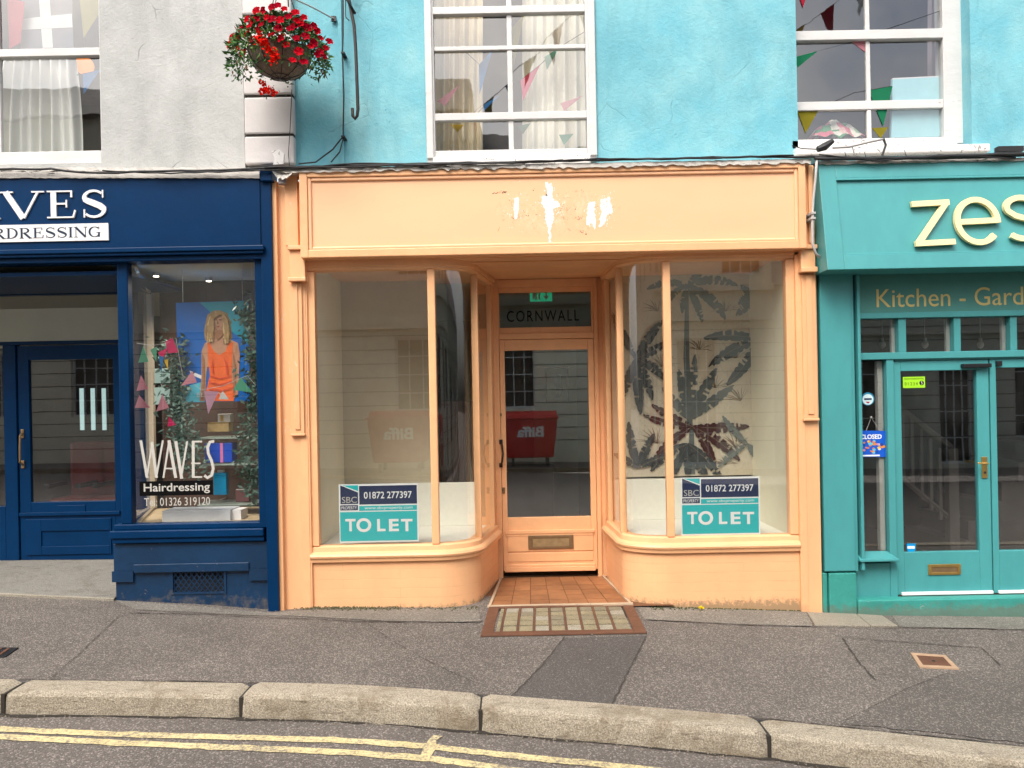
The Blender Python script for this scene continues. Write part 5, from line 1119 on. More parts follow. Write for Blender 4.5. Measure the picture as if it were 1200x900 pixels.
for pts, cm in (([(162, 425), (168, 405), (174, 424)], 'green'), ([(176, 410), (184, 406), (183, 424)], 'green'), ([(185, 413), (196, 408), (191, 422)], 'pink'), ([(194, 400), (202, 396), (209, 413), (196, 414)], 'pink'),
        ([(160, 458), (165, 440), (174, 456)], 'rose'), ([(158, 478), (176, 478), (163, 463)], 'rose'), ([(183, 482), (190, 462), (198, 478)], 'rose'), ([(212, 452), (225, 435), (231, 448)], 'rose'),
        ([(239, 458), (256, 459), (244, 485)], 'mauve'), ([(256, 468), (261, 458), (268, 468)], 'white'), ([(273, 457), (282, 442), (296, 460)], 'green'), ([(196, 500), (198, 488), (206, 498)], 'pink'), ([(186, 417), (192, 418), (189, 436)], 'blue'), ([(192, 422), (197, 421), (197, 434)], 'yellow')):
    MB().ppoly(pts, BY_ - random.uniform(0, .02), th=.003).build('flag', FM[cm], bt_)
# shelves and products
def shelf(y0, label, x0=233, x1=302):
    t = thing('glass_shelf', label, 'shelf', group='glass shelves in the salon window'); a, b, c_, d_ = RC(x0, y0 - 1, x1, y0 + 1, .45)
    MB().box(a, b, .42, .72, c_, d_).build('shelf_board', plain('shelf_glass_edge', (.35, .42, .36), .2), t)
    for x in (a + .03, b - .03): MB().box(x - .008, x + .008, .72, .97, c_ - .03, c_).build('bracket', M_steel, t)
    return t
shelf(513, 'top glass shelf behind the salon lettering, carrying the woven box'); shelf(544, 'middle glass shelf in the salon window, under the bright blue box'); shelf(591, 'lowest glass shelf in the salon window, carrying the light blue bottle')
def prod(name, label, cat, rc, y, d, m, extra=None):
    t = thing(name, label, cat); a, b, c_, d_ = RC(*rc, y); MB().box(a, b, y, y + d, c_, d_).build('body', m, t, .004)
    if extra: extra(t, a, b, c_, d_, y)
    return t
prod('gift_box', 'bright blue gift box with a pink ribbon band on a glass shelf', 'box', (240, 519, 272, 542), .45, .12, plain('bright_blue_card', (.0, .07, .55), .4), lambda t, a, b, c_, d_, y: MB().box(a + .13, a + .155, y - .002, y + .122, c_ - .001, d_ + .001).build('ribbon', plain('pink_ribbon', (.75, .2, .42), .5), t))
prod('bottle', 'light blue glossy bottle on the lowest salon shelf', 'bottle', (250, 554, 265, 580), .5, .06, plain('sky_blue_plastic', (.0, .33, .62), .3), lambda t, a, b, c_, d_, y: MB().box(a + .03, b - .03, y + .01, y + .05, d_, d_ + .02).build('cap', M_sgw, t, .003))
prod('woven_box', 'golden woven box on the top salon shelf', 'box', (243, 496, 268, 506), .45, .1, plain('gold_woven', (.45, .30, .12), .6, var=.5), lambda t, a, b, c_, d_, y: MB().box(a, b, y, y + .1, d_, d_ + .008).build('lid', M_brass, t))
prod('product_box', 'small white carton on top of the woven box', 'box', (255, 485, 270, 495), .46, .07, plain('pale_carton', (.5, .45, .38), .6), lambda t, a, b, c_, d_, y: MB().box(a + .02, a + .05, y - .001, y, c_ + .01, d_ - .01).build('label_print', M_brass, t))
prod('leaning_book', 'brown tilted book on the lowest salon shelf near the right garland', 'book', (276, 574, 292, 588), .5, .04, plain('brown_leather', (.14, .05, .05), .5), lambda t, a, b, c_, d_, y: MB().box(a + .004, b - .004, y + .004, y + .036, d_, d_ + .004).build('pages', M_vinyl, t))
prod('display_step', 'long grey white display step on the salon window floor', 'display step', (190, 598, 270, 611), .12, .22, plain('grey_step_board', (.50, .52, .54), .5), lambda t, a, b, c_, d_, y: MB().box(b, b + .07, y + .04, y + .2, c_, d_ - .01).build('end_block', M_letterw, t))
prod('display_card', 'upper pale mint card hanging by the salon inner frame', 'card', (181, 432, 199, 449), .5, .006, plain('mint_card', (.45, .62, .56), .6), lambda t, a, b, c_, d_, y: MB().tube([(a + .06, y, d_), (a + .06, y, d_ + .15)], .002).build('string', M_cablew, t))
prod('display_card', 'lower pale mint card hanging under its twin by the salon inner frame', 'card', (181, 454, 199, 474), .5, .006, MATS['mint_card'], lambda t, a, b, c_, d_, y: MB().tube([(a + .06, y, d_), (a + .06, y, d_ + .03)], .002).build('string', M_cablew, t))
for i, (px, py) in enumerate(((189, 318.5), (234, 332))):
    a = P(px, py, .6); zc = wz1 + .004
    t = thing('spotlight', ('left small ceiling spotlight in the salon window', 'right small ceiling spotlight in the salon window')[i], 'light', (a.x, .5, zc), 'ceiling spotlights in the salon window')
    MB().tube([(a.x, .5 + i * .3, zc), (a.x, .5 + i * .3, zc - .03)], .03, 14).build('housing', M_steel, t); MB().tube([(a.x, .5 + i * .3, zc - .03), (a.x, .5 + i * .3, zc - .034)], .022, 14).build('lens', plain('lit_lens_%s' % 'ab'[i], (1, .85, .6), .4, emit=6), t)
    sl2 = bpy.data.lights.new('spotlight_lamp', 'SPOT'); sl2.energy = (5, 55)[i]; sl2.spot_size = 2.6; sl2.spot_blend = 1; sl2.shadow_soft_size = .05; sl2.color = (1, .9, .75)
    so2 = bpy.data.objects.new('spotlight_lamp', sl2); COL.objects.link(so2); so2.location = (a.x, .45 + i * .3, zc - .05); so2.rotation_euler = (math.radians(-8), 0, 0); so2.location.y -= .25
# entrance ramp floor
er = MB(); a0 = P(-400, 690, 0)
xr0 = xw(-420, 0, 700); rampz = lambda x, t: (g0(x) + .02) * (1 - t) + (P(80, 656, RY).z - .004 - .012 * (x + 3.9)) * t
n1, n2 = 12, 8; vs = []
for i in range(n1 + 1):
    for j in range(n2 + 1):
        t_ = j / n2; x1 = xw(136, 0, 700) + (spx[0] + .0 - xw(136, 0, 700)) * t_; x = xr0 + (x1 - xr0) * i / n1; vs.append((x, -.02 + (RY + .03) * t_, rampz(x, t_)))
er.add(vs, [(i * (n2 + 1) + j, (i + 1) * (n2 + 1) + j, (i + 1) * (n2 + 1) + j + 1, i * (n2 + 1) + j + 1) for i in range(n1) for j in range(n2)])
ero = er.build('entrance_ramp', M_ramp, kind='structure')
vs = []
for i in range(n1 + 1): x = xr0 + (xw(136, 0, 700) - xr0) * i / n1; vs += [(x, -.02, rampz(x, 0) + .0005), (x, -.035, rampz(x, 0) - .005), (x, -.035, -.1)]
MB().add(vs, [(3 * i + k_, 3 * i + 3 + k_, 3 * i + 4 + k_, 3 * i + 1 + k_) for i in range(n1) for k_ in (0, 1)]).build('nosing', M_slab, ero)

# ================================================================= TEAL CAFE SHOPFRONT
tsf = thing('teal_shopfront', 'teal green cafe shopfront with glazed double doors and projecting sign box', 'shopfront')
TY = .05
tX1 = xw(1600, 0)
# pilaster
mb = MB(); mb.box(xw(963, 0, 500), xw(1003, 0, 500), 0.0, .1, P(985, 670, 0).z, P(985, 300, 0).z); mb.box(xw(963, 0, 500) , xw(999, 0, 500), -.012, 0, P(985, 669, 0).z, P(985, 300, 0).z); tp = mb.build('pilaster', M_tl, tsf, .005)
mb = MB(); mb.box(xw(971, 0, 700), xw(1003, 0, 700), -.02, .1, -.4, P(985, 671, 0).z - .002); mb.box(xw(964, 0, 700), xw(970, 0, 700), .0, .1, -.4, P(985, 671, 0).z - .002); mb.build('base_block', M_tlw, tp, .006)
# sign box leaning: top further back than foot
tt = P(1080, 190, -.12); tb = P(1080, 314, -.26); yt, yb_ = -.12, -.26
xl = xw(965, -.2, 255); xr = tX1
def leanbox(mb, xa, xb, s0, s1, pf, pb_):   # s along height 0..1
    def pt(x, s, o): return (x, yb_ + (yt - yb_) * s - o, tb.z + (tt.z - tb.z) * s)
    vs = [pt(xa, s0, pf), pt(xb, s0, pf), pt(xb, s1, pf), pt(xa, s1, pf)] + [(pt(xa, s0, 0)[0], pb_, pt(xa, s0, 0)[2]), (xb, pb_, pt(xb, s0, 0)[2]), (xb, pb_, pt(xb, s1, 0)[2]), (xa, pb_, pt(xa, s1, 0)[2])]
    mb.add(vs, [(0, 1, 2, 3), (7, 6, 5, 4), (0, 4, 5, 1), (1, 5, 6, 2), (2, 6, 7, 3), (3, 7, 4, 0)])
mb = MB(); fw = 20 * 5.8 / F
leanbox(mb, xl, xl + fw, 0, 1, 0, .02); leanbox(mb, xl + fw, xr, 0, .135, 0, .02); leanbox(mb, xl + fw, xr, .86, 1, 0, .02); sb = mb.build('sign_box', M_tl, tsf, .004)
mb = MB(); leanbox(mb, xl + fw, xr, .135, .86, -.02, .02); mb.build('sign_panel', M_tl, sb)
mb = MB(); leanbox(mb, xl + fw, xr, .84, .86, .004, .01); leanbox(mb, xl + fw, xr, .135, .15, -.008, .01); mb.build('moulding', M_tl, sb, .003)
def lean_letter(strokes, wd, nm='letter'):
    o = None; mb = MB()
    for k_, pts in enumerate(strokes):
        Q = []
        for x, y in pts:
            p_ = P(x, y, -.2); Q.append((p_.x, p_.z))
        mb.ribbon(Q, wd * 5.8 / F, -.03 - .0006 * k_, .0)
    # shear the letter onto the leaning panel
    mb.v = [(x, y + yb_ + (yt - yb_) * (z - tb.z) / (tt.z - tb.z) + .02 - .012, z) for x, y, z in mb.v]
    return mb.build(nm, M_gold, sb)
lean_letter([[(1069, 239), (1113, 236.5)], [(1110, 236.5), (1073, 286.5)], [(1069.5, 287), (1115.5, 284.5)]], 6.6)
e = [(1144 + 23.5 * math.cos(math.radians(a)), 259.5 - 26 * math.sin(math.radians(a))) for a in range(-4, 322, 9)]
lean_letter([e, [(1121.5, 261), (1168, 258.5)]], 6.6)
def s_path(cx, cy, w_, h_): 
    up = [(cx + w_ * .46 * math.cos(math.radians(a)), cy - h_ * .26 - h_ * .24 * math.sin(math.radians(a))) for a in range(35, 215, 12)]
    dn = [(cx + w_ * .5 * math.cos(math.radians(a)), cy + h_ * .25 - h_ * .25 * math.sin(math.radians(a))) for a in range(28, -150, -12)]
    return up + [(cx - w_ * .2, cy - h_ * .05), (cx + w_ * .2, cy + h_ * .03)] + dn
lean_letter([s_path(1197, 256, 38, 50)], 6.6)
lean_letter([[(1232, 220), (1232, 270), (1238, 280), (1250, 281)], [(1222, 233), (1250, 231.5)]], 6.6)
# sub-fascia
mb = MB(); mb.box(xw(1003, TY, 345), tX1, TY, .15, P(1100, 366, TY).z, P(1100, 300, TY).z + .1); sfp = mb.build('name_board', M_tld, tsf)
text('Kitchen - Garden', (xw(1027, TY, 350), xw(1227, TY, 345), P(1127, 358.5, TY).z, P(1127, 337, TY).z), TY - .001, M_goldp, sfp, depth=.001)
mb = MB(); mb.box(xw(1003, 0, 345), xw(1006.5, 0, 345), -.02, .15, P(1005, 668, 0).z, P(1005, 300, 0).z); mb.box(xw(1006.5, 0), tX1, TY - .02, .15, P(1100, 372, TY).z, P(1100, 366, TY).z + .003); mb.build('trim', M_tl, tsf, .004)
# transom lights
zt0, zt1 = P(1100, 412, TY).z, P(1100, 372, TY).z
tlw = MB(); ys, ye = TY - .0, .14
tlw.box(xw(1006.5, TY), tX1, ys - .01, ye, P(1100, 420, TY).z, zt0)
for a, b in ((1053, 1062), (1118, 1126), (1184, 1192), (1250, 1258)): tlw.box(xw(a, TY, 390), xw(b, TY, 390), ys, ye, zt0, zt1)
tlo = tlw.build('transom_light', M_tl, tsf, .004)
for a, b in ((1006, 1053), (1062, 1118), (1126, 1184), (1192, 1250)): MB().box(xw(a, TY, 390), xw(b, TY, 390), .10, .104, zt0, zt1).build('pane', G_dark, tlo)
for b in (1053, 1118, 1184): MB().box(xw(b - 4, TY, 390), xw(b, TY, 390), .11, .14, zt0, zt1).build('inner_stile', M_vinyl, tlo)
# side light
a_, b_ = xw(1007, TY, 535), xw(1041, TY, 535); z0_, z1_ = P(1024, 647, TY).z, P(1024, 423, TY).z
sl_ = MB(); sl_.box(b_, xw(1049.5, TY, 535), TY, .14, -.2, P(1100, 420, TY).z); sl_.box(xw(1003, TY, 670), b_, TY + .005, .14, -.3, P(1024, 660, TY).z); slo = sl_.build('side_light', M_tl, tsf, .005)
MB().box(a_, b_, .10, .104, z0_, z1_).build('pane', G_dark, slo); MB().box(b_ - .045, b_ - .005, .11, .16, z0_, z1_).build('inner_stile', M_vinyl, slo)
mb = MB(); mb.box(xw(1006, -.0, 650), xw(1052, 0, 650), -.035, .12, P(1028, 658, -.02).z, P(1028, 655, -.02).z); 
mb.add([(xw(1006.5, 0, 650), -.03, P(1028, 655, 0).z), (xw(1052, 0, 650), -.03, P(1028, 655, 0).z), (xw(1046, 0, 650), .1, z0_), (xw(1006.5, 0, 650), .1, z0_), (xw(1006.5, 0, 650), .12, P(1028, 655, 0).z), (xw(1052, 0, 650), .12, P(1028, 655, 0).z)], [(0, 1, 2, 3), (0, 3, 4), (1, 5, 2), (2, 5, 4, 3)])
mb.build('sill', M_tl, slo, .004)
# plinth / step
mb = MB(); mb.box(xw(1005, -.02, 710), tX1, -.035, .2, -.4, P(1100, 701, -.02).z); mb.build('step', M_tlw, tsf, .012)
# doors
def cafe_door(x0, x1, gx0, gx1, gy0, gy1, first):
    zb_, zt__ = P(1110, 697, TY).z, P(1110, 422, TY).z
    O = (xw(x0, TY, 550), xw(x1, TY, 550), zb_, zt__); I = (xw(gx0, TY, 540), xw(gx1, TY, 540), P((gx0 + gx1) / 2, gy1, TY).z, P((gx0 + gx1) / 2, gy0, TY).z)
    d_ = MB().frame(O, I, TY + .02, TY + .065).build('door', M_tl, tsf, .004)
    MB().box(I[0], I[1], TY + .045, TY + .049, I[2], I[3]).build('pane', G_dark, d_)
    MB().box(O[0] + .03, O[1] - .005, TY + .0, TY + .02, zb_ + .0, zb_ + .024).build('weather_strip', M_letterw, d_, .003)
    return d_, O
d1, O1 = cafe_door(1050, 1162.5, 1059, 1148, 434, 647, True); d2, O2 = cafe_door(1164, 1276, 1171, 1262, 430, 645, False)
lb = RC(1089, 661.5, 1127, 674, TY); li = RC(1092.5, 665, 1123.5, 671, TY); lo = MB().frame(lb, li, TY + .01, TY + .02).build('letterbox', M_brass, d1, .002)
MB().box(li[0], li[1], TY + .014, TY + .02, li[2], li[3]).build('flap', M_bronze, lo, .002)
c = P(1155, 548, TY); hm = MB(); hm.box(c.x - .022, c.x + .022, TY + .010, TY + .02, c.z - .085, c.z + .085); hm.tube([(c.x, TY + .01, c.z + .035), (c.x, TY - .035, c.z + .035), (c.x - .03, TY - .042, c.z + .035), (c.x - .085, TY - .038, c.z + .04)], .008, 8); hm.build('handle', M_brass, d1, .003)
MB().disc((c.x, c.z - .04), .010, TY + .006, TY + .01, 12).build('lock_cylinder', M_crack, d1)
cl = MB(); p_ = P(1140, 428, TY); cl.box(xw(1127, TY, 430), xw(1160, TY, 427), TY - .03, TY + .02, p_.z - .02, p_.z + .012); cl.build('door_closer', M_black, d1, .006)
c = P(1171, 426, TY); MB().box(c.x - .02, c.x + .02, TY - .01, TY + .02, c.z - .02, c.z + .02).build('catch', M_black, d2, .004)
mb = MB(); mb.box(xw(1049.5, TY, 420), tX1, TY + .01, .14, P(1110, 421.5, TY).z, P(1110, 420, TY).z + .002); mb.build('door_head', M_tl, tsf)
MB().box(O1[0], O2[1], TY - .0, TY + .07, O1[2] - .035, O1[2] - .004).build('threshold_gap', M_crack, tsf)
# cafe interior
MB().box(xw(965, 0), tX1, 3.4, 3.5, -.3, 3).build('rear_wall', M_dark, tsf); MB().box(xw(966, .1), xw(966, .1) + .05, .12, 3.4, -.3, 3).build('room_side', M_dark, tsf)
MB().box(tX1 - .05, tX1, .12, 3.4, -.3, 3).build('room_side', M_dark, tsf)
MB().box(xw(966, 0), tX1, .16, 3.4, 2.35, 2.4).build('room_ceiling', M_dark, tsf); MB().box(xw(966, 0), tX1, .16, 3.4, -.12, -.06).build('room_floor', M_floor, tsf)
st = thing('staircase', 'dark staircase with pale balusters seen through the teal cafe door', 'staircase')
Mbal = plain('pale_painted_baluster', (.12, .10, .085), .6); SY = 1.5
xs0 = xw(1118, SY, 560)
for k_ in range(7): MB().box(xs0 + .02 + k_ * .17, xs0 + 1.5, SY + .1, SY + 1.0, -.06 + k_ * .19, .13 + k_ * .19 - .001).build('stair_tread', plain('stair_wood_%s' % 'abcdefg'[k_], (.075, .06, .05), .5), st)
MB().box(xs0 - .05, xs0 + .05, SY, SY + .09, -.06, 1.05).build('newel_post', Mbal, st, .008)
for k_ in range(6): x = xs0 - .12 - k_ * .09; MB().box(x - .016, x + .016, SY + .02, SY + .06, .35 + k_ * .10, 1.05 + k_ * .10).build('baluster', Mbal, st, .004)
MB().tube([(xs0 - .68, SY + .04, 1.6), (xs0, SY + .04, 1.06)], .03, 8).build('handrail', Mbal, st)
MB().tube([(xs0 - .68, SY + .04, .92), (xs0, SY + .04, .34)], .025, 6).build('bottom_rail', Mbal, st)
for i, px in enumerate((1034, 1084, 1149)):
    a = P(px, 404, .8); t = thing('pendant_bulb', ('left', 'middle', 'right')[i] + ' clear pendant bulb behind the cafe transom lights', 'bulb', (a.x, .8, a.z), 'pendant bulbs in the cafe')
    MB().sphere((a.x, .8, a.z), .028, 12, 8, (1, 1, 1.2)).build('bulb', M_letterw, t, smooth=True); MB().tube([(a.x, .8, a.z + .03), (a.x, .8, 2.35)], .003, 5).build('flex', M_cablew, t); MB().tube([(a.x, .8, a.z + .02), (a.x, .8, a.z + .06)], .014, 8).build('bulb_holder', M_steel, t)
# stickers and closed sign
def sticker(name, label, rect, y, mat): 
    t = thing(name, label, 'sticker'); r_ = RC(*rect, y); MB().box(r_[0], r_[1], y - .001, y, r_[2], r_[3]).build('backing', mat, t); return t, r_
t, r_ = sticker('window_sticker', 'lime green hygiene rating sticker at the top of the cafe door glass', (1058, 441.5, 1084, 454.5), TY + .043, plain('lime', (.35, .72, .02), .5, var=.03))
y = TY + .0415; text('FOOD HYGIENE RATING', (r_[0] + .01, r_[1] - .01, r_[3] - .022, r_[3] - .010), y, M_blackl, t, depth=.0003); text('0 1 2 3 4', (r_[0] + .015, r_[1] - .06, r_[2] + .02, r_[2] + .045), y, M_blackl, t, depth=.0003)
MB().disc((r_[1] - .028, r_[2] + .038), .018, y - .001, y).build('black_roundel', M_blackl, t); text('5', (r_[1] - .034, r_[1] - .022, r_[2] + .027, r_[2] + .05), y - .0014, M_sgw, t, depth=.0003)
rt = thing('window_sticker', 'round white and blue sticker on the cafe side light above the closed sign', 'sticker'); c = P(1017, 467.5, .098)
MB().disc((c.x, c.z), .052, .0975, .0985, 28).build('backing', plain('sticker_teal', (.02, .22, .38), .5), rt); MB().disc((c.x, c.z - .004), .043, .0965, .0975, 28).build('face', plain('sticker_white', (.6, .75, .78), .5), rt)
MB().box(c.x - .03, c.x + .03, .0955, .0965, c.z - .008, c.z + .006).build('band', M_sgn, rt); MB().poly([(c.x - .018, c.z - .022), (c.x + .018, c.z - .022), (c.x + .006, c.z - .034), (c.x - .006, c.z - .034)], .0955, .0965).build('red_mark', FM['red'], rt)
bs = thing('window_sticker', 'small blue and white crest sticker at the bottom corner of the cafe door glass', 'sticker'); y = TY + .043
MB().ppoly([(1062.5, 637), (1073, 637), (1073, 644), (1070, 648), (1066, 648.5), (1062.5, 644)], y - .001, y).build('backing', plain('sticker_blue', (.0, .28, .62), .4), bs); MB().ppoly([(1063.5, 640), (1072, 640), (1072, 643), (1063.5, 643)], y - .002, y - .001).build('band', M_sgw, bs)
cs = thing('closed_sign', 'bright blue CLOSED sign with colourful picture hanging in the cafe side light', 'sign'); y = .096
q = [(1007, 504.5), (1038, 505), (1038.5, 535.5), (1007, 535.5)]
MB().ppoly(q, y - .003, y).build('board', plain('sign_blue', (.01, .10, .58), .4), cs)
text('CLOSED', RC(1008, 509, 1033, 514.5, y), y - .0035, M_sgw, cs, depth=.0004, bold=.03)
rnd = random.Random(9); cols = [plain('print_%s' % n_, c_, .5) for n_, c_ in (('orange', (.8, .25, .03)), ('pink', (.7, .25, .35)), ('navy', (.02, .05, .25)), ('cyan', (.1, .5, .7)), ('white', (.7, .7, .68)), ('yellow', (.8, .55, .05)))]
mb = MB()
for k_ in range(34):
    a = rnd.random() * 2 * PI; rr_ = rnd.uniform(.15, 1) ** .7; cx, cy = 1022.5 + math.cos(a) * 13 * rr_, 523.5 + math.sin(a) * 7.5 * rr_; mb.cur = rnd.randint(0, 5); s_ = rnd.uniform(1.1, 2.4)
    mb.pflat([(cx + s_ * math.cos(b_ * 1.047 + a), cy + s_ * .8 * math.sin(b_ * 1.047 + a)) for b_ in range(6)], y - .0034 - k_ * .0001)
mb.build('printed_picture', cols, cs)
MB().pbox(1008, 533, 1031, 534.8, y - .0045, y - .003).build('white_strip', M_sgw, cs)
mb = MB(); h_ = P(1021, 489, y); mb.tube([P(1015, 505, y), h_, P(1031, 505, y)], .0022, 5); mb.build('hanging_string', M_cablew, cs); MB().sphere(h_, .008, 8, 6).build('suction_hook', M_vinyl, cs)

# ================================================================= UPPER BUILDINGS
WY = .05
zlow = P(600, 196, WY).z
TOP = 7.4
# --- pale grey building
gb = thing('grey_building', 'pale grey rendered upper storey with white quoin strip above the hair salon', 'building')
wl = (xw(-90, WY, 100), xw(118, WY, 100), P(20, 193, WY).z, P(20, -170, WY).z)
gx0, gx1 = -13.0, xw(285.5, WY, 100)
zg = P(200, 199, WY).z
mb = MB(); mb.box(gx0, wl[0], WY, .35, zg, TOP); mb.box(wl[1], gx1, WY, .35, zg, TOP); mb.box(wl[0], wl[1], WY, .35, zg, wl[2]); mb.box(wl[0], wl[1], WY, .35, wl[3], TOP); mb.build('wall', M_grey, gb)
MB().box(gx0, fx + .01, .0, .35, -.3, zg).build('lower_wall', M_grey, gb)
qj = [193.5, 158, 112, 18, -75, -165, -255, -350]
for i in range(len(qj) - 1):
    pz0, pz1 = P(314, qj[i] - 1.6, 0).z, P(314, qj[i + 1] + 1.6, 0).z
    MB().box(xw(285.5, 0, 100), xw(343, 0, 100), -.005 + random.uniform(-.004, .004), .3, pz0, pz1).build('quoin_block', M_quoin, gb, .012)
MB().box(xw(286.5, 0, 100), xw(342, 0, 100), .012, .3, zg + .02, TOP - .3).build('quoin_core', M_crack, gb)
# window (left)
def sash(parent, rect_px, Yf, rails, bars, outer, name='sash_window', interior=None):
    """rect_px = glazed area; rails = [(y0,y1,proud)], bars = vertical bars [(x0,x1)]"""
    x0, y0, x1, y1 = rect_px; ym = 100
    A, B = xw(x0, Yf, ym), xw(x1, Yf, ym); xm = (x0 + x1) / 2
    Z0, Z1 = P(xm, y1, Yf).z, P(xm, y0, Yf).z
    O = (xw(outer[0], Yf, ym), xw(outer[2], Yf, ym), P(xm, outer[3], Yf).z, P(xm, outer[1], Yf).z)
    fr_ = MB().frame(O, (A, B, Z0, Z1), Yf, Yf + .12).build(name, M_wh, parent, .005)
    for (a, b, pr) in rails: MB().box(A, B, Yf + .015 - pr, Yf + .06, P(xm, b, Yf).z, P(xm, a, Yf).z).build('glazing_rail', M_wh, fr_, .004)
    segs = sorted([(y0, y0)] + [(a, b) for a, b, _ in rails] + [(y1, y1)])
    for (bx0_, bx1_) in bars:
        for s_, e_ in zip(segs, segs[1:]):
            if e_[0] - s_[1] > 1: MB().box(xw(bx0_, Yf, ym), xw(bx1_, Yf, ym), Yf + .022, Yf + .055, P(xm, e_[0], Yf).z + .0005, P(xm, s_[1], Yf).z - .0005).build('glazing_bar', M_wh, fr_, .004)
    xsg = sorted([(x0, x0)] + list(bars) + [(x1, x1)])
    for s_, e_ in zip(segs, segs[1:]):
        if e_[0] - s_[1] < 1: continue
        for u_, v_ in zip(xsg, xsg[1:]):
            xa_, xb_ = xw(u_[1], Yf, ym), xw(v_[0], Yf, ym); za_, zb_ = P(xm, e_[0], Yf).z, P(xm, s_[1], Yf).z; t1, t2 = random.uniform(-.0025, .0025), random.uniform(-.0025, .0025)
            MB().add([(xa_, Yf + .04 + t1, za_), (xb_, Yf + .04 - t1, za_), (xb_, Yf + .04 - t1 + t2, zb_), (xa_, Yf + .04 + t1 + t2, zb_)], [(0, 1, 2, 3)]).build('pane', G_sash, fr_)
    return fr_, (A, B, Z0, Z1)
UY = WY + .03
lw, lr = sash(gb, (-70, -150, 117, 178), UY, [(57, 66, .012)], [(-8, -2)], (-90, -170, 118, 193))
# --- turquoise building
tbld = thing('turquoise_building', 'turquoise rendered upper storey with two white sash windows above the orange and teal shops', 'building')
wc = (xw(499, WY, 100), xw(698, WY, 100), P(600, 191, WY).z, P(600, -200, WY).z)
wr = (xw(934, WY, 100), xw(1138, WY, 100), P(1036, 176, WY).z, P(1036, -200, WY).z)
bx_0, bx_1 = xw(343, WY, 100), 13.0
zbl = P(700, 197, WY).z
mb = MB(); mb.box(xw(402, WY, 100), wc[0], WY, .35, zbl, TOP); mb.box(wc[1], wr[0], WY, .35, zbl, TOP); mb.box(wr[1], bx_1, WY, .35, zbl, TOP)
for q_ in (wc, wr): mb.box(q_[0], q_[1], WY, .35, zbl, q_[2]); mb.box(q_[0], q_[1], WY, .35, q_[3], TOP)
mb.box(bx_0, xw(402, WY, 100), WY + .012, .35, zbl, TOP); mb.box(xw(398, WY, 100), xw(402, WY, 100), WY - .02, WY, zbl, TOP)
mb.build('wall', M_blue, tbld)
MB().box(tX1, bx_1, .0, .35, -.4, zbl).build('lower_wall', M_blue, tbld)
MB().box(gx0, bx_1, .34, .36, zbl, 4.4).build('window_backing', M_dark, tbld) if False else None
cwin, cr_ = sash(tbld, (509, -150, 687, 175), WY - .012, [(6.5, 15, .015), (52, 57, .0), (131, 139.5, .012)], [(595, 601)], (499, -170, 698, 191))
mb = MB(); mb.box(cr_[0] - .02, cr_[1] + .02, WY - .04, WY, P(600, 193, WY).z - .01, P(600, 184, WY).z); mb.build('sill', M_sill, cwin, .006)
mb = MB(); mb.box(wc[1] - .055, wc[1] - .0, WY - .03, WY - .012, P(600, 185, WY).z, P(600, -170, WY).z); mb.box(wc[0] + .0, wc[0] + .055, WY - .03, WY - .012, P(600, 185, WY).z, P(600, -170, WY).z); mb.build('architrave', M_wh, cwin, .006)
RYW = WY + .12
rwin, rr_ = sash(tbld, (932, -150, 1106, 162), RYW, [(35, 46, .02), (117, 127, .0)], [(1017, 1022)], (920, -170, 1128, 170))
mb = MB(); mb.box(xw(932, 0, 170), xw(1159, 0, 170), -.02, WY + .13, P(1045, 180.5, 0).z, P(1045, 171, 0).z); mb.box(xw(930, 0, 165), xw(1118, .1, 165), WY + .0, RYW, P(1045, 171, 0).z, P(1040, 164, .1).z); mb.build('sill', M_sill, rwin, .01)
# ledges and torn flashing along the shop tops
def ledge(name, x0, x1, yt0, yb0, yf, mat, parent, jit=1.5, seed=1, slope=None):
    rnd = random.Random(seed); n = int(abs(x1 - x0) / 5); mb = MB(); vs = []
    for i in range(n + 1):
        px = x0 + (x1 - x0) * i / n; base = slope(px) if slope else 0; a = P(px, yt0 + base + rnd.uniform(-.4, .4), yf + .05); b = P(px, yt0 + base + 2 + rnd.uniform(-.5, .5), yf); c_ = P(px, yb0 + base + rnd.uniform(-jit, jit), yf - rnd.uniform(0, .012))
        vs += [(a.x, WY + .01, a.z + .008), (b.x, yf, b.z), (c_.x, c_.y, c_.z), (c_.x, WY + .01, c_.z + .003)]
    mb.add(vs, [(4 * i + k_, 4 * i + 4 + k_, 4 * i + 5 + k_, 4 * i + 1 + k_) for i in range(n) for k_ in (0, 1, 2)]); return mb.build(name, mat, parent)
ledge('top_ledge', -300, 304, 199, 208.5, -.11, M_flash, nsf, .5, 1)
ledge('top_ledge', -300, 304, 194.5, 200.5, -.06, M_flash, nsf, .9, 6)
sl = lambda px: (648 - px) * .0192
ledge('lead_flashing', 330, 950, 189.5, 196.5, -.14, M_flash, osf, 1.6, 2, lambda px: (648 - px) * .018)
ledge('top_ledge', 960, 1400, 184.5, 190, -.13, M_flash, tsf, .9, 3, lambda px: (1080 - px) * .02)
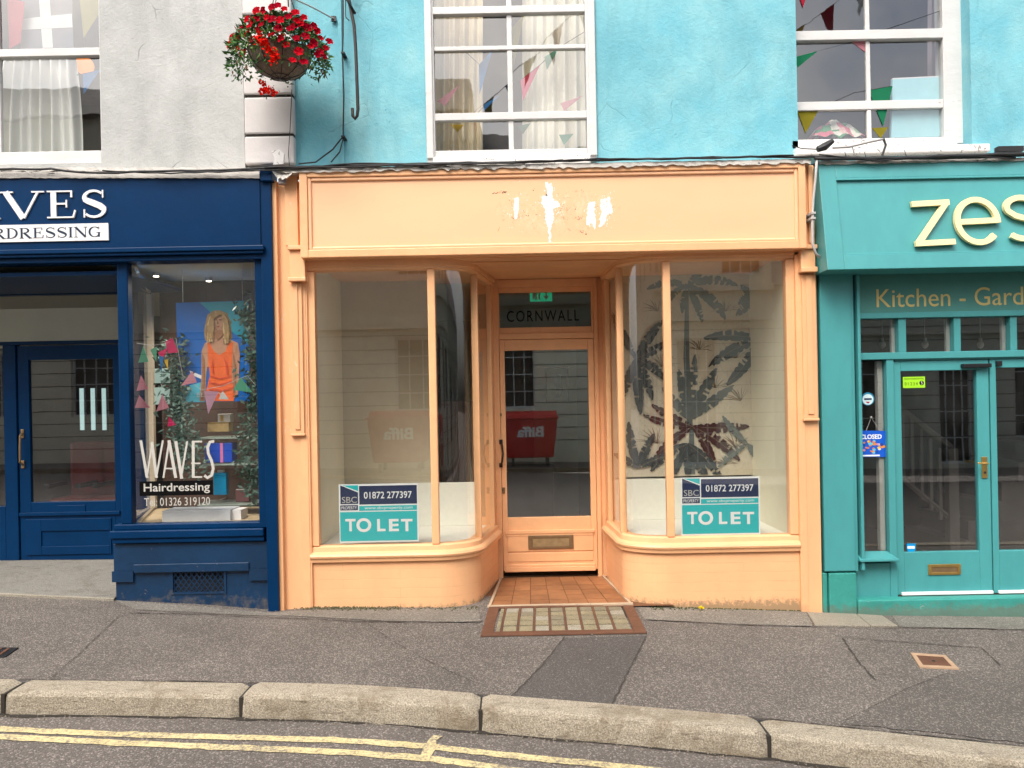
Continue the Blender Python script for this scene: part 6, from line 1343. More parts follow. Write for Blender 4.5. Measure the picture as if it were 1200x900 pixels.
# cables
cb = thing('cable_run', 'bundle of black cables drooping along the ledge above all three shopfronts', 'cable')
rnd = random.Random(21)
for k_, (pts, r_, m_) in enumerate([([(-60, 199), (60, 198), (110, 203), (180, 201), (260, 199), (320, 197), (400, 194), (520, 191.5), (640, 189), (760, 186.5), (880, 183.5), (950, 184), (1100, 186), (1260, 181)], .009, M_cable),
        ([(120, 200), (200, 203), (300, 200), (345, 198), (420, 191), (500, 193), (600, 191), (700, 186), (820, 186), (930, 182)], .006, M_cable),
        ([(310, 196), (380, 196.5), (470, 193.5), (560, 191.5), (660, 187.5)], .007, M_cable), ([(955, 186), (1020, 186), (1080, 184.5), (1200, 180), (1300, 178)], .014, M_cable), ([(960, 181), (1030, 188), (1100, 182), (1190, 185)], .006, M_cable)]):
    out = []
    for a, b in zip(pts, pts[1:]):
        n = max(1, int(math.dist(a, b) / 14))
        for i in range(n): out.append(P(a[0] + (b[0] - a[0]) * i / n, a[1] + (b[1] - a[1]) * i / n + rnd.uniform(-.6, .6), -.145 - .005 * k_ - rnd.uniform(0, .012)))
    out.append(P(*pts[-1], -.15)); MB().tube(out, r_, 6).build('cable', m_, cb, smooth=True)
for pts, r_ in (([(402, -40), (402, 40), (401, 62), (403, 110), (402, 160), (390, 175), (370, 190), (350, 192)], .006), ([(403, 160), (398, 178), (388, 190)], .005), ([(342, 105), (340, 150), (338, 180), (340, 205)], .003), ([(405, -40), (405, 20), (409, 24)], .004)):
    out = []
    for a, b in zip(pts, pts[1:]):
        n = max(1, int(math.dist(a, b) / 12))
        for i in range(n): out.append(P(a[0] + (b[0] - a[0]) * i / n, a[1] + (b[1] - a[1]) * i / n, -.02))
    out.append(P(*pts[-1], -.03)); MB().tube(out, r_, 6).build('cable', M_cable, cb, smooth=True)
for py in (62, 160): c = P(402, py, -.03); MB().box(c.x - .014, c.x + .014, -.04, WY, c.z - .006, c.z + .006).build('clip', M_cable, cb)
# junction and connectors near the teal sill
jc = thing('cable_junction', 'black cable gland and curved lead lying on the right window sill', 'cable fitting'); JY = -.17
MB().tube([P(958, 175, JY), P(966, 172, JY), P(976, 165, JY)], [.022, .03, .018], 8).build('gland', M_cable, jc); MB().tube([P(976, 173, JY), P(995, 172, JY), P(1020, 166, JY), P(1035, 163, JY)], .009, 7).build('curved_lead', M_cablew, jc, smooth=True)
MB().tube([P(1035, 162, JY), P(1038, 170, JY), P(1034, 182, JY)], .009, 7).build('down_lead', M_cable, jc); MB().tube([P(928, 171, JY), P(940, 174, JY), P(958, 175, JY)], .004, 5).build('thin_wire', M_cable, jc)
rnd = random.Random(3)
mb = MB()
for px, py in ((998, 170), (1013, 178), (1060, 176), (990, 178)): mb.tube([P(px, py, JY), P(px + 3, py + 10, JY + .02)], .0025, 5)
mb.box(P(1168, 176, -.15).x, P(1198, 176, -.15).x, -.17, -.12, P(1180, 178, -.15).z, P(1180, 172, -.15).z); mb.build('tie_wire', M_cable, jc, kind='stuff')
pp2 = thing('conduit_pipe', 'pale curved conduit running down between the orange fascia and teal sign box', 'pipe'); CY = -.16
MB().tube([P(957, 188, CY), P(956, 205, CY), P(953, 235, CY), P(952, 262, CY), P(952, 285, CY), P(956, 297, CY), P(964, 304, CY + .05)], .010, 8).build('pipe', M_cablew, pp2, smooth=True)
for py in (250, 256): c = P(952.5, py, CY); MB().box(c.x - .018, c.x + .018, CY - .016, 0.0, c.z - .009, c.z + .009).build('clip', M_cablew, pp2, .003)
wp = thing('waste_cap', 'torn white fabric and grey pipe stub under the cables beside the navy capital', 'pipe')
MB().tube([P(331, 205, -.09), P(331, 216, -.09)], .032, 12).build('pipe_stub', plain('grey_stub', (.25, .23, .24), .6), wp)
mb = MB(); vs = []; rnd = random.Random(8)
for i in range(13):
    t_ = i / 12; a = P(316 + 30 * t_, 195 + 10 * math.sin(PI * t_) + rnd.uniform(-1, 1), -.12); b = P(316 + 30 * t_, 199 + 11 * math.sin(PI * t_) + rnd.uniform(-1.5, 1.5), -.14 - rnd.random() * .02); vs += [tuple(a), tuple(b)]
mb.add(vs, [(2 * i, 2 * i + 1, 2 * i + 3, 2 * i + 2) for i in range(12)]); mb.build('torn_fabric', M_flash, wp)
MB().ppoly([(318, 177), (327, 175), (333, 180), (332, 192), (320, 193), (322, 186)], -.012, -.003).build('loose_render', M_sill, wp)
# iron hook bar and bracket
hk = thing('iron_hook', 'rusty black iron bar ending in an upturned hook on the turquoise wall', 'hook'); HYY = -.08
MB().tube([P(x_, y_, HYY) for x_, y_ in ((405, -60), (407, -10), (411, 10), (415, 30), (417, 60), (418.5, 100), (419.5, 128), (418.5, 136), (416, 139), (413.5, 136), (413, 127))], .013, 8).build('bar', paint('rusty_black_iron', (.03, .022, .02), .6, .3, chips=.08, chipcol=(.2, .14, .12)), hk, smooth=True)
MB().tube([P(x_, y_, HYY - .02) for x_, y_ in ((400, -30), (407, 0), (416, 16))], .010, 8).build('stay', M_black, hk, smooth=True)
c = P(413, -20, 0); MB().tube([(c.x, HYY, c.z), (c.x, WY, c.z)], .010, 6).build('wall_fixing', M_black, hk)
# hanging basket
BYY = -.38; bc = P(328, 62, BYY); BR = .225
hb = thing('hanging_basket', 'hanging basket of red petunias and begonias in a round coir liner', 'hanging basket', (bc.x, bc.y, bc.z))
def coir():
    m, nt, b, out = new_mat('coir_liner'); p = pos(nt)
    n = noise(nt, noise_vec(nt, p, .03, 30), 60, 5, .8, 1.5); c = mixc(nt, ramp(nt, n, .35, .7), (.12, .085, .06), (.50, .40, .31)); c = mixc(nt, ramp(nt, noise(nt, p, 8, 3), .45, .65), c, (.24, .19, .14))
    nt.links.new(c, b.inputs['Base Color']); b.inputs['Roughness'].default_value = .95; bump(nt, b, n, 1, .02); return m
mb = MB(); nu, nv = 28, 10; vs = []
for j in range(nv + 1):
    ph = PI / 2 * j / nv
    for i in range(nu): th = 2 * PI * i / nu; r_ = BR * (1 + .02 * math.cos(th * 9)); vs.append((bc.x + r_ * math.cos(ph) * math.cos(th), bc.y + r_ * math.cos(ph) * math.sin(th), bc.z - BR * .82 * math.sin(ph)))
mb.add(vs, [(j * nu + i, j * nu + (i + 1) % nu, (j + 1) * nu + (i + 1) % nu, (j + 1) * nu + i) for j in range(nv) for i in range(nu)]); mb.build('liner', coir(), hb, smooth=True)
mb = MB()
for i in range(9):
    th = 2 * PI * i / 9 + .2; mb.tube([(bc.x + BR * 1.02 * math.cos(a) * math.cos(th), bc.y + BR * 1.02 * math.cos(a) * math.sin(th), bc.z - BR * .84 * math.sin(a)) for a in [PI / 2 * t_ / 8 for t_ in range(9)]], .0028, 5)
for zf in (0, .45, .8): a = zf * PI / 2; mb.tube([(bc.x + BR * 1.025 * math.cos(a) * math.cos(t_), bc.y + BR * 1.025 * math.cos(a) * math.sin(t_), bc.z - BR * .84 * math.sin(a)) for t_ in lin(0, 2 * PI, 25)], .003, 5)
mb.build('wire_frame', M_black, hb)
apex = Vector((bc.x + .02, bc.y, bc.z + .62))
for i in range(3): th = 2 * PI * i / 3 + .5; MB().tube([(bc.x + BR * math.cos(th), bc.y + BR * math.sin(th), bc.z), apex], .0035, 5).build('chain', M_black, hb)
M_gl = [plain('basket_leaf_%s' % n_, c_, .5, var=.4) for n_, c_ in (('dark', (.018, .07, .015)), ('mid', (.05, .15, .025)), ('bright', (.12, .26, .05)), ('bronze', (.16, .07, .025)))]
rnd = random.Random(13); mb = MB()
def leaf(mb, c, d_, L_, w_):
    sd_ = d_.cross(Vector((rnd.uniform(-1, 1), rnd.uniform(-1, 1), rnd.uniform(-1, 1)))).normalized() * w_; up_ = d_.cross(sd_).normalized() * L_ * .12
    mb.add([c, c + d_ * L_ * .45 + sd_ + up_, c + d_ * L_, c + d_ * L_ * .45 - sd_ + up_, c + d_ * L_ * .5], [(0, 1, 4), (1, 2, 4), (2, 3, 4), (3, 0, 4)])
for _ in range(2300):
    th = rnd.uniform(0, 2 * PI); rr2 = rnd.uniform(0, 1) ** .5; R_ = .345 * rr2; h = .20 * (1 - rr2 ** 2) + rnd.uniform(-.04, .05) - (.16 * max(0, rr2 - .72) / .28 * rnd.random() * (1.6 if math.cos(th) < 0 else 1.0))
    c = Vector((bc.x - .01 + R_ * math.cos(th) * 1.05, bc.y + R_ * .8 * math.sin(th), bc.z + .03 + h)); d_ = Vector((math.cos(th) + rnd.gauss(0, .6), math.sin(th) + rnd.gauss(0, .6), rnd.gauss(.05, .6))).normalized()
    mb.cur = rnd.choice((0, 0, 1, 1, 2, 3) if h > .06 else (0, 1, 1, 2)); leaf(mb, c, d_, rnd.uniform(.025, .055), rnd.uniform(.006, .012))
for _ in range(260):
    th = rnd.uniform(PI * .85, PI * 1.6) if rnd.random() < .6 else rnd.uniform(-.9, .3); c = Vector((bc.x + .31 * math.cos(th) + rnd.gauss(0, .02), bc.y + .22 * math.sin(th), bc.z + rnd.uniform(-.17, .05))); mb.cur = rnd.choice((0, 1, 2, 3)); leaf(mb, c, Vector((rnd.gauss(0, .5), rnd.gauss(0, .4), -1)).normalized(), rnd.uniform(.03, .055), .008)
mb.build('foliage', M_gl, hb, kind='stuff')
# flowers: one mesh shared
M_fl = plain('petunia_red', (.30, .002, .014), .9, var=.35, spec=.05); M_fl2 = plain('petunia_bright', (.40, .003, .012), .9, var=.35, spec=.05); M_bg = plain('begonia_scarlet', (.72, .012, .006), .9, var=.25, spec=.05)
def flower_mesh(mat):
    mb = MB(); vs = [(0, 0, -.014)]
    for i in range(20): a = 2 * PI * i / 20; r_ = .032 * (1 - .22 * (abs(math.sin(a * 2.5)) < .35)); vs.append((r_ * math.cos(a), r_ * math.sin(a), .003 * math.cos(a * 5)))
    mb.add(vs, [(0, 1 + i, 1 + (i + 1) % 20) for i in range(20)]); o = mb.build('flower', mat, hb); return o
protos = [flower_mesh(M_fl), flower_mesh(M_fl2)]
spots = [(277, 45), (271, 43), (283, 31), (289, 22), (283, 33), (292, 30), (300, 22), (312, 20), (318, 22), (328, 23), (338, 19), (348, 24), (345, 30), (352, 27), (360, 32), (372, 36), (368, 30), (376, 44), (368, 50), (348, 46), (347, 44), (329, 44), (301, 34), (296, 24), (272, 48), (382, 56), (380, 66), (350, 60), (375, 60), (318, 40), (308, 12), (333, 10), (325, 6), (356, 20), (340, 33), (300, 12), (318, 8), (289, 38), (306, 28), (335, 52), (358, 42), (364, 54), (372, 64), (278, 56), (284, 62), (310, 50), (326, 33), (346, 14), (294, 46), (268, 52), (386, 48), (343, 70), (356, 72)]
for i, (px, py) in enumerate(spots):
    pr = protos[i % 2]; o = pr if i < 2 else pr.copy()
    if i >= 2: COL.objects.link(o); o.parent = hb
    dx = (px - 328) / 58; yv = BYY - .26 * math.sqrt(max(.05, 1 - dx * dx)) ; c = P(px, py, yv)
    d_ = Vector((dx * .8 + rnd.gauss(0, .2), -1, .35 + rnd.gauss(0, .2))).normalized(); s_ = rnd.uniform(.75, 1.1)
    mw = Matrix.Translation(c) @ d_.to_track_quat('Z', 'Y').to_matrix().to_4x4() @ Matrix.Scale(s_, 4)
    o.matrix_parent_inverse = Matrix.Translation(-Vector(hb.location)); o.matrix_basis = mw
def begonia(pts, n, spread, nm):
    mb = MB()
    for _ in range(n):
        s_ = rnd.random() * (len(pts) - 1); i = int(s_); c = Vector(pts[i]).lerp(Vector(pts[i + 1]), s_ - i) + Vector((rnd.gauss(0, spread), rnd.gauss(0, spread * .6), rnd.gauss(0, spread)))
        leaf(mb, c, Vector((rnd.gauss(0, 1), -abs(rnd.gauss(0, .6)), rnd.gauss(-.3, 1))).normalized(), rnd.uniform(.018, .03), rnd.uniform(.008, .013))
    return mb.build(nm, M_bg, hb)
begonia([P(300, 42, -.64), P(308, 50, -.65), P(318, 60, -.64), P(324, 70, -.62)], 170, .017, 'begonia_spray')
begonia([P(303, 108, -.46), P(313, 105, -.48), P(324, 109, -.46)], 90, .013, 'begonia_spray')
begonia([P(307, 96, -.45), P(308, 98, -.45)], 14, .008, 'begonia_bud'); MB().tube([P(311, 95, -.40), P(313, 104, -.46)], .002, 5).build('trailing_stem', M_gl[0], hb)
br_ = thing('basket_bracket', 'thin iron bracket arms holding the red flower basket to the wall', 'bracket')
w1 = P(391, 22, WY - .01); MB().tube([w1, P(365, 8, -.2), P(343, -2, BYY)], .006, 6).build('stay', M_cablew, br_); MB().tube([P(330, -26, WY - .01), apex + Vector((0, -.03, .01))], .010, 6).build('arm', M_black, br_); MB().tube([P(337, -26, BYY), P(338, 8, BYY)], .005, 6).build('hook', M_black, br_)
MB().box(w1.x - .02, w1.x + .02, WY - .015, WY, w1.z - .02, w1.z + .02).build('wall_plate', M_black, br_)
# ---- upper rooms: curtains and clutter
def curtain(name, label, x0, x1, y0, y1, Y, mat, folds=9, amp=.03, gather=0.0):
    t = thing(name, label, 'curtain'); mb = MB(); n = 80; vs = []; m = 10; rnd = random.Random(int(x0))
    ph = [rnd.uniform(0, 6) for _ in range(4)]
    for j in range(m + 1):
        tj = j / m; py = y0 + (y1 - y0) * tj
        for i in range(n + 1):
            s_ = i / n; wdt = 1 - gather * (1 - tj) ** 2; px = (x0 + x1) / 2 + (s_ - .5) * (x1 - x0) * wdt
            dy_ = amp * (math.sin(s_ * folds * 2 * PI + ph[0] + .6 * math.sin(tj * 2 + ph[1])) + .5 * math.sin(s_ * folds * 4.7 + ph[2] + tj * .7)); p_ = P(px, py, Y); vs.append((p_.x, Y + dy_, p_.z))
    mb.add(vs, [(j * (n + 1) + i, j * (n + 1) + i + 1, (j + 1) * (n + 1) + i + 1, (j + 1) * (n + 1) + i) for j in range(m) for i in range(n)]); mb.build('drape', mat, t, smooth=True)
    a, b = P(x0, y0 - 2, Y), P(x1, y0 - 2, Y); MB().tube([(a.x - .05, Y, a.z), (b.x + .05, Y, a.z)], .008, 6).build('curtain_rod', M_steel, t); return t
M_net = plain('white_net', (.78, .77, .73), .9, var=.03); M_crm = plain('cream_curtain', (.62, .52, .36), .9, var=.04)
curtain('net_curtain', 'gathered white net curtain behind the lower pane of the grey house window', -4, 95, 66, 182, .30, M_net, 8, .03, .18)
curtain('curtain', 'cream curtain on the left inside the middle sash window', 500, 566, -60, 185, .28, M_crm, 6, .03)
curtain('curtain', 'cream curtain on the right inside the middle sash window', 612, 700, -60, 185, .28, plain('pale_cream_curtain', (.72, .68, .58), .9, var=.04), 7, .03)
curtain('curtain', 'thin mauve grey curtain at the right inside the right sash window', 1088, 1106, -60, 160, .42, plain('mauve_curtain', (.35, .28, .30), .9), 3, .02)
for par, (xa_, xb_, za_, zb_), nm in ((gb, wl, 'room'), (tbld, wc, 'room'), (tbld, wr, 'room')):
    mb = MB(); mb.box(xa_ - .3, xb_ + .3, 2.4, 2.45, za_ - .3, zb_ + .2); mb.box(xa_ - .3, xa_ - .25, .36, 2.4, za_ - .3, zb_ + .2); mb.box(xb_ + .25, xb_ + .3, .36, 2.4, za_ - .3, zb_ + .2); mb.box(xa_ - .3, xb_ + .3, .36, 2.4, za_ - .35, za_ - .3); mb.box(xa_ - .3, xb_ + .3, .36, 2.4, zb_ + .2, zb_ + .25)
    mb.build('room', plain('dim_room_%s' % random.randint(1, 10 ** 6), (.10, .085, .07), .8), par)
cv_ = thing('canvas_board', 'pale turquoise painted canvas leaning inside the right sash window', 'canvas')
MB().ppoly([(1046, 93), (1103, 90), (1105, 160), (1044.5, 161)], .24, .27).build('canvas', paint('pale_turquoise_canvas', (.42, .74, .80), .7, .1, bmp=.2), cv_)
mb = MB(); mb.ppoly([(1103, 90), (1106, 91), (1108, 160), (1105, 160)], .24, .27); mb.ppoly([(1046, 91.5), (1103, 88.7), (1103, 90.2), (1046, 93)], .24, .27); mb.build('canvas_edge', M_letterw, cv_)
clh = thing('cloth_heap', 'heap of pink and white patterned cloth on the right window sill inside', 'cloth')
def cloth():
    m, nt, b, out = new_mat('patterned_cloth'); p = pos(nt); v = voro(nt, p, 18, 'F1', 'Color'); s_ = nt.nodes.new('ShaderNodeSeparateColor'); nt.links.new(v, s_.inputs[0])
    c = mixc(nt, ramp(nt, s_.outputs[0], .45, .55), (.6, .15, .20), (.65, .6, .52)); c = mixc(nt, ramp(nt, s_.outputs[1], .75, .8), c, (.08, .25, .12)); nt.links.new(c, b.inputs['Base Color']); b.inputs['Roughness'].default_value = .9; bump(nt, b, noise(nt, p, 20, 5), 1, .03); return m
mb = MB(); vs = []; n = 24; rnd = random.Random(2)
for j in range(9):
    for i in range(n + 1): s_ = i / n; p_ = P(948 + 66 * s_, 163, .30); h = .16 * math.sin(PI * s_) ** .8 * math.sin(PI * j / 8) + .018 * math.sin(s_ * 23 + j) * math.sin(PI * s_); vs.append((p_.x, .22 + .03 * j, p_.z + h))
mb.add(vs, [(j * (n + 1) + i, j * (n + 1) + i + 1, (j + 1) * (n + 1) + i + 1, (j + 1) * (n + 1) + i) for j in range(8) for i in range(n)]); mb.build('cloth', cloth(), clh, smooth=True)

# ================================================================= WEEDS AT THE WALL FOOT
def tuft(label, px, py, n, h, seed, mat):
    rnd = random.Random(seed); c = G(px, py); t = thing('weed', label, 'weed', (c.x, c.y, gz(c.x, c.y))); mb = MB()
    for _ in range(n):
        b = Vector((c.x + rnd.gauss(0, .02), c.y + rnd.gauss(0, .006), gz(c.x, c.y) - .003)); d_ = Vector((rnd.gauss(0, .5), rnd.gauss(-.1, .3), 1)).normalized(); L_ = h * rnd.uniform(.5, 1.1); w_ = .0022
        mid = b + d_ * L_ * .6; tip = b + d_ * L_ + Vector((d_.x * .02, 0, -.006)); mb.add([b - Vector((w_, 0, 0)), b + Vector((w_, 0, 0)), mid + Vector((w_ * .7, 0, 0)), mid - Vector((w_ * .7, 0, 0)), tip], [(0, 1, 2, 3), (3, 2, 4)])
    mb.build('grass_blade', mat, t, kind='stuff'); MB().sphere((c.x, c.y, gz(c.x, c.y)), .022, 8, 5, (1.6, .6, .35)).build('root_soil', M_crack, t); return t
M_gr = plain('weed_green', (.14, .22, .03), .7, var=.3); M_dry = plain('dry_weed', (.22, .16, .07), .8, var=.3)
tuft('brightest green grass tuft growing at the foot of the left orange riser', 446, 711, 34, .055, 1, M_gr)
tuft('small dry green weed left of the bright grass tuft on the orange riser', 408, 711, 22, .05, 2, M_gr)
tuft('brown dry weed at the left corner of the orange stall riser', 366, 711, 20, .045, 3, M_dry)
tuft('sparse dull weed between the two others at the orange riser foot', 392, 712, 16, .03, 4, M_dry)
ms = MB(); rnd = random.Random(31)
for _ in range(900):
    px = rnd.choice((rnd.uniform(345, 560), rnd.uniform(760, 945), rnd.uniform(345, 470))); c = G(px, 713.5 + rnd.gauss(0, 1.3)); s_ = rnd.uniform(.002, .009)
    if c.y > -.0: c.y = -.005
    ms.add([(c.x - s_, c.y, gz(c.x, c.y) + .005), (c.x + s_, c.y - s_, gz(c.x, c.y) + .005), (c.x + s_ * .3, c.y + s_ * .3, gz(c.x, c.y) + .005 + s_)], [(0, 1, 2)])
ms.build('wall_foot_grit', M_moss, pavement, kind='stuff')
c = G(822, 716); da = thing('dandelion', 'single yellow dandelion head on the pavement by the right orange riser', 'flower', (c.x, c.y, gz(c.x, c.y)))
mb = MB()
for _ in range(60): leaf(mb, Vector((c.x, c.y, gz(c.x, c.y) + .02)), Vector((rnd.gauss(0, 1), rnd.gauss(0, 1), abs(rnd.gauss(0, .7)))).normalized(), .026, .004)
mb.build('petals', plain('dandelion_yellow', (.85, .68, .0), .6), da); MB().tube([(c.x, c.y, gz(c.x, c.y)), (c.x, c.y, gz(c.x, c.y) + .02)], .003, 5).build('stem', M_gr, da)

# ================================================================= ACROSS THE ROAD (seen only in the glass)
OY = -12.0
def opp(name, label, x0, x1, top, col, wins, cornices, roof):
    t = thing(name, label, 'building', ((x0 + x1) / 2, OY, 0))
    m_ = paint('opposite_' + name + str(int(x0)), col, .8, .08, bmp=.2); edges = [x0]
    base = -.3
    # wall built round its windows, in ashlar courses
    zs = sorted(set([base, top] + [w_[2] for w_ in wins] + [w_[3] for w_ in wins])); mb = MB()
    for a, b in zip(zs, zs[1:]):
        segs_ = [(x0, x1)]
        for (wx0, wx1, wz0_, wz1_) in wins:
            if wz0_ <= a and wz1_ >= b:
                ns = []
                for s0, s1 in segs_:
                    if wx1 <= s0 or wx0 >= s1: ns.append((s0, s1))
                    else:
                        if s0 < wx0: ns.append((s0, wx0))
                        if wx1 < s1: ns.append((wx1, s1))
                segs_ = ns
        for s0, s1 in segs_: mb.box(s0, s1, OY - .4, OY, a, b)
    mb.build('wall', m_, t)
    mb = MB()
    for k_ in range(9):
        z_a = .55 + k_ * .33
        if z_a < 3.3: mb.box(x0, x1, OY, OY + .004, z_a, z_a + .018)
    mb.build('ashlar_joint', M_crack, t)
    for z_a in cornices: MB().box(x0, x1, OY, OY + .14, z_a, z_a + .16).build('cornice', m_, t)
    for (wx0, wx1, wz0_, wz1_) in wins:
        fr_ = MB().frame((wx0, wx1, wz0_, wz1_), (wx0 + .05, wx1 - .05, wz0_ + .06, wz1_ - .05), OY - .14, OY - .08).build('window', M_wh, t)
        MB().box(wx0, wx1, OY - .2, OY - .19, wz0_, wz1_).build('pane', M_dark, fr_); mb = MB(); nc, nr = 4, 4
        for i in range(1, nc): x = wx0 + (wx1 - wx0) * i / nc; mb.box(x - .012, x + .012, OY - .13, OY - .1, wz0_ + .06, wz1_ - .05)
        for j in range(1, nr): z_a = wz0_ + (wz1_ - wz0_) * j / nr; mb.box(wx0 + .05, wx1 - .05, OY - .128, OY - .102, z_a - .012, z_a + .012)
        mb.build('glazing_bar', M_wh, fr_)
    rf = MB(); rf.add([(x0, OY + .25, top), (x1, OY + .25, top), (x1, OY - 2.4, top + roof), (x0, OY - 2.4, top + roof), (x0, OY - 5, top), (x1, OY - 5, top)], [(0, 1, 2, 3), (3, 2, 5, 4), (0, 3, 4), (1, 5, 2)]); rf.build('roof', M_slate, t)
    return t
def slate():
    m, nt, b, out = new_mat('slate_roof'); br = nt.nodes.new('ShaderNodeTexBrick'); p0 = pos(nt); sx = nt.nodes.new('ShaderNodeSeparateXYZ'); nt.links.new(p0, sx.inputs[0]); cb_ = nt.nodes.new('ShaderNodeCombineXYZ'); nt.links.new(sx.outputs[0], cb_.inputs[0]); nt.links.new(sx.outputs[2], cb_.inputs[1]); nt.links.new(cb_.outputs[0], br.inputs['Vector'])
    br.inputs['Scale'].default_value = 1; br.inputs['Brick Width'].default_value = .25; br.inputs['Row Height'].default_value = .14; br.inputs['Mortar Size'].default_value = .012; br.inputs['Color1'].default_value = (.10, .09, .085, 1); br.inputs['Color2'].default_value = (.16, .14, .13, 1); br.inputs['Mortar'].default_value = (.03, .03, .03, 1)
    nt.links.new(br.outputs[0], b.inputs['Base Color']); b.inputs['Roughness'].default_value = .7; return m
M_slate = slate()
opp('opposite_house', 'tall cream house across the road reflected in the left windows', -16, -.9, 8.6, (.76, .70, .55), [(-14, -12.8, 1.4, 3.1), (-11.5, -10.3, 1.4, 3.1), (-8.8, -7.8, 0, 2.5), (-6.6, -5.4, 1.4, 3.1), (-2.75, -1.45, 1.4, 3.15), (-6.4, -5.3, 4.6, 6.4), (-2.7, -1.6, 4.6, 6.4), (-10, -9, 4.6, 6.4)], [3.35, 7.6], 1.8)
opp('opposite_house', 'mid height cream house across the road reflected in the middle door and right window', -.9, 6.2, 7.2, (.78, .72, .57), [(-.5, .62, 1.4, 3.2), (3.9, 4.9, 0, 3.0), (2.1, 3.1, 1.4, 3.1), (.4, 1.5, 4.5, 6.2), (5.0, 6.0, 4.5, 6.2), (2.6, 3.7, 4.5, 6.2)], [3.4, 4.1, 6.6], 1.4)
opp('opposite_house', 'low pale shop across the road reflected in the cafe doors', 6.2, 18, 4.2, (.50, .46, .38), [(7.2, 8.8, .5, 2.6), (10.2, 11.0, -.1, 2.4), (12, 14, .5, 2.6)], [3.0], 1.2)
def bin_(x, y, label):
    z0b = rz(x, OPP) + .12; t = thing('wheelie_bin', label, 'bin', (x, y, z0b), 'red trade waste bins across the road'); M_r = MATS.get('bin_red') or plain('bin_red', (.58, .02, .02), .45)
    vs = [(x + sx_ * w_, y + sy * d_, z0b + z_a) for z_a, w_, d_ in ((.22, .56, .40), (1.15, .66, .52)) for sx_, sy in ((-1, -1), (1, -1), (1, 1), (-1, 1))]
    MB().add(vs, [(0, 3, 2, 1), (4, 5, 6, 7), (0, 1, 5, 4), (1, 2, 6, 5), (2, 3, 7, 6), (3, 0, 4, 7)]).build('body', M_r, t, .03)
    MB().box(x - .69, x + .69, y - .55, y + .55, z0b + 1.15, z0b + 1.20).build('rim_shelf', M_r, t, .01)
    lid = MB().tube([(x - .66, y - .05, z0b + 1.18), (x + .66, y - .05, z0b + 1.18)], .36, 16); lid.v = [(a, b, z0b + 1.18 + (c_ - z0b - 1.18) * .45) for a, b, c_ in lid.v]; lid.build('lid', M_r, t)
    for sx_ in (-.42, .42):
        for sy in (-.3, .3): MB().tube([(x + sx_ - .03, y + sy, z0b + .1), (x + sx_ + .03, y + sy, z0b + .1)], .1, 14).build('wheel', M_black, t)
    cu = text('Biffa', (x - .32, x + .32, z0b + .72, z0b + .98), 0, M_sgw, None, depth=.004, bold=.03)
    for v in cu.data.vertices: xx, zz_ = v.co.x, v.co.z; v.co = Vector((2 * x - xx, y + .40 + .12 * (zz_ - z0b - .22) / .93 + .006 + v.co.y, zz_))
    cu.parent = t; cu.matrix_parent_inverse = Matrix.Translation(-Vector(t.location)); return t
bin_(-2.45, -10.75, 'left of the two red trade bins across the road, reflected in the left window')
bin_(.42, -10.75, 'right of the two red trade bins across the road, reflected in the door')
def street_bunting(label, A, B, cols_, n, size):
    t = thing('street_bunting', label, 'bunting', tuple(A), 'bunting strung over the street'); A, B = Vector(A), Vector(B); pts = []
    for i in range(41): s_ = i / 40; p_ = A.lerp(B, s_); p_.z -= .5 * 4 * s_ * (1 - s_); pts.append(p_)
    MB().tube(pts, .006, 5).build('string', M_black, t); d_ = (B - A).normalized(); rnd = random.Random(n)
    for i in range(n):
        s_ = (i + .5) / n; c = A.lerp(B, s_); c.z -= .5 * 4 * s_ * (1 - s_); sw = Vector((rnd.uniform(-.1, .1), rnd.uniform(-.1, .1), 0))
        a_, b_2, e_ = c - d_ * size / 2, c + d_ * size / 2, c - Vector((0, 0, size * 1.6)) + sw; o_3 = Vector((0, .003, 0)); MB().add([a_, b_2, e_, a_ + o_3, b_2 + o_3, e_ + o_3], [(0, 1, 2), (5, 4, 3), (0, 3, 4, 1), (1, 4, 5, 2), (2, 5, 3, 0)]).build('flag', FM[cols_[i % len(cols_)]], t)
CL = ['blue', 'olive', 'pink', 'dgreen', 'white', 'red', 'yellow']
street_bunting('bunting string across the street over the middle of the orange shop', (4.5, -.3, 8.6), (-4.0, -11.8, 6.2), CL[2:] + CL[:2], 24, .30)
street_bunting('bunting string across the street highest over the cafe', (8.0, -.3, 8.9), (2.0, -11.8, 7.6), CL[3:] + CL[:3], 20, .30)
# bunting inside the upper windows, and cloth imitating a reflected flag
def window_bunting(label, Y, strings, flags):
    t = thing('window_bunting', label, 'bunting')
    for pts in strings: MB().tube([P(a, b, Y) for a, b in pts], .003, 5).build('string', M_black, t)
    for i, (pts, cm) in enumerate(flags): MB().ppoly(pts, Y - .004 - .002 * (i % 3), th=.002).build('flag', FM[cm], t)
window_bunting('bunting of blue, olive, pink and green triangles inside the middle sash window', .16, [[(545, 60), (562, 76), (577, 59), (600, 32), (614, 17), (625, 8)], [(560, 132), (572, 120), (586, 111), (610, 94), (633, 76), (656, 55), (684, 38)]],
    [([(600, 32), (614, 17), (602, 78)], 'olive'), ([(561, 76), (577, 59), (562, 111)], 'blue'), ([(610, 94), (633, 76), (613, 118)], 'pink'), ([(568, 122), (586, 111), (566, 131)], 'blue'), ([(638, 67), (656, 55), (641, 82)], 'green'), ([(512, 119), (539, 99), (522, 124)], 'rose'), ([(657, 121), (683, 112), (661, 130)], 'rose'), ([(606, 148), (622, 144), (613, 157)], 'dgreen'), ([(527, 146), (544, 146), (536, 155)], 'yellow'), ([(655, 158), (672, 157), (661, 170)], 'green')])
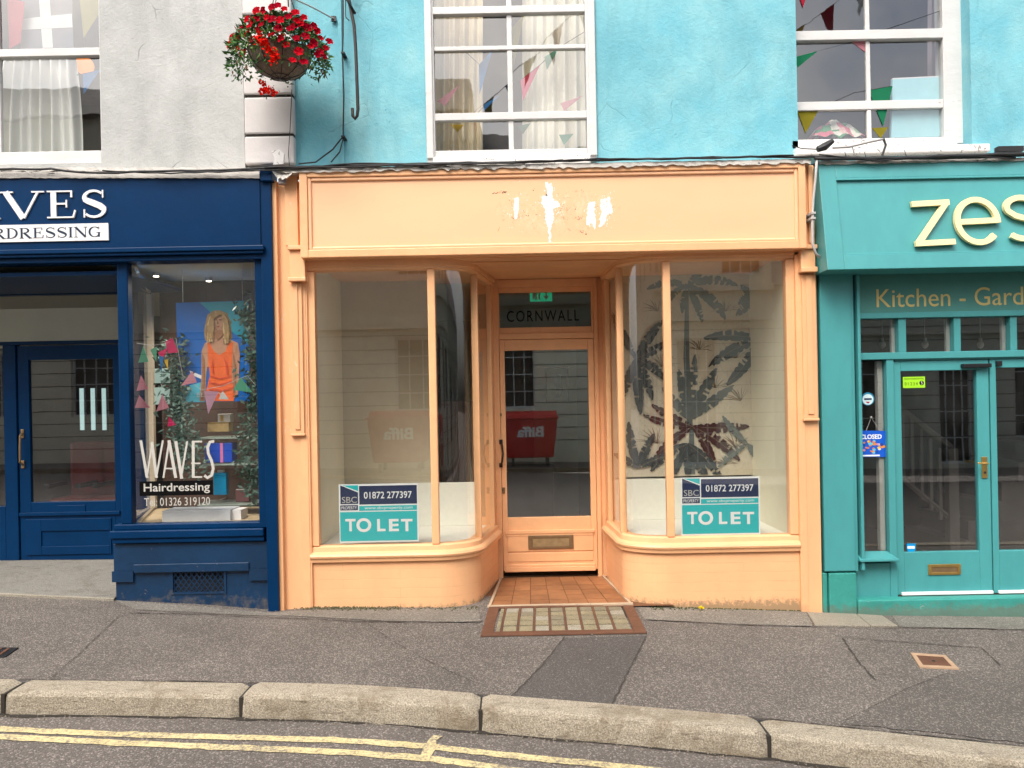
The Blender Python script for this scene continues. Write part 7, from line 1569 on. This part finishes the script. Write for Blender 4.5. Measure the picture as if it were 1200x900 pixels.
window_bunting('bunting of green, olive and red triangles inside the right sash window', .21, [[(928, 68), (958, 60), (1000, 49), (1040, 34), (1104, 12)], [(928, 129), (960, 127), (1000, 109), (1045, 101)]],
    [([(930, 67), (958, 60), (935, 79)], 'dgreen'), ([(934, 129), (960, 128), (944, 156)], 'olive'), ([(1018, 106), (1046, 101), (1035, 148)], 'dgreen'), ([(1022, 150), (1041, 149), (1032, 162)], 'olive'), ([(998, 49), (1017, 45), (1014, 61)], 'rose'), ([(936, -6), (946, -8), (941, 9)], 'red')])
window_bunting('bunting of red, olive and blue triangles in the grey house window', .17, [[(-20, -4), (10, -1), (60, -5), (117, -2)], [(90, 88), (118, 82)]],
    [([(8, -2), (29, 2), (24, 50), (11, 57)], 'red'), ([(93, -4), (118, -4), (116, 16), (98, 44)], 'olive'), ([(97, 87), (118, 81), (98, 110)], 'blue')])
hf = thing('reflected_flag', 'grey cloth imitating the reflection of a flag with a white cross in the upper pane of the grey house window', 'flag')
MB().ppoly([(25, -20), (84, -22), (86, 56), (24, 57)], .22, th=.002).build('field', cloth_mat('flag_reflection_grey', (.20, .20, .25)), hf)  # reflected look of a black flag put into the grey cloth colour
mb = MB(); mb.ppoly([(44, -20), (57, -20), (62, 56), (50, 56)], .2185, th=.001); mb.ppoly([(24.5, 22), (84, 16), (85, 32), (24.5, 35)], .217, th=.001); mb.build('white_cross', cloth_mat('white_flag_cross', (.78, .77, .76)), hf)
lp = thing('globe_lamp', 'lit orange globe lamp beside the net curtain in the grey house window', 'lamp'); c = P(99, 77, .5)
MB().sphere(c, .075, 16, 10).build('globe', plain('lit_orange_globe', (.9, .25, .04), .5, emit=.5), lp, smooth=True); MB().tube([c, c + Vector((0, 0, .9))], .004, 5).build('flex', M_black, lp)
# trodden gum and grit on the pavement
rnd = random.Random(77); mb = MB()
for _ in range(70):
    x, y = rnd.uniform(-3.6, 3.6), -rnd.uniform(.45, 1.75) ; r_ = rnd.uniform(.004, .012); n_ = 9
    if y < ky(x) + .03: continue
    mb.add([(x + r_ * rnd.uniform(.75, 1.1) * math.cos(2 * PI * i / n_), y + r_ * rnd.uniform(.75, 1.1) * math.sin(2 * PI * i / n_), gz(x, y) + .0085) for i in range(n_)], [tuple(range(n_))])
mb.build('trodden_gum', plain('trodden_gum', (.26, .245, .225), .8, var=.3), pavement, kind='stuff')
mb = MB()
for _ in range(700):
    if rnd.random() < .6: x = rnd.uniform(-3.6, 3.6); y = ky(x) - KW - abs(rnd.gauss(0, .035)) - .004; z_a = rz(x, y) + .004
    else: x = rnd.uniform(-2, 2.6); y = -abs(rnd.gauss(0, .06)) - .02; z_a = gz(x, y) + .005
    if -.3 < x < 1.1 and y > -.8: continue
    r_ = rnd.uniform(.002, .007); a = rnd.random() * 3
    mb.add([(x + r_ * math.cos(a), y + r_ * math.sin(a), z_a), (x + r_ * math.cos(a + 2.1), y + r_ * math.sin(a + 2.1), z_a), (x + r_ * math.cos(a + 4.2), y + r_ * math.sin(a + 4.2), z_a), (x, y, z_a + r_)], [(0, 1, 3), (1, 2, 3), (2, 0, 3)])
mb.build('loose_grit', plain('loose_grit', (.24, .20, .15), .9, var=.5), road, kind='stuff')
